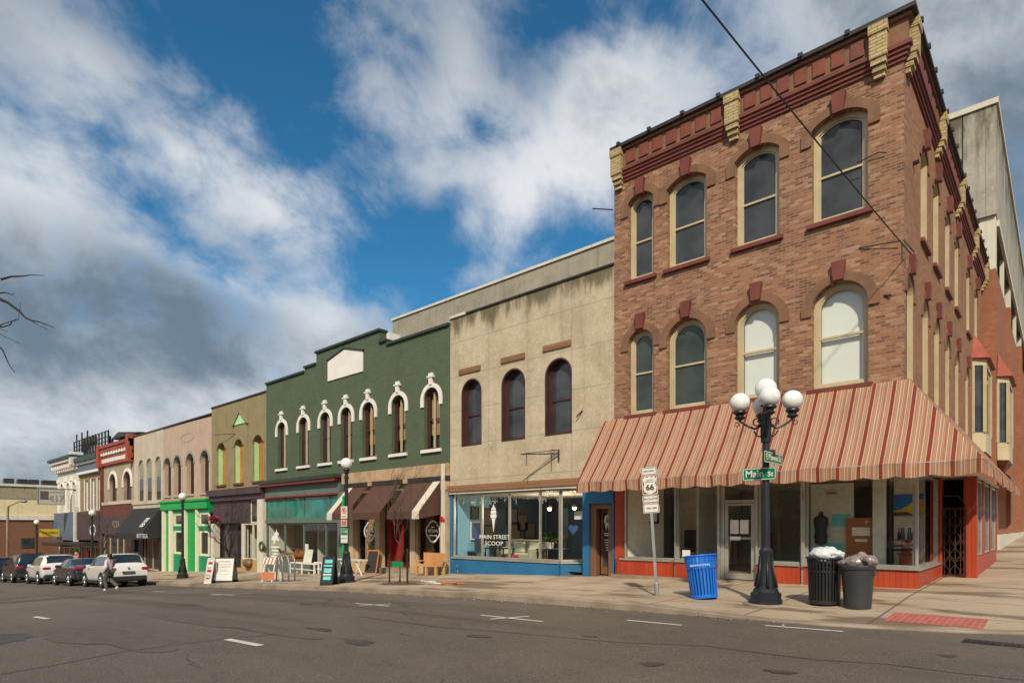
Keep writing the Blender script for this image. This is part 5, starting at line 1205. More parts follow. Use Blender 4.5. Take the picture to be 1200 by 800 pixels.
# ================================================================== street furniture
def on(x, y): return pave(x, y)
def gpt(px, py):
    """Point of the pavement under a picture position."""
    d = ray(px, py); z = 0.0
    for _ in range(30):
        k = (z - CAM_Z)/d.z; x, y = d.x*k, -CAM_D + d.y*k; z = .5*z + .5*pave(max(-89, min(2.9, x)), max(CURB_Y + .02, min(.3, y)))
    return x, y, z
BASE = [(.30, 0), (.30, .10), (.275, .115), (.285, .22), (.235, .25), (.225, .30), (.175, .36), (.17, .42), (.13, .68), (.115, .95), (.125, .99), (.125, 1.04), (.085, 1.10)]
def lamp_post(label, loc, h, mat, globes=1, group='black street lamps on the pavement'):
    t = thing('street_lamp', label, 'street lamp', loc, group=group)
    p = MB(); p.lathe([(r*1.0, z) for r, z in BASE], 12); fl = MB()
    p.build('lamp_base', mat, t, smooth=25)
    s = MB(); n = 16; prof = [(.075, 1.10), (.062, h - .55), (.085, h - .54), (.085, h - .48), (.06, h - .46), (.055, h - .34)]
    s.lathe(prof, 12); s.build('post', mat, t, smooth=30)
    for k in range(6):
        a = k*math.pi/3; fl.tube([(.205*math.cos(a), .205*math.sin(a), .34), (.145*math.cos(a), .145*math.sin(a), .62), (.122*math.cos(a), .122*math.sin(a), .94)], [.03, .022, .012], 6)
    fl.build('base_fluting', mat, t, smooth='all')
    cap = lambda x, y, z: MB().lathe([(.05, z - .14), (.11, z - .10), (.07, z - .05), (.13, z), (.12, z + .03)], 14, (x, y)).build('globe_cup', mat, t, smooth=35)
    cap(0, 0, h - .24); MB().ball((0, 0, h - .02), .20, 28, 18).build('globe', m['globe'], t, smooth='all')
    if globes > 1:
        for k in range(globes - 1):
            a = R_(27 + 90*k); c, s_ = math.cos(a), math.sin(a); L_ = .47; z = h - .62
            ar = MB(); ar.tube([(.05*c, .05*s_, z - .08), (.2*c, .2*s_, z - .16), (.33*c, .33*s_, z - .10), (L_*c, L_*s_, z), (L_*c, L_*s_, z + .10)], .022, 8)
            ar.tube([(.05*c + .0, .05*s_, z - .32), (.15*c, .15*s_, z - .30), (.22*c, .22*s_, z - .2)], .016, 6)
            ar.tube([((.16 + .07*math.cos(q))*c, (.16 + .07*math.cos(q))*s_, z - .03 + .07*math.sin(q)) for q in [i*.45 for i in range(15)]], .012, 6)
            ar.tube([((L_ + .05 + .04*math.cos(q))*c, (L_ + .05 + .04*math.cos(q))*s_, z - .06 + .04*math.sin(q)) for q in [i*.5 for i in range(13)]], .010, 6)
            ar.build('lamp_arm', mat, t, smooth='all'); cap(L_*c, L_*s_, z + .16); MB().ball((L_*c, L_*s_, z + .36), .188, 28, 18).build('globe', m['globe'], t, smooth='all')
        MB().lathe([(.085, h - 1.05), (.1, h - .95), (.1, h - .6), (.07, h - .5)], 12).build('arm_collar', mat, t, smooth=30)
        MB().box(-.02, .16, -.06, .06, h - 1.32, h - 1.2).build('photocell', m['trim_black'], t)
    return t
# five globe lamp
lx, ly = -4.25, -3.85; lz = on(lx, ly) - .01
MB_pad = MB().lathe([(.42, -.05), (.42, .02), (.40, .03)], 24); 
lamp1 = lamp_post('tall street lamp with five white globes carrying the street name signs', (lx, ly, lz), 4.16, m['iron'], 5)
MB_pad.build('footing', m['curb'], lamp1)
for px, py, lab in ((406, 682, 'single globe street lamp with no parking sign and green ribbon'), (214, 677, 'single globe street lamp in front of the bright green shop')):
    x, y, z = gpt(px, py); L = lamp_post(lab, (x, y, z - .02), 4.16 if px > 300 else 4.42, m['iron_green'] if px < 300 else m['iron'])
    if px > 300: lamp2 = (x, y, z)
for px, lab, Y, tp in ((108, 'single globe street lamp behind the white and dark parked cars', -4.6, 597), (43, 'farthest single globe street lamp before the brick wall', -4.8, 608)):
    x = fx(px, Y); z = zside(x, Y); h = fz(px, tp + 3, Y) - z; lamp_post(lab, (x, Y, z - .02), h, m['iron_green'])
# cobra-head lamp pole
x, y = -88, -4.6; x = fx(9, -4.6); cp = thing('street_light_pole', 'tan curved arm street light pole at far left', 'street light', (x, y, zside(x, y) - .1))
h = fz(9, 590, y) - zside(x, y); MB().tube([(0, 0, 0), (0, 0, h*.9), (.3, 0, h*.98), (1.6, .6, h + .3)], [.16, .11, .10, .07], 8).build('pole', m['tan'], cp, smooth='all'); MB().ball((2.2, .85, h + .3), .5, 10, 6, (1.2, .6, .3)).build('lamp_head', m['steel'], cp, smooth='all')

def plate(mb, w, h, t=.006): return mb.box(-w/2, w/2, -t, 0, -h/2, h/2)
def round_rect(w, h, r=.03, n=5):
    pts = []
    for cx, cy, a0 in ((w/2 - r, h/2 - r, 0), (-w/2 + r, h/2 - r, 90), (-w/2 + r, -h/2 + r, 180), (w/2 - r, -h/2 + r, 270)):
        pts += [(cx + r*math.cos(R_(a0 + 90*k/n)), cy + r*math.sin(R_(a0 + 90*k/n))) for k in range(n+1)]
    return pts
def sign(name, label, loc, w, h, mat, rz, border=None, r=.025, cat='sign', group=None, tilt=0):
    t = thing(name, label, cat, loc, (0, tilt, rz), group=group)
    MB().prism(round_rect(w, h, r), FRONT(0), -.006, 0).build('sign_plate', mat, t)
    if border:
        mb = MB(); mb.strip(round_rect(w - .045, h - .045, r*.8), round_rect(w - .02, h - .02, r), FRONT(0), 0, .001, True); mb.build('sign_border', border, t)
    return t
# street name signs
s1 = sign('street_name_sign', 'green street name sign reading Main St facing the road', (lx - .10, ly - .085, lz + 2.51), .64, .24, m['sign_green'], 0, m['sign_white'])
text('lettering', 'Main', .185, (-.085, -.004, .0), m['sign_white'], s1, bold=.003); text('lettering', 'St', .13, (.215, -.004, -.014), m['sign_white'], s1, bold=.003)
s2 = sign('street_name_sign', 'smaller green street name sign reading E Monroe St above the Main St sign', (lx + .15, ly - .02, lz + 2.80), .98, .22, m['sign_green'], R_(90), m['sign_white'])
text('lettering', 'E Monroe St', .155, (0, -.004, 0), m['sign_white'], s2, sx=.98, bold=.002); MB().box(-.08, .08, .001, .10, -.04, .04).build('bracket', m['steel'], s2)
# leaning historic route sign pole
px_, py_, pz_ = gpt(770, 698); tl = R_(-3.6)
hp = thing('sign_pole', 'leaning galvanised pole carrying the historic route signs', 'pole', (px_, py_, pz_ - .03), (0, tl, R_(25)))
MB().box(-.03, .03, -.02, .02, 0, 2.86).build('post', m['steel'], hp); MB().lathe([(.05, 0), (.05, .3), (.04, .32)], 8).build('sleeve', m['steel'], hp)
def on_pole(z): v = Matrix.Rotation(R_(25), 3, 'Z') @ Matrix.Rotation(tl, 3, 'Y') @ Vector((0, -.024, z)); return (px_ + v.x, py_ + v.y, pz_ + v.z - .03)
G = 'historic route sign plates on the leaning pole'
for z, w, h, mt, body, lab in ((2.73, .34, .17, 'sign_white', 'HISTORIC', 'white HISTORIC plate at the top of the leaning pole'), (2.43, .34, .42, 'sign_brown', '66', 'brown plate with white route shield 66 on the leaning pole'), (2.13, .34, .17, 'sign_white', 'ROUTE', 'white ROUTE plate below the brown shield'), (1.93, .34, .21, 'sign_white', '1930-1940', 'lowest white plate with years on the leaning pole')):
    t = sign('route_sign', lab, on_pole(z), w, h, m[mt], R_(25), m['black'] if mt == 'sign_white' else m['sign_white'], tilt=tl, group=G)
    if body == '66':
        sh = [(-.02, -.19), (.02, -.19), (.12, -.15), (.14, -.05), (.115, .03), (.145, .13), (.10, .185), (.05, .165), (0, .185), (-.05, .165), (-.10, .185), (-.145, .13), (-.115, .03), (-.14, -.05), (-.12, -.15)]
        MB().prism(sh, FRONT(0), .001, .003).build('shield', m['sign_white'], t); text('lettering', '66', .17, (0, -.005, -.055), m['black'], t, bold=.006); MB().box(-.11, .11, -.0045, -.003, .06, .072).build('shield_bar', m['black'], t); text('lettering', 'ILLINOIS', .04, (0, -.005, .105), m['black'], t)
    else: text('lettering', body, .062 if len(body) < 8 else .056, (0, -.003, 0), m['black'], t, sx=.95 if len(body) > 5 else 1.4, bold=.001)
MB().box(-.17, .17, -.004, -.001, -.004, .004).build('red_bar', m['sign_red'], t).location.z = .09

# signs on the second lamp
X2, Y2, Z2 = lamp2
t = sign('parking_sign', 'white no parking sign with red ring on the lamp post', (X2 + .02, Y2 - .11, Z2 + 2.42), .30, .44, m['sign_white'], R_(15), m['sign_red'])
mb = MB(); c24 = [(math.cos(k*math.pi/12), math.sin(k*math.pi/12)) for k in range(24)]; mb.strip([(a*.085, b*.085 + .06) for a, b in c24], [(a*.11, b*.11 + .06) for a, b in c24], FRONT(0), .001, .003, True); mb.prism([(-.08, .125), (-.06, .145), (.08, -.005), (.06, -.025)][::-1], FRONT(0), .0035, .0045); mb.build('red_ring', m['sign_red'], t)
text('lettering', 'P', .15, (0, -.003, .06), m['black'], t, bold=.004); MB().box(-.1, .1, -.003, -.001, -.15, -.12).build('arrow_line', m['sign_red'], t)
t = sign('parking_sign', 'faded pink sign below the no parking sign', (X2 + .02, Y2 - .11, Z2 + 2.05), .28, .24, M_plain('faded_pink_sign', (.55, .27, .22), .5), R_(15), m['sign_white'])
text('lettering', 'TOW\nZONE', .07, (0, -.003, 0), m['sign_red'], t)
t = sign('parking_sign', 'green and white two hour parking sign lowest on the lamp post', (X2 + .03, Y2 - .11, Z2 + 1.62), .32, .52, m['sign_green'], R_(15), m['sign_white'])
MB().box(-.14, .14, -.003, -.001, -.23, .02).build('white_field', m['sign_white'], t); text('lettering', '2 HR', .12, (0, -.003, .14), m['sign_white'], t); text('lettering', 'PARKING', .06, (0, -.005, -.1), m['sign_green'], t)
rbn = MB(); rbn.box(-.035, .035, -.03, .03, .62, 3.0); tag(rbn.build('green_ribbon', m['green_ribbon'], loc=(X2 - .10, Y2 - .06, Z2)), 'bright green ribbon down the side of the lamp post by the teal shop', 'ribbon'); bpy.data.objects['green_ribbon'].data.transform(Matrix.Translation((X2 - .10, Y2 - .06, Z2)))

# ---------------------------------------------------------------- bins
def slat_bin(label, loc, mat, rot, h=.92, r0=.27, r1=.30, n=26, solid_band=True):
    t = thing('litter_bin', label, 'litter bin', loc, rot)
    mb = MB()
    for k in range(n):
        a = 2*math.pi*k/n
        def P(rr, da, z): return (rr*math.cos(a + da), rr*math.sin(a + da), z)
        wd = 2*math.pi/n*.30; v = []
        for z, rr in ((.05, r0), (h*.74, lerp(r0, r1, .74)), (h*.98, r1 + .015)):
            v += [P(rr, -wd, z), P(rr, wd, z), P(rr - .012, wd, z), P(rr - .012, -wd, z)]
        fs = []
        for i in range(2):
            for q in range(4): fs.append((i*4 + q, i*4 + (q+1) % 4, i*4 + 4 + (q+1) % 4, i*4 + 4 + q))
        mb.add(v, fs)
    mb.build('slats', mat, t)
    def ring(z0, z1, ra, rb, th=.02):
        q = MB(); q.lathe([(ra - th, z0), (ra, z0), (rb, z1), (rb - th, z1), (ra - th, z0)], 32); return q
    ring(.03, .10, r0 + .006, r0 + .01).build('bottom_hoop', mat, t, smooth=40); ring(h*.70, h*.83 if solid_band else h*.75, lerp(r0, r1, .72) + .006, lerp(r0, r1, .84) + .008).build('band', mat, t, smooth=40)
    q = MB(); q.tube([((r1 + .02)*math.cos(k*math.pi/16), (r1 + .02)*math.sin(k*math.pi/16), h) for k in range(33)], .020, 8, False); q.build('rim', mat, t, smooth='all')
    MB().lathe([(r0 - .04, .07), (r1 - .04, h*.84), (r1 - .06, h*.84), (r0 - .06, .09)], 24).build('liner', m['dark'] if mat != m['blue_bin'] else M_plain('dark_blue_liner', (.008, .05, .22), .6), t, smooth=40)
    for k in range(3): a = k*2.1; MB().lathe([(.03, 0), (.03, .05)], 8, (r0*.7*math.cos(a), r0*.7*math.sin(a))).build('foot', m['trim_black'], t)
    return t
x, y, z = gpt(824, 701); bb_ = slat_bin('blue slatted metal litter bin tilting to the left beside the sign pole', (x + .03, y, z - .015), m['blue_bin'], (R_(-2), R_(-7.5), 0), .90, .265, .315)
text('lettering', 'DOWNTOWN', .058, (.02, -.32, .70), m['decal'], bb_, rot=(R_(86), 0, R_(22))).location = (.12, -.302, .70)
x, y, z = gpt(966, 708); bk_ = slat_bin('black slatted metal litter bin topped with a white bag', (x, y, z - .005), m['black_bin'], (0, 0, .1), .88, .265, .285, 30, False)
from mathutils import noise as mnoise
def crumpled(name, label, mat, loc, lumps, amp, rot=(0, 0, 0)):
    mb = MB()
    for c, r, sq in lumps:
        k0 = len(mb.v); mb.ball(c, r, 40, 24, sq)
        for i in range(k0, len(mb.v)):
            p = Vector(mb.v[i]); d = (p - Vector(c)).normalized(); q = p*7 + Vector(loc); nz = mnoise.noise(q*.6)*1.0 + abs(mnoise.noise(q*1.3))*.9 + abs(mnoise.noise(q*2.9))*.4 - .5
            mb.v[i] = tuple(p + d*nz*amp)
    o = mb.build(name, mat, smooth='all'); o.location = loc; o.rotation_euler = rot; return tag(o, label, 'bin bag')
crumpled('bin_bag', 'white plastic bag bulging out of the black slatted bin', m['bag_white'], (x + .03, y, z + .93), [((0, 0, .0), .27, (1.05, .95, .62)), ((.12, -.05, .05), .18, (1.1, 1, .6))], .055, (0, .10, 0))
x, y, z = gpt(1005, 712); pb_ = thing('plastic_bin', 'charcoal plastic bin with a rolled rim and overfilled bag', 'bin', (x, y, z - .005))
MB().lathe([(.205, 0), (.215, .01), (.265, .70), (.285, .705), (.292, .76), (.275, .785), (.255, .78), (.25, .70), (.2, .03)], 30).build('bin_body', m['grey_bin'], pb_, smooth=35)
for a in (0, math.pi): MB().box(.26*math.cos(a) - .03, .26*math.cos(a) + .03, -.07, .07, .60, .68).build('handle', m['grey_bin'], pb_, bevel=.01)
crumpled('bin_bag', 'crumpled grey and pink bag on top of the charcoal plastic bin', m['bag_clear'], (x + .02, y, z + .80), [((-.02, 0, .02), .23, (1.0, .95, .62)), ((.17, -.08, .06), .15, (1.1, 1, .8)), ((-.2, -.03, -.0), .12, (1.1, 1, .6)), ((.05, .1, .1), .13, (1, 1, .7))], .06)

# ---------------------------------------------------------------- gate in the corner recess
gt = thing('iron_gate', 'rusty wrought iron gate leaning in the dark corner recess', 'gate', (-2.12, 2.92, .28))
gw, gh = .66, 2.0; g = MB()
out = [(-gw/2, 0), (-gw/2 + .03, gh*.75), (-gw/2 + .07, gh*.92), (-gw/2 + .18, gh), (gw/2 - .18, gh), (gw/2 - .05, gh*.93), (gw/2, gh*.8), (gw/2, 0), (-gw/2, 0)]
g.tube([(a, 0, b) for a, b in out], .016, 6); g.build('gate_frame', m['rust_iron'], gt); g = MB()
for k in range(1, 6): u = -gw/2 + gw*k/6; g.tube([(u, 0, .02), (u, 0, gh*.86)], .009, 5)
g.build('gate_bar', m['rust_iron'], gt); g = MB()
for k in range(6):
    u0 = -gw/2 + gw*(k + .5)/6; s = 1 if k % 2 else -1
    for j in range(4):
        zc = .2 + j*.42; g.tube([(u0 + s*.045*math.sin(q), -.004, zc + .19*q/3.14) for q in [i*.35 for i in range(-9, 10)]], .007, 5)
        g.tube([(u0 + .032*math.cos(q), -.006, zc + .21 + .032*math.sin(q)) for q in [i*.6 for i in range(11)]], .006, 5)
g.tube([(-gw/2, 0, gh*.84), (gw/2, 0, gh*.84)], .01, 5); g.build('gate_scroll', m['rust_iron'], gt)

# ---------------------------------------------------------------- inside the red shop
t = thing('wooden_cabinet', 'tall orange varnished cabinet behind the glass of the corner shop', 'cabinet', (fx(1013, .7), .7, .31)); MB().box(-.33, .33, -.28, .28, 0, 1.36).build('cabinet_body', m['varnish'], t, bevel=.008)
MB().box(-.35, .35, -.30, .30, 1.361, 1.40).build('cabinet_top', m['varnish'], t, bevel=.006); MB().box(-.20, .18, -.292, -.281, .98, 1.18).build('paper_card', m['int_cream'], t); MB().box(-.14, .12, -.292, -.281, .84, .90).build('paper_card', m['int_cream'], t); MB().box(-.28, .28, -.289, -.2805, .06, .76).build('cabinet_door', m['varnish'], t)
t = thing('painting', 'bright blue and yellow painting hung in the corner window', 'painting', (-2.68, 1.27, 2.02)); MB().box(-.36, .24, -.02, .02, -.25, .25).build('canvas', m['paint_sky'], t)
mb = MB(); mb.prism([(-.36, -.25), (.24, -.25), (.24, .12), (.12, .15), (-.02, .02), (-.2, -.1), (-.36, -.14)], FRONT(-.02), .001, .003); mb.build('yellow_field', m['paint_sun'], t); mb = MB(); mb.prism([(-.36, -.25), (.1, -.25), (-.1, -.16), (-.36, -.17)], FRONT(-.02), .004, .006); mb.build('dark_ground', m['photo_dark'], t)
t = thing('wine_stand', 'rust coloured wooden stand of dark bottles in the corner window', 'bottle stand', (-2.70, .75, .56)); w_ = MB()
w_.box(-.22, .22, -.18, .18, 0, .06).box(-.13, .13, -.12, .12, .061, .30).box(-.16, .16, -.15, .15, .301, .34).box(-.09, .09, -.09, .09, .341, .62).box(-.2, .2, -.18, .18, .621, .65); w_.build('stand', m['rust_iron'] if False else M_plain('rust_wood', (.33, .085, .03), .6), t, bevel=.01)
for k in range(6): a = k*1.05; MB().lathe([(.035, .65), (.035, .78), (.014, .84), (.014, .92)], 10, (.14*math.cos(a), .13*math.sin(a))).build('bottle', m['pane'], t, smooth=40)
for k, zz in enumerate((.40, .5)): MB().tube([(-.25, -.1, zz), (.25, -.1, zz + .03)], .025, 6).build('bottle_peg', m['dark'], t)
t = thing('framed_picture', 'black framed picture on the pale wall of the corner shop', 'picture', (-9.30, .62, 1.98), (0, 0, R_(38))); MB().prism(round_rect(.52, .66, .005), FRONT(0), 0, .012).build('print', m['paper'], t); MB().box(-.15, .15, -.014, -.0125, -.2, .16).build('print_image', m['photo_dark'], t)
mb = MB(); mb.strip(rect(-.25, .25, -.32, .32), rect(-.31, .31, -.38, .38), FRONT(0), 0, .03, True); mb.build('frame', m['black'], t)
t = thing('wall_notice', 'small framed notice above the black framed picture', 'notice', (-9.3, .6, 2.42), (0, 0, R_(38))); MB().box(-.09, .09, -.01, 0, -.13, .13).build('notice_sheet', m['int_sage'], t); MB().box(-.06, .06, -.012, -.0101, -.05, .09).build('print_image', m['photo_dark'], t)
MB().quad((-9.655, .05, .6), (-9.0, 1.0, .6), (-9.0, 1.0, 2.7), (-9.655, .05, 2.7)).build('interior_wall', m['int_cream'], bk)
t = thing('office_chair', 'dark office chair seen through the left corner shop window', 'chair', (-8.35, 1.25, .31)); MB().box(-.22, .22, -.2, .2, .45, .52).build('seat', m['trim_black'], t, bevel=.03); MB().box(-.2, .2, .17, .22, .55, 1.1).build('backrest', m['trim_black'], t, bevel=.03); MB().lathe([(.03, .05), (.03, .45)], 8).build('stem', m['steel'], t)
for k in range(5): a = k*1.257; MB().tube([(0, 0, .1), (.25*math.cos(a), .25*math.sin(a), .04)], .02, 6).build('leg', m['trim_black'], t)
t = thing('wooden_table', 'plain wooden table standing deep inside the corner shop', 'table', (-6.9, 2.6, .31)); MB().box(-.6, .5, -.3, .3, .95, 1.02).build('tabletop', m['varnish'], t)
for a, b in ((-.55, -.25), (.45, -.25), (-.55, .25), (.45, .25)): MB().box(a - .03, a + .03, b - .03, b + .03, 0, .949).build('leg', m['varnish'], t)
t = thing('broom', 'yellow handled broom leaning inside the corner shop', 'broom', (-6.95, .9, .31)); MB().tube([(0, 0, .1), (.06, .1, 1.45)], .015, 6).build('handle', m['paint_sun'], t); MB().box(-.15, .15, -.03, .03, 0, .12).build('broom_head', m['trim_black'], t)
t = thing('painted_screen', 'pale green painted screen standing in the middle shop window', 'screen', (fx(975, .55), .55, .31)); MB().box(-.48, .48, -.02, .02, .2, 2.25).build('board', m['int_sage'], t); mb = MB()
for a, b, c, d in ((-.42, -.1, .9, 1.35), (.0, .4, 1.2, 1.5), (-.3, .25, .5, .8)): mb.box(a, b, -.024, -.0205, c, d)
mb.build('painted_patch', m['teal_sign'], t); MB().lathe([(.13, 2.0), (.13, 2.02)], 16).build('ring_mark', m['sign_red'], t)
t = thing('tailor_dummy', 'dark display figure torso between panel and cabinet', 'display figure', (fx(962, .35), .35, .31)); MB().lathe([(.14, .0), (.14, .03), (.02, .05), (.02, .75), (.13, .78), (.15, .95), (.12, 1.1), (.17, 1.3), (.15, 1.42), (.05, 1.48), (.05, 1.56)], 16).build('torso', m['trim_black'], t, smooth=40)

# ---------------------------------------------------------------- inside the ice cream shop
def sofa(label, x, y, rz, w=1.5):
    t = thing('sofa', label, 'sofa', (x, y, .06), (0, 0, rz))
    MB().box(-w/2, w/2, -.4, .4, .12, .45).build('seat', m['sofa'], t, bevel=.05); MB().box(-w/2, w/2, .25, .45, .451, .95).build('backrest', m['sofa'], t, bevel=.06)
    for s in (-1, 1): MB().box(s*w/2 - .1, s*w/2 + .1, -.42, .42, .12, .66).build('armrest', m['sofa'], t, bevel=.05)
    for a in (-.3, .3): MB().box(a*w/1 - w*.2, a*w + w*.2, .1, .24, .455, .85).build('cushion', m['int_sage'], t, bevel=.05)
sofa('cream sofa with square cushions in the ice cream shop window', fx(614, 1.7), 1.7, R_(-12), 1.7)
sofa('cream armchair seen through the left of the second pane', fx(597, 2.9), 2.9, R_(20), .9)
t = thing('red_stool', 'small magenta stool beside the cream sofa', 'stool', (fx(600, .7), .7, .06)); MB().lathe([(.22, .1), (.24, .35), (.22, .42)], 16).build('seat', m['berry'], t, smooth=35)
for k in range(3): a = k*2.1; MB().lathe([(.02, 0), (.02, .1)], 6, (.15*math.cos(a), .15*math.sin(a))).build('leg', m['iron_rail'], t)
def bistro(label, x, y, w=.9):
    t = thing('low_table', label, 'table', (x, y, .06)); MB().box(-w/2, w/2, -.3, .3, .62, .66).build('tabletop', m['iron_rail'], t)
    for a, b in ((-1, -1), (1, -1), (-1, 1), (1, 1)): MB().box(a*(w/2 - .04) - .018, a*(w/2 - .04) + .018, b*.26 - .018, b*.26 + .018, 0, .619).build('leg', m['iron_rail'], t)
bistro('dark low table behind the ice cream cone lettering', fx(585, .9), .9, 1.0); bistro('dark table under the potted plant', fx(648, 1.5), 1.5, 1.1)
t = thing('dining_chair', 'dark chair facing the blue wall in the ice cream shop', 'chair', (fx(557, .9), .9, .06)); MB().box(-.24, .24, -.22, .22, .44, .5).build('seat', m['int_navy'], t, bevel=.02); MB().box(-.24, .24, .18, .24, .5, 1.0).build('backrest', m['int_navy'], t, bevel=.02)
for a, b in ((-1, -1), (1, -1), (-1, 1), (1, 1)): MB().box(a*.2 - .018, a*.2 + .018, b*.18 - .018, b*.18 + .018, 0, .44).build('leg', m['iron_rail'], t)
t = thing('potted_plant', 'leafy green plant in a pot inside the ice cream shop', 'plant', (fx(645, 1.5), 1.5, .72)); MB().lathe([(.11, 0), (.15, .2), (.14, .22)], 14).build('pot', m['white_worn'], t, smooth=35)
rr = random.Random(8); mb = MB()
for k in range(90):
    a, e = rr.uniform(0, 6.28), rr.uniform(.2, 1.3); l = rr.uniform(.25, .6); d = Vector((math.cos(a)*math.cos(e), math.sin(a)*math.cos(e), math.sin(e))); q = d.orthogonal().normalized()*.035; p0 = Vector((0, 0, .22)); p1 = p0 + d*l*.6; p2 = p0 + d*l - Vector((0, 0, .12))
    mb.add([tuple(p0), tuple(p1 - q), tuple(p1 + q), tuple(p2)], [(0, 1, 2), (1, 3, 2)])
mb.build('leaves', m['leaf'], t)
def wallpic(label, x, y, z, w, h, mat, rz=0):
    t = thing('framed_picture', label, 'picture', (x, y, z), (0, 0, rz)); MB().box(-w/2, w/2, -.02, 0, -h/2, h/2).build('print', mat, t)
    mb = MB(); mb.strip(rect(-w/2, w/2, -h/2, h/2), rect(-w/2 - .05, w/2 + .05, -h/2 - .05, h/2 + .05), FRONT(0), 0, .035, True); mb.build('frame', m['white_worn'] if mat == m['photo_blue'] else m['black'], t)
wallpic('blue print in a pale frame on the sunlit blue wall', -17.245, 1.15, 1.35, .5, .62, m['photo_blue'], R_(90)); wallpic('small green print above the blue one on the blue wall', -17.245, 1.1, 2.05, .32, .4, m['leaf'], R_(90))
for i, (px, z) in enumerate(((572, 1.9), (600, 1.95), (612, 1.7), (574, 1.2), (603, 1.35), (621, 1.35))):
    wallpic(('dark framed photo high behind the ice cream cone decal', 'dark framed photo high on the navy wall beside the second mullion', 'dark framed photo at mid height on the navy wall', 'dark framed photo low behind the ice cream cone decal', 'dark framed photo low above the cream armchair', 'rightmost dark framed photo above the cream sofa')[i], -17.235, 17.235*ray(px, 0).y/-ray(px, 0).x - CAM_D, z, .62, .62, m['photo_dark'], R_(90))
for i, px in enumerate((644, 673)):
    t = thing('pendant_lamp', ('lit pendant bulb above the potted plant', 'lit pendant bulb nearest the shop door')[i], 'lamp', (fx(px, 2.6), 2.6, 2.2)); MB().ball((0, 0, 0), .075, 14, 10).build('bulb', m['lamp_lit'], t, smooth='all'); ld = bpy.data.lights.new('bulb_light', 'POINT'); ld.energy = 55; ld.color = (1, .8, .55); ld.shadow_soft_size = .08; lo = bpy.data.objects.new('bulb_light', ld); COL.objects.link(lo); lo.parent = t; lo.location = (0, 0, -.12); MB().tube([(0, 0, .07), (0, 0, .53)], .008, 5).build('cord', m['black'], t); MB().lathe([(.11, .03), (.03, .12)], 12).build('lamp_shade', m['brown_door'], t)

# ---------------------------------------------------------------- wall bracket over the concrete front
t = thing('sign_bracket', 'empty wrought iron sign bracket on the concrete front', 'bracket', (fx(655), 0, 3.9)); mb = MB()
mb.tube([(0, -.02, -.25), (0, -.02, .12)], .03, 6); mb.tube([(0, -.03, -.02), (-1.0, -.75, -.02)], .022, 6); mb.tube([(0, -.03, .10), (-.9, -.68, .0)], .012, 6); mb.tube([(-.2, -.15, -.02), (-.2, -.15, -.42)], .014, 5); mb.tube([(-.85, -.63, -.02), (-.85, -.63, -.40)], .014, 5)
mb.tube([(-.16 + .1*math.cos(q), -.13, .06 + .05*math.sin(q)) for q in [i*.5 for i in range(13)]], .01, 5); mb.build('iron_arm', m['iron_rail'], t)
t = thing('wall_hook', 'small iron hook on the concrete front left of the awning', 'hook', (fx(681), 0, 5.05)); MB().tube([(.05, 0, .12), (-.12, -.1, -.08)], .022, 6).build('hook_bar', m['iron_rail'], t)

# ---------------------------------------------------------------- benches, boards and the rest of the pavement
def slat_bench(label, loc, rz, w=1.7):
    t = thing('park_bench', label, 'bench', loc, (0, 0, rz)); t.scale = (.95, .9, .86)
    for k in range(15): x = lerp(-w/2, w/2, k/14); MB().box(x - .036, x + .036, .20, .235, .42, .98).build('back_slat', m['bench_wood'], t)
    for z in (.5, .92): MB().box(-w/2, w/2, .236, .27, z - .04, z + .04).build('back_rail', m['bench_wood'], t)
    for y in (-.26, -.14, -.02, .10): MB().box(-w/2, w/2, y - .055, y + .045, .40, .435).build('seat_slat', m['bench_wood'], t)
    for s in (-1, 0, 1):
        MB().box(s*w*.46 - .05, s*w*.46 + .05, -.31, -.22, 0, .40).build('leg', m['bench_wood'], t); MB().box(s*w*.46 - .05, s*w*.46 + .05, .15, .235, 0, .40).build('leg', m['bench_wood'], t)
    for s in (-1, 1): MB().box(s*w*.5 - .04, s*w*.5 + .04, -.32, .25, .60, .64).build('armrest', m['bench_wood'], t); MB().box(s*w*.5 - .04, s*w*.5 + .04, -.31, -.25, .40, .60).build('armrest', m['bench_wood'], t)
x, y = fx(505, -.75), -.75; slat_bench('orange brown slatted wooden bench in front of the brown awning shop', (x, y, on(x, y)), R_(4), 1.15)
def a_board(label, px, py, w, h, mat_f, lines, rz, frame, cat='sign board', lean=13):
    x, y, z = gpt(px, py); t = thing('sandwich_board', label, cat, (x, y, z), (0, 0, rz))
    for s in (-1, 1):
        mb = MB(); q = math.tan(R_(lean))*h
        P = lambda u, v, d, s=s: (u, s*(q*(1 - v/h)) + (-d if s < 0 else d), v)
        fr = MB(); fr.strip(rect(-w/2 + .04, w/2 - .04, .10, h - .04), rect(-w/2, w/2, .0, h), P, -.02, .02, True); f = fr.build('frame', frame, t)
        MB().mbox(P, -w/2 + .035, w/2 - .035, .095, h - .035, -.008, .010).build('board_face', mat_f, f)
        if s < 0:
            for (u0, u1, v0, v1, mt) in lines: MB().mbox(P, u0*w, u1*w, v0*h, v1*h, .0105, .013).build('board_mark', m[mt], f)
    return t
tl_lines = [(-.3, .3, .82, .86, 'steel'), (-.36, .36, .72, .735, 'steel'), (-.36, .3, .66, .675, 'steel'), (-.36, .34, .60, .615, 'steel'), (-.3, .2, .5, .515, 'steel'), (-.36, .3, .44, .455, 'steel'), (-.3, .34, .34, .355, 'steel')]
a_board('large white sandwich board with grey writing near the bright green shop', 264, 682, .85, 1.05, m['sign_white'], tl_lines, R_(42), m['trim_black'])
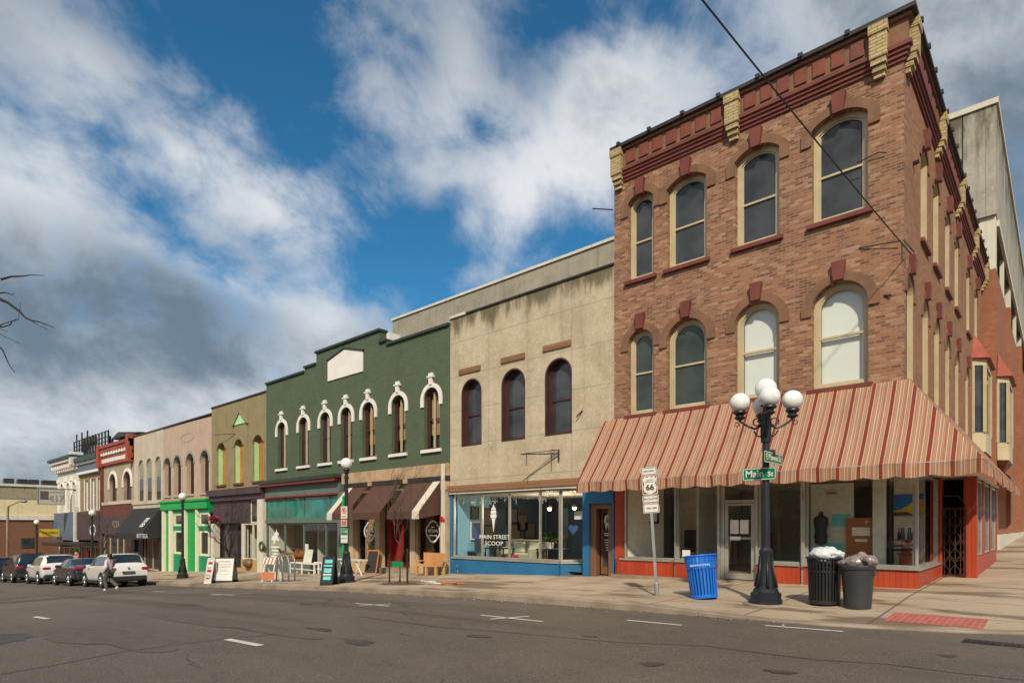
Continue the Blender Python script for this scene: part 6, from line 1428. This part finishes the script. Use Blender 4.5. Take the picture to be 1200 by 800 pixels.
a_board('narrow white board with red writing left of the large white board', 248, 683, .34, 1.05, m['sign_white'], [(-.3, .3, .75, .85, 'sign_red'), (-.3, .2, .6, .64, 'steel'), (-.3, .3, .45, .55, 'sign_red'), (-.3, .25, .3, .34, 'steel'), (-.3, .2, .18, .24, 'sign_red')], R_(28), m['sign_white'])
a_board('dark sandwich board with teal chalk writing by the single globe lamp', 386, 685, .44, .92, m['trim_black'], [(-.3, .32, .78, .9, 'teal_sign'), (-.34, .34, .66, .72, 'teal_sign'), (-.3, .3, .44, .6, 'teal_sign'), (-.34, .34, .36, .40, 'decal'), (-.3, .3, .2, .32, 'teal_sign')], R_(30), m['iron'])
x, y, z = gpt(433, 671); y = min(y, -.3); x = fx(434, -.5); t = thing('chalkboard', 'small black chalkboard in a wooden frame leaning at the shop door', 'chalkboard', (x, -.5, on(x, -.5)), (R_(-14), 0, R_(18))); MB().box(-.26, .26, -.012, .012, .05, 1.0).build('slate', m['trim_black'], t); mb = MB(); mb.strip(rect(-.25, .25, .05, .99), rect(-.31, .31, 0, 1.05), FRONT(0), -.02, .02, True); mb.build('frame', m['varnish'], t)
x = fx(413, -.9); t = thing('trestle_bench', 'pale wooden trestle bench with crossed legs by the brown awning shop', 'bench', (x, -.9, on(x, -.9))); MB().box(-.85, .85, -.2, .2, .62, .68).build('seat', m['white_worn'], t)
for s in (-1, 1):
    for d in (-1, 1): MB().tube([(s*.6 - d*.26, -.1, 0), (s*.6 + d*.2, -.1, .62)], .035, 6).build('leg', m['white_worn'], t)
def white_bench(label, px, Y, w):
    x = fx(px, Y); t = thing('metal_bench', label, 'bench', (x, Y, on(x, Y)))
    MB().box(-w/2, w/2, -.22, .22, .50, .545).build('seat', m['white'], t); MB().box(-w/2, w/2, -.2, -.16, .22, .26).build('rail', m['white'], t)
    for u in (-w/2 + .04, 0, w/2 - .04):
        for y in (-.19, .19): MB().box(u - .03, u + .03, y - .025, y + .025, 0, .50).build('leg', m['white'], t)
white_bench('long white painted bench in front of the teal shop', 358, -.8, 2.3); white_bench('short white side table right of the long white bench', 377.5, -.6, .7)
MBc = thing('leaning_card', 'pale green card leaning on the long white bench', 'card', (fx(360, -.7), -.7, on(fx(360, -.7), -.7) + .55), (R_(-10), 0, 0)); MB().box(-.36, .36, -.01, .01, 0, .62).build('card_sheet', m['int_sage'], MBc)
t = thing('armchair', 'tan armchair inside the teal shop window', 'chair', (fx(345, 1.0), 1.0, -.65)); MB().box(-.55, .55, -.45, .45, .15, .5).build('seat', m['varnish'], t, bevel=.06); MB().box(-.55, .55, .3, .5, .5, 1.05).build('backrest', m['varnish'], t, bevel=.08)
for s in (-1, 1): MB().box(s*.5 - .12, s*.5 + .12, -.45, .45, .5, .72).build('armrest', m['varnish'], t, bevel=.05)
for a, b in ((-.5, -.4), (.5, -.4), (-.5, .4), (.5, .4)): MB().box(a - .03, a + .03, b - .03, b + .03, 0, .149).build('leg', m['dark'], t)
# barricade
x, y, z = gpt(318, 681); t = thing('barricade', 'folding barricade with orange and white striped board', 'barricade', (x, y, z), (0, 0, R_(22))); t.scale = (.68, .8, .92)
for s in (-1, 1):
    P = lambda u, v, d, s=s: (u, s*.32*(1 - v/1.1) + (-d if s < 0 else d), v)
    for u in (-.36, .36): MB().mbox(P, u - .03, u + .03, 0, 1.1, -.02, .02).build('leg', m['white'], t)
    b_ = MB().mbox(P, -.48, .48, .76, 1.04, .021, .04).build('striped_board', m['white'], t); MB().mbox(P, -.45, .45, .12, .42, .021, .04).build('lower_board', m['white'] if s > 0 else m['hose_orange'], t)
    for k in range(4): u = -.44 + k*.25; mb = MB(); mb.prism([(u, .762), (u + .12, .762), (u + .2, 1.038), (u + .08, 1.038)], P, .0405, .043); mb.build('stripe', m['hose_orange'], b_)
x, y, z = gpt(331, 681); t = thing('bike_rack', 'grey hoop bicycle rack beside the barricade', 'bike rack', (x, y, z))
for k in range(3): MB().tube([(.0, k*.25 - .25, 0), (.0, k*.25 - .25, .8), (.08, k*.25 - .25, .98), (.25, k*.25 - .25, 1.05), (.42, k*.25 - .25, .98), (.5, k*.25 - .25, .8), (.5, k*.25 - .25, 0)], .03, 8).build('hoop', m['steel'], t, smooth='all')
MB().box(-.05, .55, -.3, .3, .0, .03).build('base_plate', m['steel'], t)
# wreath
mb = MB(); wx, wy = fx(310.5), -.2; mb.tube([(wx + .22*math.cos(k*math.pi/10), wy, .45 + .22*math.sin(k*math.pi/10)) for k in range(21)], .06, 8, False); tag(mb.build('door_wreath', m['leaf'], smooth='all'), 'small dark green wreath on the white post by the teal shop', 'wreath')
t = thing('wall_planter', 'round brown planter hung on the pale boards', 'planter', (fx(290.5, -.15), -.15, -.42)); MB().ball((0, 0, -.12), .42, 14, 8, (1, .6, .6)).build('planter_bowl', m['brown_door'], t, smooth='all'); MB().box(-.3, .3, .05, .15, .05, .1).build('bracket', m['iron_rail'], t)

# ---------------------------------------------------------------- trees
def grow(mb, p, d, l, r, depth, rnd, bend=.25, kids=(2, 3), shrink=.72, up=.12, twig=.006):
    pts = [p]; rad = [r]; n = 5 if depth else 4; dd = d.normalized()
    for i in range(n):
        dd = (dd + Vector((rnd.uniform(-1, 1), rnd.uniform(-1, 1), rnd.uniform(-1, 1)))*bend*.5 + Vector((0, 0, up*.3))).normalized()
        pts.append(pts[-1] + dd*l/n); rad.append(max(twig, r*(1 - .5*(i+1)/n)))
    mb.tube(pts, rad, 8 if r > .04 else 5)
    if depth <= 0: return
    for k in range(rnd.randint(*kids)):
        t = rnd.uniform(.35, 1) if k else 1.0; i = min(n, int(t*n)); nd = (dd + Vector((rnd.uniform(-1, 1), rnd.uniform(-1, 1), rnd.uniform(-.4, .9)))*.75).normalized()
        grow(mb, pts[i], nd, l*shrink*rnd.uniform(.8, 1.15), rad[i]*.72, depth - 1, rnd, bend, kids, shrink, up, twig)
def bare_tree(label, loc, h, r, seed, depth=4, trunk_h=.4, spread=.5, n0=4, mat='bark'):
    t = thing('bare_tree', label, 'tree', loc); rnd = random.Random(seed)
    tp = [Vector((rnd.uniform(-.03, .03)*i, rnd.uniform(-.03, .03)*i, h*trunk_h*i/5)) for i in range(6)]
    MB().tube(tp, [r*(1.35 if i == 0 else 1 - .08*i) for i in range(6)], 10).build('trunk', m[mat], t, smooth='all')
    cr = MB()
    for k in range(n0):
        a = 2*math.pi*k/n0 + rnd.uniform(-.5, .5); grow(cr, tp[-1 if k < 3 else -2], Vector((math.cos(a)*spread, math.sin(a)*spread, 1)), h*.30, r*.55, depth, rnd)
    cr.build('crown', m[mat], t, smooth='all'); return t
x, y, z = gpt(470, 685); bare_tree('thin bare sapling tied between stakes in the tree pit', (px0 - .1, py0, zside(px0, py0)), 3.3, .024, 11, 3, .42, .22, 4)
x, y, z = gpt(257, 680); bare_tree('small bare street tree behind the white sandwich boards', (x, y + .5, z), 3.6, .055, 5, 4, .3, .55, 4, 'bark_dark')
x, y = fx(121, -4.2), -4.2; bare_tree('bare multi stemmed young tree behind the parked cars', (x, y, zside(x, y)), 5.0, .07, 9, 3, .28, .35, 5)
st_ = []
for i, (dx, dy, h) in enumerate(((-.42, -.15, .95), (.0, .22, 1.1), (.42, -.1, 1.05))):
    lab = ('left dark stake beside the sapling', 'middle dark stake behind the sapling', 'right dark stake beside the sapling')[i]
    X, Y = px0 + dx, py0 + dy; o = MB().lathe([(.026, 0), (.026, h)], 8).build('tree_stake', m['iron_rail']); o.location = (X, Y, zside(X, Y)); tag(o, lab, 'stake', 'stakes around the sapling')
o = MB().box(-.45, .15, -.015, .015, .52, .68).build('tree_band', m['shop_green_dark'], None); o.location = (px0 - .12, py0 + .02, zside(px0, py0)); tag(o, 'green mesh band tied between the stakes of the sapling', 'tree band')
def shard(name, label, px, py, parts, mat, cat):
    x, y, z = gpt(px, py); mb = MB(); rr = random.Random(px)
    for k in range(parts): a, b = rr.uniform(-.55, .45), rr.uniform(-.2, .2); mb.tube([(a, b, .03 + .02*k), (a + rr.uniform(.3, .6), b + rr.uniform(-.15, .15), .05 + .015*k)], .03, 6)
    o = mb.build(name, mat); o.location = (x, y, z); tag(o, label, cat)
shard('orange_tube', 'orange plastic tube debris lying by the tree pit', 519, 684, 3, m['hose_orange'], 'debris'); shard('broken_board', 'grey broken boards lying beside the orange tube', 500, 684, 4, m['white_worn'], 'debris')
# big bare tree across the street; only its limbs reach into view
bt = thing('bare_tree', 'large dark bare tree whose limbs reach in from the left edge', 'tree', (-21.0, -18.6, zroad(-21) + .1)); rnd = random.Random(21)
MB().tube([(0, 0, 0), (.05, .1, 1.5), (.0, .2, 3.2), (.1, .3, 4.6)], [.30, .23, .2, .17], 12).build('trunk', m['bark_dark'], bt, smooth='all'); cr = MB()
def limb(pts, r0, r1, sub, seed):
    rn = random.Random(seed); V = [Vector(p) for p in pts]; q = [V[0]]
    for a, b in zip(V, V[1:]):
        for k in range(1, 5): q.append(a.lerp(b, k/4) + Vector((rn.uniform(-1, 1), rn.uniform(-1, 1), rn.uniform(-1, 1)))*.05)
    rad = [lerp(r0, r1, i/(len(q)-1)) for i in range(len(q))]; cr.tube(q, rad, 6)
    for k in range(sub):
        i = rn.randint(len(q)//2, len(q)-2); d = (q[i+1] - q[i]).normalized() + Vector((rn.uniform(-1, 1), rn.uniform(-1, 1), rn.uniform(-.8, .8)))*.8; grow(cr, q[i], d, rn.uniform(.35, .9), rad[i]*.6, 1, rn, .3, (1, 2), .7, .0, .006)
C = Vector((-21.0, -18.6, zroad(-21) + .1))
def loc_of(px, py, k): d = ray(px, py); return Vector((d.x*k, -CAM_D + d.y*k, CAM_Z + d.z*k)) - C
limb([(.1, .3, 4.6), (.4, 1.8, 6.6), loc_of(-40, 335, 16), loc_of(0, 326, 16), loc_of(50, 322, 16)], .10, .007, 0, 1)
limb([(.1, .3, 4.4), (.5, 2.0, 5.6), loc_of(-45, 325, 16), loc_of(0, 350, 16), loc_of(28, 372, 16), loc_of(64, 386, 16)], .09, .007, 3, 2)
limb([(.1, .3, 4.2), (.5, 2.0, 5.0), loc_of(-40, 380, 16.5), loc_of(0, 385, 16.5), loc_of(20, 374, 16.5)], .08, .007, 1, 3)
limb([(.1, .3, 4.2), (.5, 2.2, 5.0), loc_of(-35, 372, 15.5), loc_of(-2, 405, 15.5), loc_of(16, 434, 15.5)], .07, .006, 1, 4)
limb([(.1, .3, 4.3), (.6, 2.2, 5.2), loc_of(-40, 352, 15.2), loc_of(-4, 345, 15.2), loc_of(16, 342, 15.2)], .07, .006, 0, 6)
for k in range(4): a = 3.3 + k*.8; grow(cr, Vector((.1, .3, 4.4)), Vector((math.cos(a)*.8, math.sin(a)*.6 - .3, .9)), 2.3, .11, 4, rnd, .3, (2, 3), .74, .1, .007)
cr.build('crown', m['bark_dark'], bt, smooth='all')
d = ray(1165, 753); k = (zroad(-.8) - CAM_Z)/d.z; x, y = d.x*k, -CAM_D + d.y*k; mb = MB(); mb.box(-.32, .32, -.14, .14, -.03, .012); 
for i in range(9): mb.box(-.29 + i*.066, -.26 + i*.066, -.11, .11, .012, .02)
o = mb.build('drain_grate', m['tin']); o.location = (x, y, zroad(x, y)); tag(o, 'long iron drain grate in the road below the red ramp', 'drain')

# grit, leaves and scraps swept along the gutter and the kerb
rr = random.Random(77); lt = MB()
for k in range(900):
    x = rr.uniform(-34, -2.5); g_ = rr.random()
    if g_ < .75: y = CURB_Y - abs(rr.gauss(0, .14)) - .02; z = zroad(x, y) + .004
    else: y = rr.uniform(CURB_Y + .2, -.4); z = pave(x, y) + .003
    r = rr.uniform(.008, .03) * (1 if g_ < .9 else 1.4); a = rr.uniform(0, 6.28); v = []
    for q in range(4): t_ = a + q*1.571 + rr.uniform(-.4, .4); v.append((x + r*math.cos(t_), y + r*.7*math.sin(t_), z + rr.uniform(0, .012)))
    lt.cur = rr.choice((0, 0, 1, 1, 2, 3)); lt.add(v, [(0, 1, 2, 3)])
tag(lt.build('litter', [m['bark'], m['soil'], m['paper'], m['tactile']]), 'scattered grit, leaves and paper scraps along the kerb', None, kind='stuff')
# ================================================================== vehicles (local x: rear 0 -> front L)
def interp(x, tab):
    for (a, va), (b, vb) in zip(tab, tab[1:]):
        if x <= b: return lerp(va, vb, max(0, (x - a)/(b - a)) if b > a else 0)
    return tab[-1][1]
CARS = dict(
    suv=dict(L=4.75, W=1.86, top=[(0, .72), (.03, .98), (.09, 1.10), (.20, 1.22), (.48, 1.60), (.62, 1.67), (1.2, 1.70), (2.2, 1.69), (2.75, 1.60), (3.55, 1.10), (3.7, 1.06), (4.4, .96), (4.68, .84), (4.75, .62)],
             belt=1.05, wheels=(.92, 3.78), wr=.36, rearwin=(.20, .47), wind=(2.82, 3.50), side=(.62, 3.15), post=(1.25, 2.15)),
    sedan=dict(L=4.85, W=1.82, top=[(0, .62), (.03, .92), (.10, 1.02), (.75, 1.06), (.95, 1.10), (1.65, 1.38), (2.0, 1.43), (2.7, 1.43), (3.0, 1.38), (3.75, 1.00), (3.95, .96), (4.5, .86), (4.8, .72), (4.85, .55)],
               belt=.98, wheels=(1.02, 3.92), wr=.33, rearwin=(.98, 1.64), wind=(3.03, 3.72), side=(1.25, 3.35), post=(1.75, 2.45)),
    boxy=dict(L=4.9, W=1.92, top=[(0, .75), (.03, 1.08), (.08, 1.20), (.22, 1.74), (.4, 1.82), (1.5, 1.84), (2.6, 1.80), (2.9, 1.72), (3.45, 1.22), (3.6, 1.18), (4.5, 1.10), (4.82, 1.0), (4.9, .75)],
              belt=1.15, wheels=(.98, 3.95), wr=.38, rearwin=(.09, .21), wind=(2.93, 3.42), side=(.4, 3.1), post=(1.35, 2.2)))
def car(label, style, paint, loc, rz, group='cars parked along the kerb'):
    S = CARS[style]; L, W, tab, belt = S['L'], S['W'], S['top'], S['belt']
    t = thing('parked_car', label, 'car', loc, (0, 0, rz), group=group); off = L/2
    def top(x): return sum(interp(x + e, tab) for e in (-.05, -.025, 0, .025, .05))/5
    def half(x):
        k = max(0, 1 - x/.5)**2*.10 + max(0, 1 - (L - x)/.8)**2*.16; return W/2*(1 - k)
    def ctrl(x):
        w, tp = half(x), top(x); b = min(belt - .0 + .02*(x/L), tp - .05); cab = max(0, min(1, (tp - belt - .03)/.25)); wt = lerp(w*.90, w*.735, cab)
        low = .30 + .16*max(0, 1 - x/.35) + .12*max(0, 1 - (L - x)/.5)
        return [(0, low), (w*.80, low), (w*.96, low + .08), (w, .62), (w*.985, b), (wt, tp - .035), (wt*.55, tp - .005), (0, tp)]
    def smooth_sec(c):
        for _ in range(2):
            o = [c[0]]
            for p, q in zip(c, c[1:]): o += [(p[0]*.8 + q[0]*.2, p[1]*.8 + q[1]*.2), (p[0]*.2 + q[0]*.8, p[1]*.2 + q[1]*.8)]
            c = o + [c[-1]]
        return c
    xs = sorted(set([0, .015, .04, .09, .15] + [L*i/46 for i in range(1, 46)] + [L - .15, L - .08, L - .03, L])); mb = MB(); secs = []
    for x in xs:
        s_ = smooth_sec(ctrl(x)); secs.append([(x - off, -y, z) for y, z in s_] + [(x - off, y, z) for y, z in s_[::-1][1:]])
    n = len(secs[0]); mb.add([p for s_ in secs for p in s_], [(i*n + j, i*n + j + 1, (i+1)*n + j + 1, (i+1)*n + j) for i in range(len(xs)-1) for j in range(n-1)] + [tuple(range(n)), tuple(range(len(xs)*n - 1, (len(xs)-1)*n - 1, -1))])
    mb.build('body', m[paint], t, smooth=50)
    def sidept(x, s, k, e=.012):
        c = ctrl(x); a, b = c[4], c[5]; return (x - off, s*(lerp(a[0], b[0], k) + e), lerp(a[1], b[1], k))
    for s in (-1, 1):
        cuts = [S['side'][0], *S['post'], S['side'][1]]
        for a, b in zip(cuts, cuts[1:]):
            a2, b2 = a + .035, b - .035; k0, k1 = .10, .84; st = [lerp(a2, b2, i/6) for i in range(7)]
            g = MB(); g.add([sidept(x, s, k) for x in st for k in (k0, k1)], [(i*2, i*2+2, i*2+3, i*2+1) for i in range(6)]); g.build('side_window', m['car_glass'], t, smooth='all')
        MB().box(S['side'][1] - .18 - off, S['side'][1] - .02 - off, s*(W/2 + .02) - .09, s*(W/2 + .02) + .09, belt - .03, belt + .12).build('mirror', m[paint], t, bevel=.03)
        for wx in S['wheels']:
            r = S['wr']; cx = wx - off; yo = s*(W/2 - .10)
            ar = MB(); pts = [(cx + (r + .045)*math.cos(q), yo + s*.088, r + (r + .045)*math.sin(q)) for q in [math.pi*i/14 - .25 + (i/14)*.5 for i in range(15)]]; ar.tube(pts, .05, 6); ar.build('wheel_arch', m['trim_black'] if style != 'sedan' else m[paint], t, smooth='all')
            dk = MB(); dk.add([(cx + (r + .035)*math.cos(k*math.pi/12), yo + s*.098, r + (r + .035)*math.sin(k*math.pi/12)) for k in range(24)], [tuple(range(24))]); dk.build('wheel_well', m['dark'], t)
            wh = MB(); prof = [(r*.62, -.1), (r*.9, -.11), (r, -.08), (r, .08), (r*.9, .11), (r*.62, .1)]
            v = []; N_ = 24
            for rr_, yy in prof: v += [(cx + rr_*math.cos(k*2*math.pi/N_), yo + s*.03 + yy, r + rr_*math.sin(k*2*math.pi/N_)) for k in range(N_)]
            wh.add(v, [(i*N_ + k, i*N_ + (k+1) % N_, (i+1)*N_ + (k+1) % N_, (i+1)*N_ + k) for i in range(5) for k in range(N_)]); w_ = wh.build('wheel', m['tyre'], t, smooth=40)
            rm = MB(); yy = yo + s*.115
            for k in range(5):
                a = k*2*math.pi/5 + .3; c_, s2 = math.cos(a), math.sin(a); rm.tube([(cx, yy, r), (cx + r*.6*c_, yy + s*.005, r + r*.6*s2)], [.06, .05], 6)
            rm.tube([(cx + r*.61*math.cos(k*math.pi/12), yy, r + r*.61*math.sin(k*math.pi/12)) for k in range(25)], .025, 6, False); rm.build('rim', m['rim'], w_, smooth='all')
        MB().box(S['wheels'][0] + S['wr'] + .06 - off, S['wheels'][1] - S['wr'] - .06 - off, s*(W/2 + .0) - .06, s*(W/2 + .0) + .008, .25, .40).build('side_skirt', m['trim_black'], t, bevel=.02)
    def toppanel(x0, x1, wk, nm):
        st = [lerp(x0, x1, i/5) for i in range(6)]; g = MB(); sgn = -1 if x1 < L/2 else 1
        v = []
        for x in st:
            c = ctrl(x); w = c[5][0]*wk
            for k in (-1, -.5, 0, .5, 1): v.append((x - off + sgn*.014, w*k, lerp(c[7][1], c[5][1] + .008, abs(k)**2) + .012))
        g.add(v, [(i*5 + j, i*5 + j + 1, i*5 + 6 + j, i*5 + 5 + j) for i in range(5) for j in range(4)]); g.build(nm, m['car_glass'], t, smooth='all')
    toppanel(*S['rearwin'], .93, 'rear_window'); toppanel(*S['wind'], .93, 'windscreen')
    tz = .93 if style != 'boxy' else 1.0
    for s in (-1, 1):
        MB().box(-off - .012, -off + .34, s*(W/2*.78) - .20, s*(W/2*.78) + .145, tz - .085, tz + .06).build('tail_light', m['tail'], t, bevel=.035)
        MB().box(off - .35, off - .03, s*W/2*.68 - .16, s*W/2*.68 + .12, .68, .80).build('headlight', m['head'], t, bevel=.03)
    MB().box(-off - .035, -off + .3, -W/2*.86, W/2*.86, .34, .58).build('bumper', m['trim_black'] if style != 'sedan' else m[paint], t, bevel=.05)
    pl_ = MB().box(-off - .045, -off + .0, -.26, .26, .68, .80).build('number_plate', m['trim_black'], t); 
    MB().box(-off - .048, -off - .0455, -.22, .22, .70, .78).build('plate_face', m['olive_cloth'] if paint == 'car_white' else m['sign_white'], pl_)
    MB().ball((-off - .02, 0, tz + .03), .055, 12, 8, (.3, 1, 1)).build('tailgate_badge', m['steel'], t, smooth='all')
    if style != 'sedan':
        for s in (-1, 1): MB().tube([(.55 - off, s*W*.355, top(.7) + .0), (.7 - off, s*W*.355, top(.8) + .035), (2.5 - off, s*W*.355, top(2.4) + .03), (2.65 - off, s*W*.355, top(2.5) - .02)], .018, 6).build('roof_rail', m['trim_black'], t, smooth='all')
        MB().box(.42 - off, .62 - off, -W*.3, W*.3, top(.5) + .015, top(.5) + .05).build('spoiler', m[paint], t, bevel=.02)
    return t
def parked(label, style, paint, x_rear, y_left):
    S = CARS[style]; xc = x_rear - S['L']/2; yc = y_left + S['W']/2; zc = zroad(xc, yc) ; sl = math.atan2(zroad(xc + 2, yc) - zroad(xc - 2, yc), 4)
    o = car(label, style, paint, (xc, yc, zc), math.pi); o.rotation_euler = (0, sl, math.pi); return o
parked('white crossover parked nearest, rear window and plate facing us', 'suv', 'car_white', -31.5, -7.72).scale = (.93, .93, .93)
parked('charcoal saloon car parked between the two white crossovers', 'sedan', 'car_grey', -36.5, -7.80)
parked('smaller looking white crossover parked ahead of the charcoal saloon', 'suv', 'car_white', -42.4, -8.0)
parked('black boxy estate car parked ahead of the second white crossover', 'boxy', 'car_black', -48.6, -8.2)
parked('dark car at the far left edge, farthest of the parked row', 'suv', 'car_black', -55.0, -8.4)

# ================================================================== people
def skin_mesh(name, J, E, mat, parent, sub=2, root=None):
    me = bpy.data.meshes.new(name); bm = bmesh.new(); ly = bm.verts.layers.skin.verify(); vs = {}
    for k, (p, r) in J.items():
        v = bm.verts.new(p); v[ly].radius = (r, r) if not isinstance(r, tuple) else r; v[ly].use_root = (k == (root or list(J)[0])); vs[k] = v
    for a, b in E: bm.edges.new((vs[a], vs[b]))
    bm.to_mesh(me); bm.free(); me.materials.append(mat)
    o = bpy.data.objects.new(name, me); COL.objects.link(o); o.parent = parent
    s = o.modifiers.new('skin', 'SKIN'); s.use_smooth_shade = True; o.modifiers.new('sub', 'SUBSURF').levels = sub; o.modifiers['sub'].render_levels = sub
    return o
def person(label, loc, rz, pose, shirt, trousers, hair, shoe):
    """Local +x is the way the person faces; pose gives knees, feet, elbows, wrists."""
    t = thing('person', label, 'person', loc, (0, 0, rz)); J, E = {}, []
    def add(k, p, r, to=None):
        J[k] = (p, r)
        if to: E.append((to, k))
    add('pelvis', (0, 0, .92), .125); add('waist', (0, 0, 1.08), .11, 'pelvis'); add('chest', (.01, 0, 1.27), (.15, .12), 'waist'); add('neck', (.02, 0, 1.43), .055, 'chest'); add('jaw', (.045, 0, 1.50), .075, 'neck'); add('head', (.03, 0, 1.575), (.088, .10), 'jaw'); add('crown', (.02, 0, 1.65), .06, 'head')
    add('nose', (.125, 0, 1.555), .014, 'head')
    for s, q in ((1, 'l'), (-1, 'r')):
        P = pose[q]
        add(q + 'sh', (0, s*.175, 1.37), .065, 'chest'); add(q + 'el', P['el'], .045, q + 'sh'); add(q + 'wr', P['wr'], .03, q + 'el')
        w = Vector(P['wr']); d = (w - Vector(P['el'])).normalized(); pm = w + d*.07; add(q + 'palm', tuple(pm), .034, q + 'wr')
        sd = d.cross(Vector((0, 0, 1))).normalized() if abs(d.z) < .95 else Vector((1, 0, 0))
        for i in range(4): f = pm + d*(.07 - .008*abs(i - 1.3)) + sd*(i - 1.5)*.021 + Vector((.012, 0, 0)); add(q + 'f%d' % i, tuple(f), .009, q + 'palm')
        add(q + 'th', tuple(w + d*.055 + sd*.055), .011, q + 'wr')
        add(q + 'hip', (0, s*.095, .88), .10, 'pelvis'); add(q + 'kn', P['kn'], .065, q + 'hip'); add(q + 'an', P['an'], .045, q + 'kn'); a = Vector(P['an']); add(q + 'toe', tuple(a + Vector(P.get('toe', (.17, 0, -.05)))), .035, q + 'an')
    skin_mesh('body', J, E, m['skin'], t)
    def sub(keys, grow_, name, mat, root, ext=None):
        JJ = {k: (J[k][0], tuple(x + grow_ for x in J[k][1]) if isinstance(J[k][1], tuple) else J[k][1] + grow_) for k in keys}
        if ext: JJ.update(ext)
        skin_mesh(name, JJ, [e for e in E if e[0] in JJ and e[1] in JJ], mat, t, root=root)
    sub(['pelvis', 'waist', 'chest', 'lsh', 'lel', 'rsh', 'rel', 'lwr', 'rwr'], .022, 'shirt', shirt, 'chest'); sub(['pelvis', 'lhip', 'lkn', 'lan', 'rhip', 'rkn', 'ran'], .028, 'trousers', trousers, 'pelvis')
    for q in 'lr': sub([q + 'an', q + 'toe'], .022, 'shoe', shoe, q + 'an')
    hb_ = MB(); hb_.ball((-.012, 0, 1.625), .108, 18, 12, (1.0, .92, .8)); hb_.ball((-.055, 0, 1.55), .085, 14, 10, (.7, .95, 1.2)); hb_.build('hair', hair, t, smooth='all')
    fc = MB()
    for s in (-1, 1): fc.ball((.108, s*.035, 1.585), .012, 8, 6)
    fc.build('eyes', m['black'], t, smooth='all'); MB().box(.112, .122, -.022, .022, 1.515, 1.523).build('mouth', m['sign_red'], t)
    return t
walk = dict(l=dict(el=(-.10, .25, 1.10), wr=(.06, .22, .90), kn=(.16, .10, .50), an=(.06, .10, .09)), r=dict(el=(.06, -.25, 1.10), wr=(.22, -.16, 1.22), kn=(.06, -.10, .50), an=(-.36, -.10, .22), toe=(.10, 0, -.14)))
px_, py_ = fx(128.5, -8.35), -8.35
person('person in a pale pink shirt, olive trousers and white shoes striding across the road', (px_, py_, zroad(px_, py_) - .005), R_(205), walk, m['lilac'], m['olive_cloth'], m['hair'], m['white']).scale = (.89, .89, .89)
stand = dict(l=dict(el=(-.04, .26, 1.12), wr=(.03, .25, .88), kn=(.03, .11, .50), an=(0, .11, .09)), r=dict(el=(-.02, -.26, 1.12), wr=(.08, -.24, .90), kn=(.06, -.11, .50), an=(.02, -.11, .09)))
px_, py_ = fx(92.5, -3.4), -3.4
person('person in a red coat standing on the pavement behind the parked cars', (px_, py_, zside(px_, py_)), R_(-120), stand, m['red_cloth'], m['navy_cloth'], m['hair'], m['trim_black'])
px_, py_ = fx(89.3, -3.2), -3.2
person('person in a beige top beside the one in the red coat', (px_, py_, zside(px_, py_)), R_(-60), stand, m['beige_cloth'], m['navy_cloth'], m['beige_cloth'], m['trim_black'])
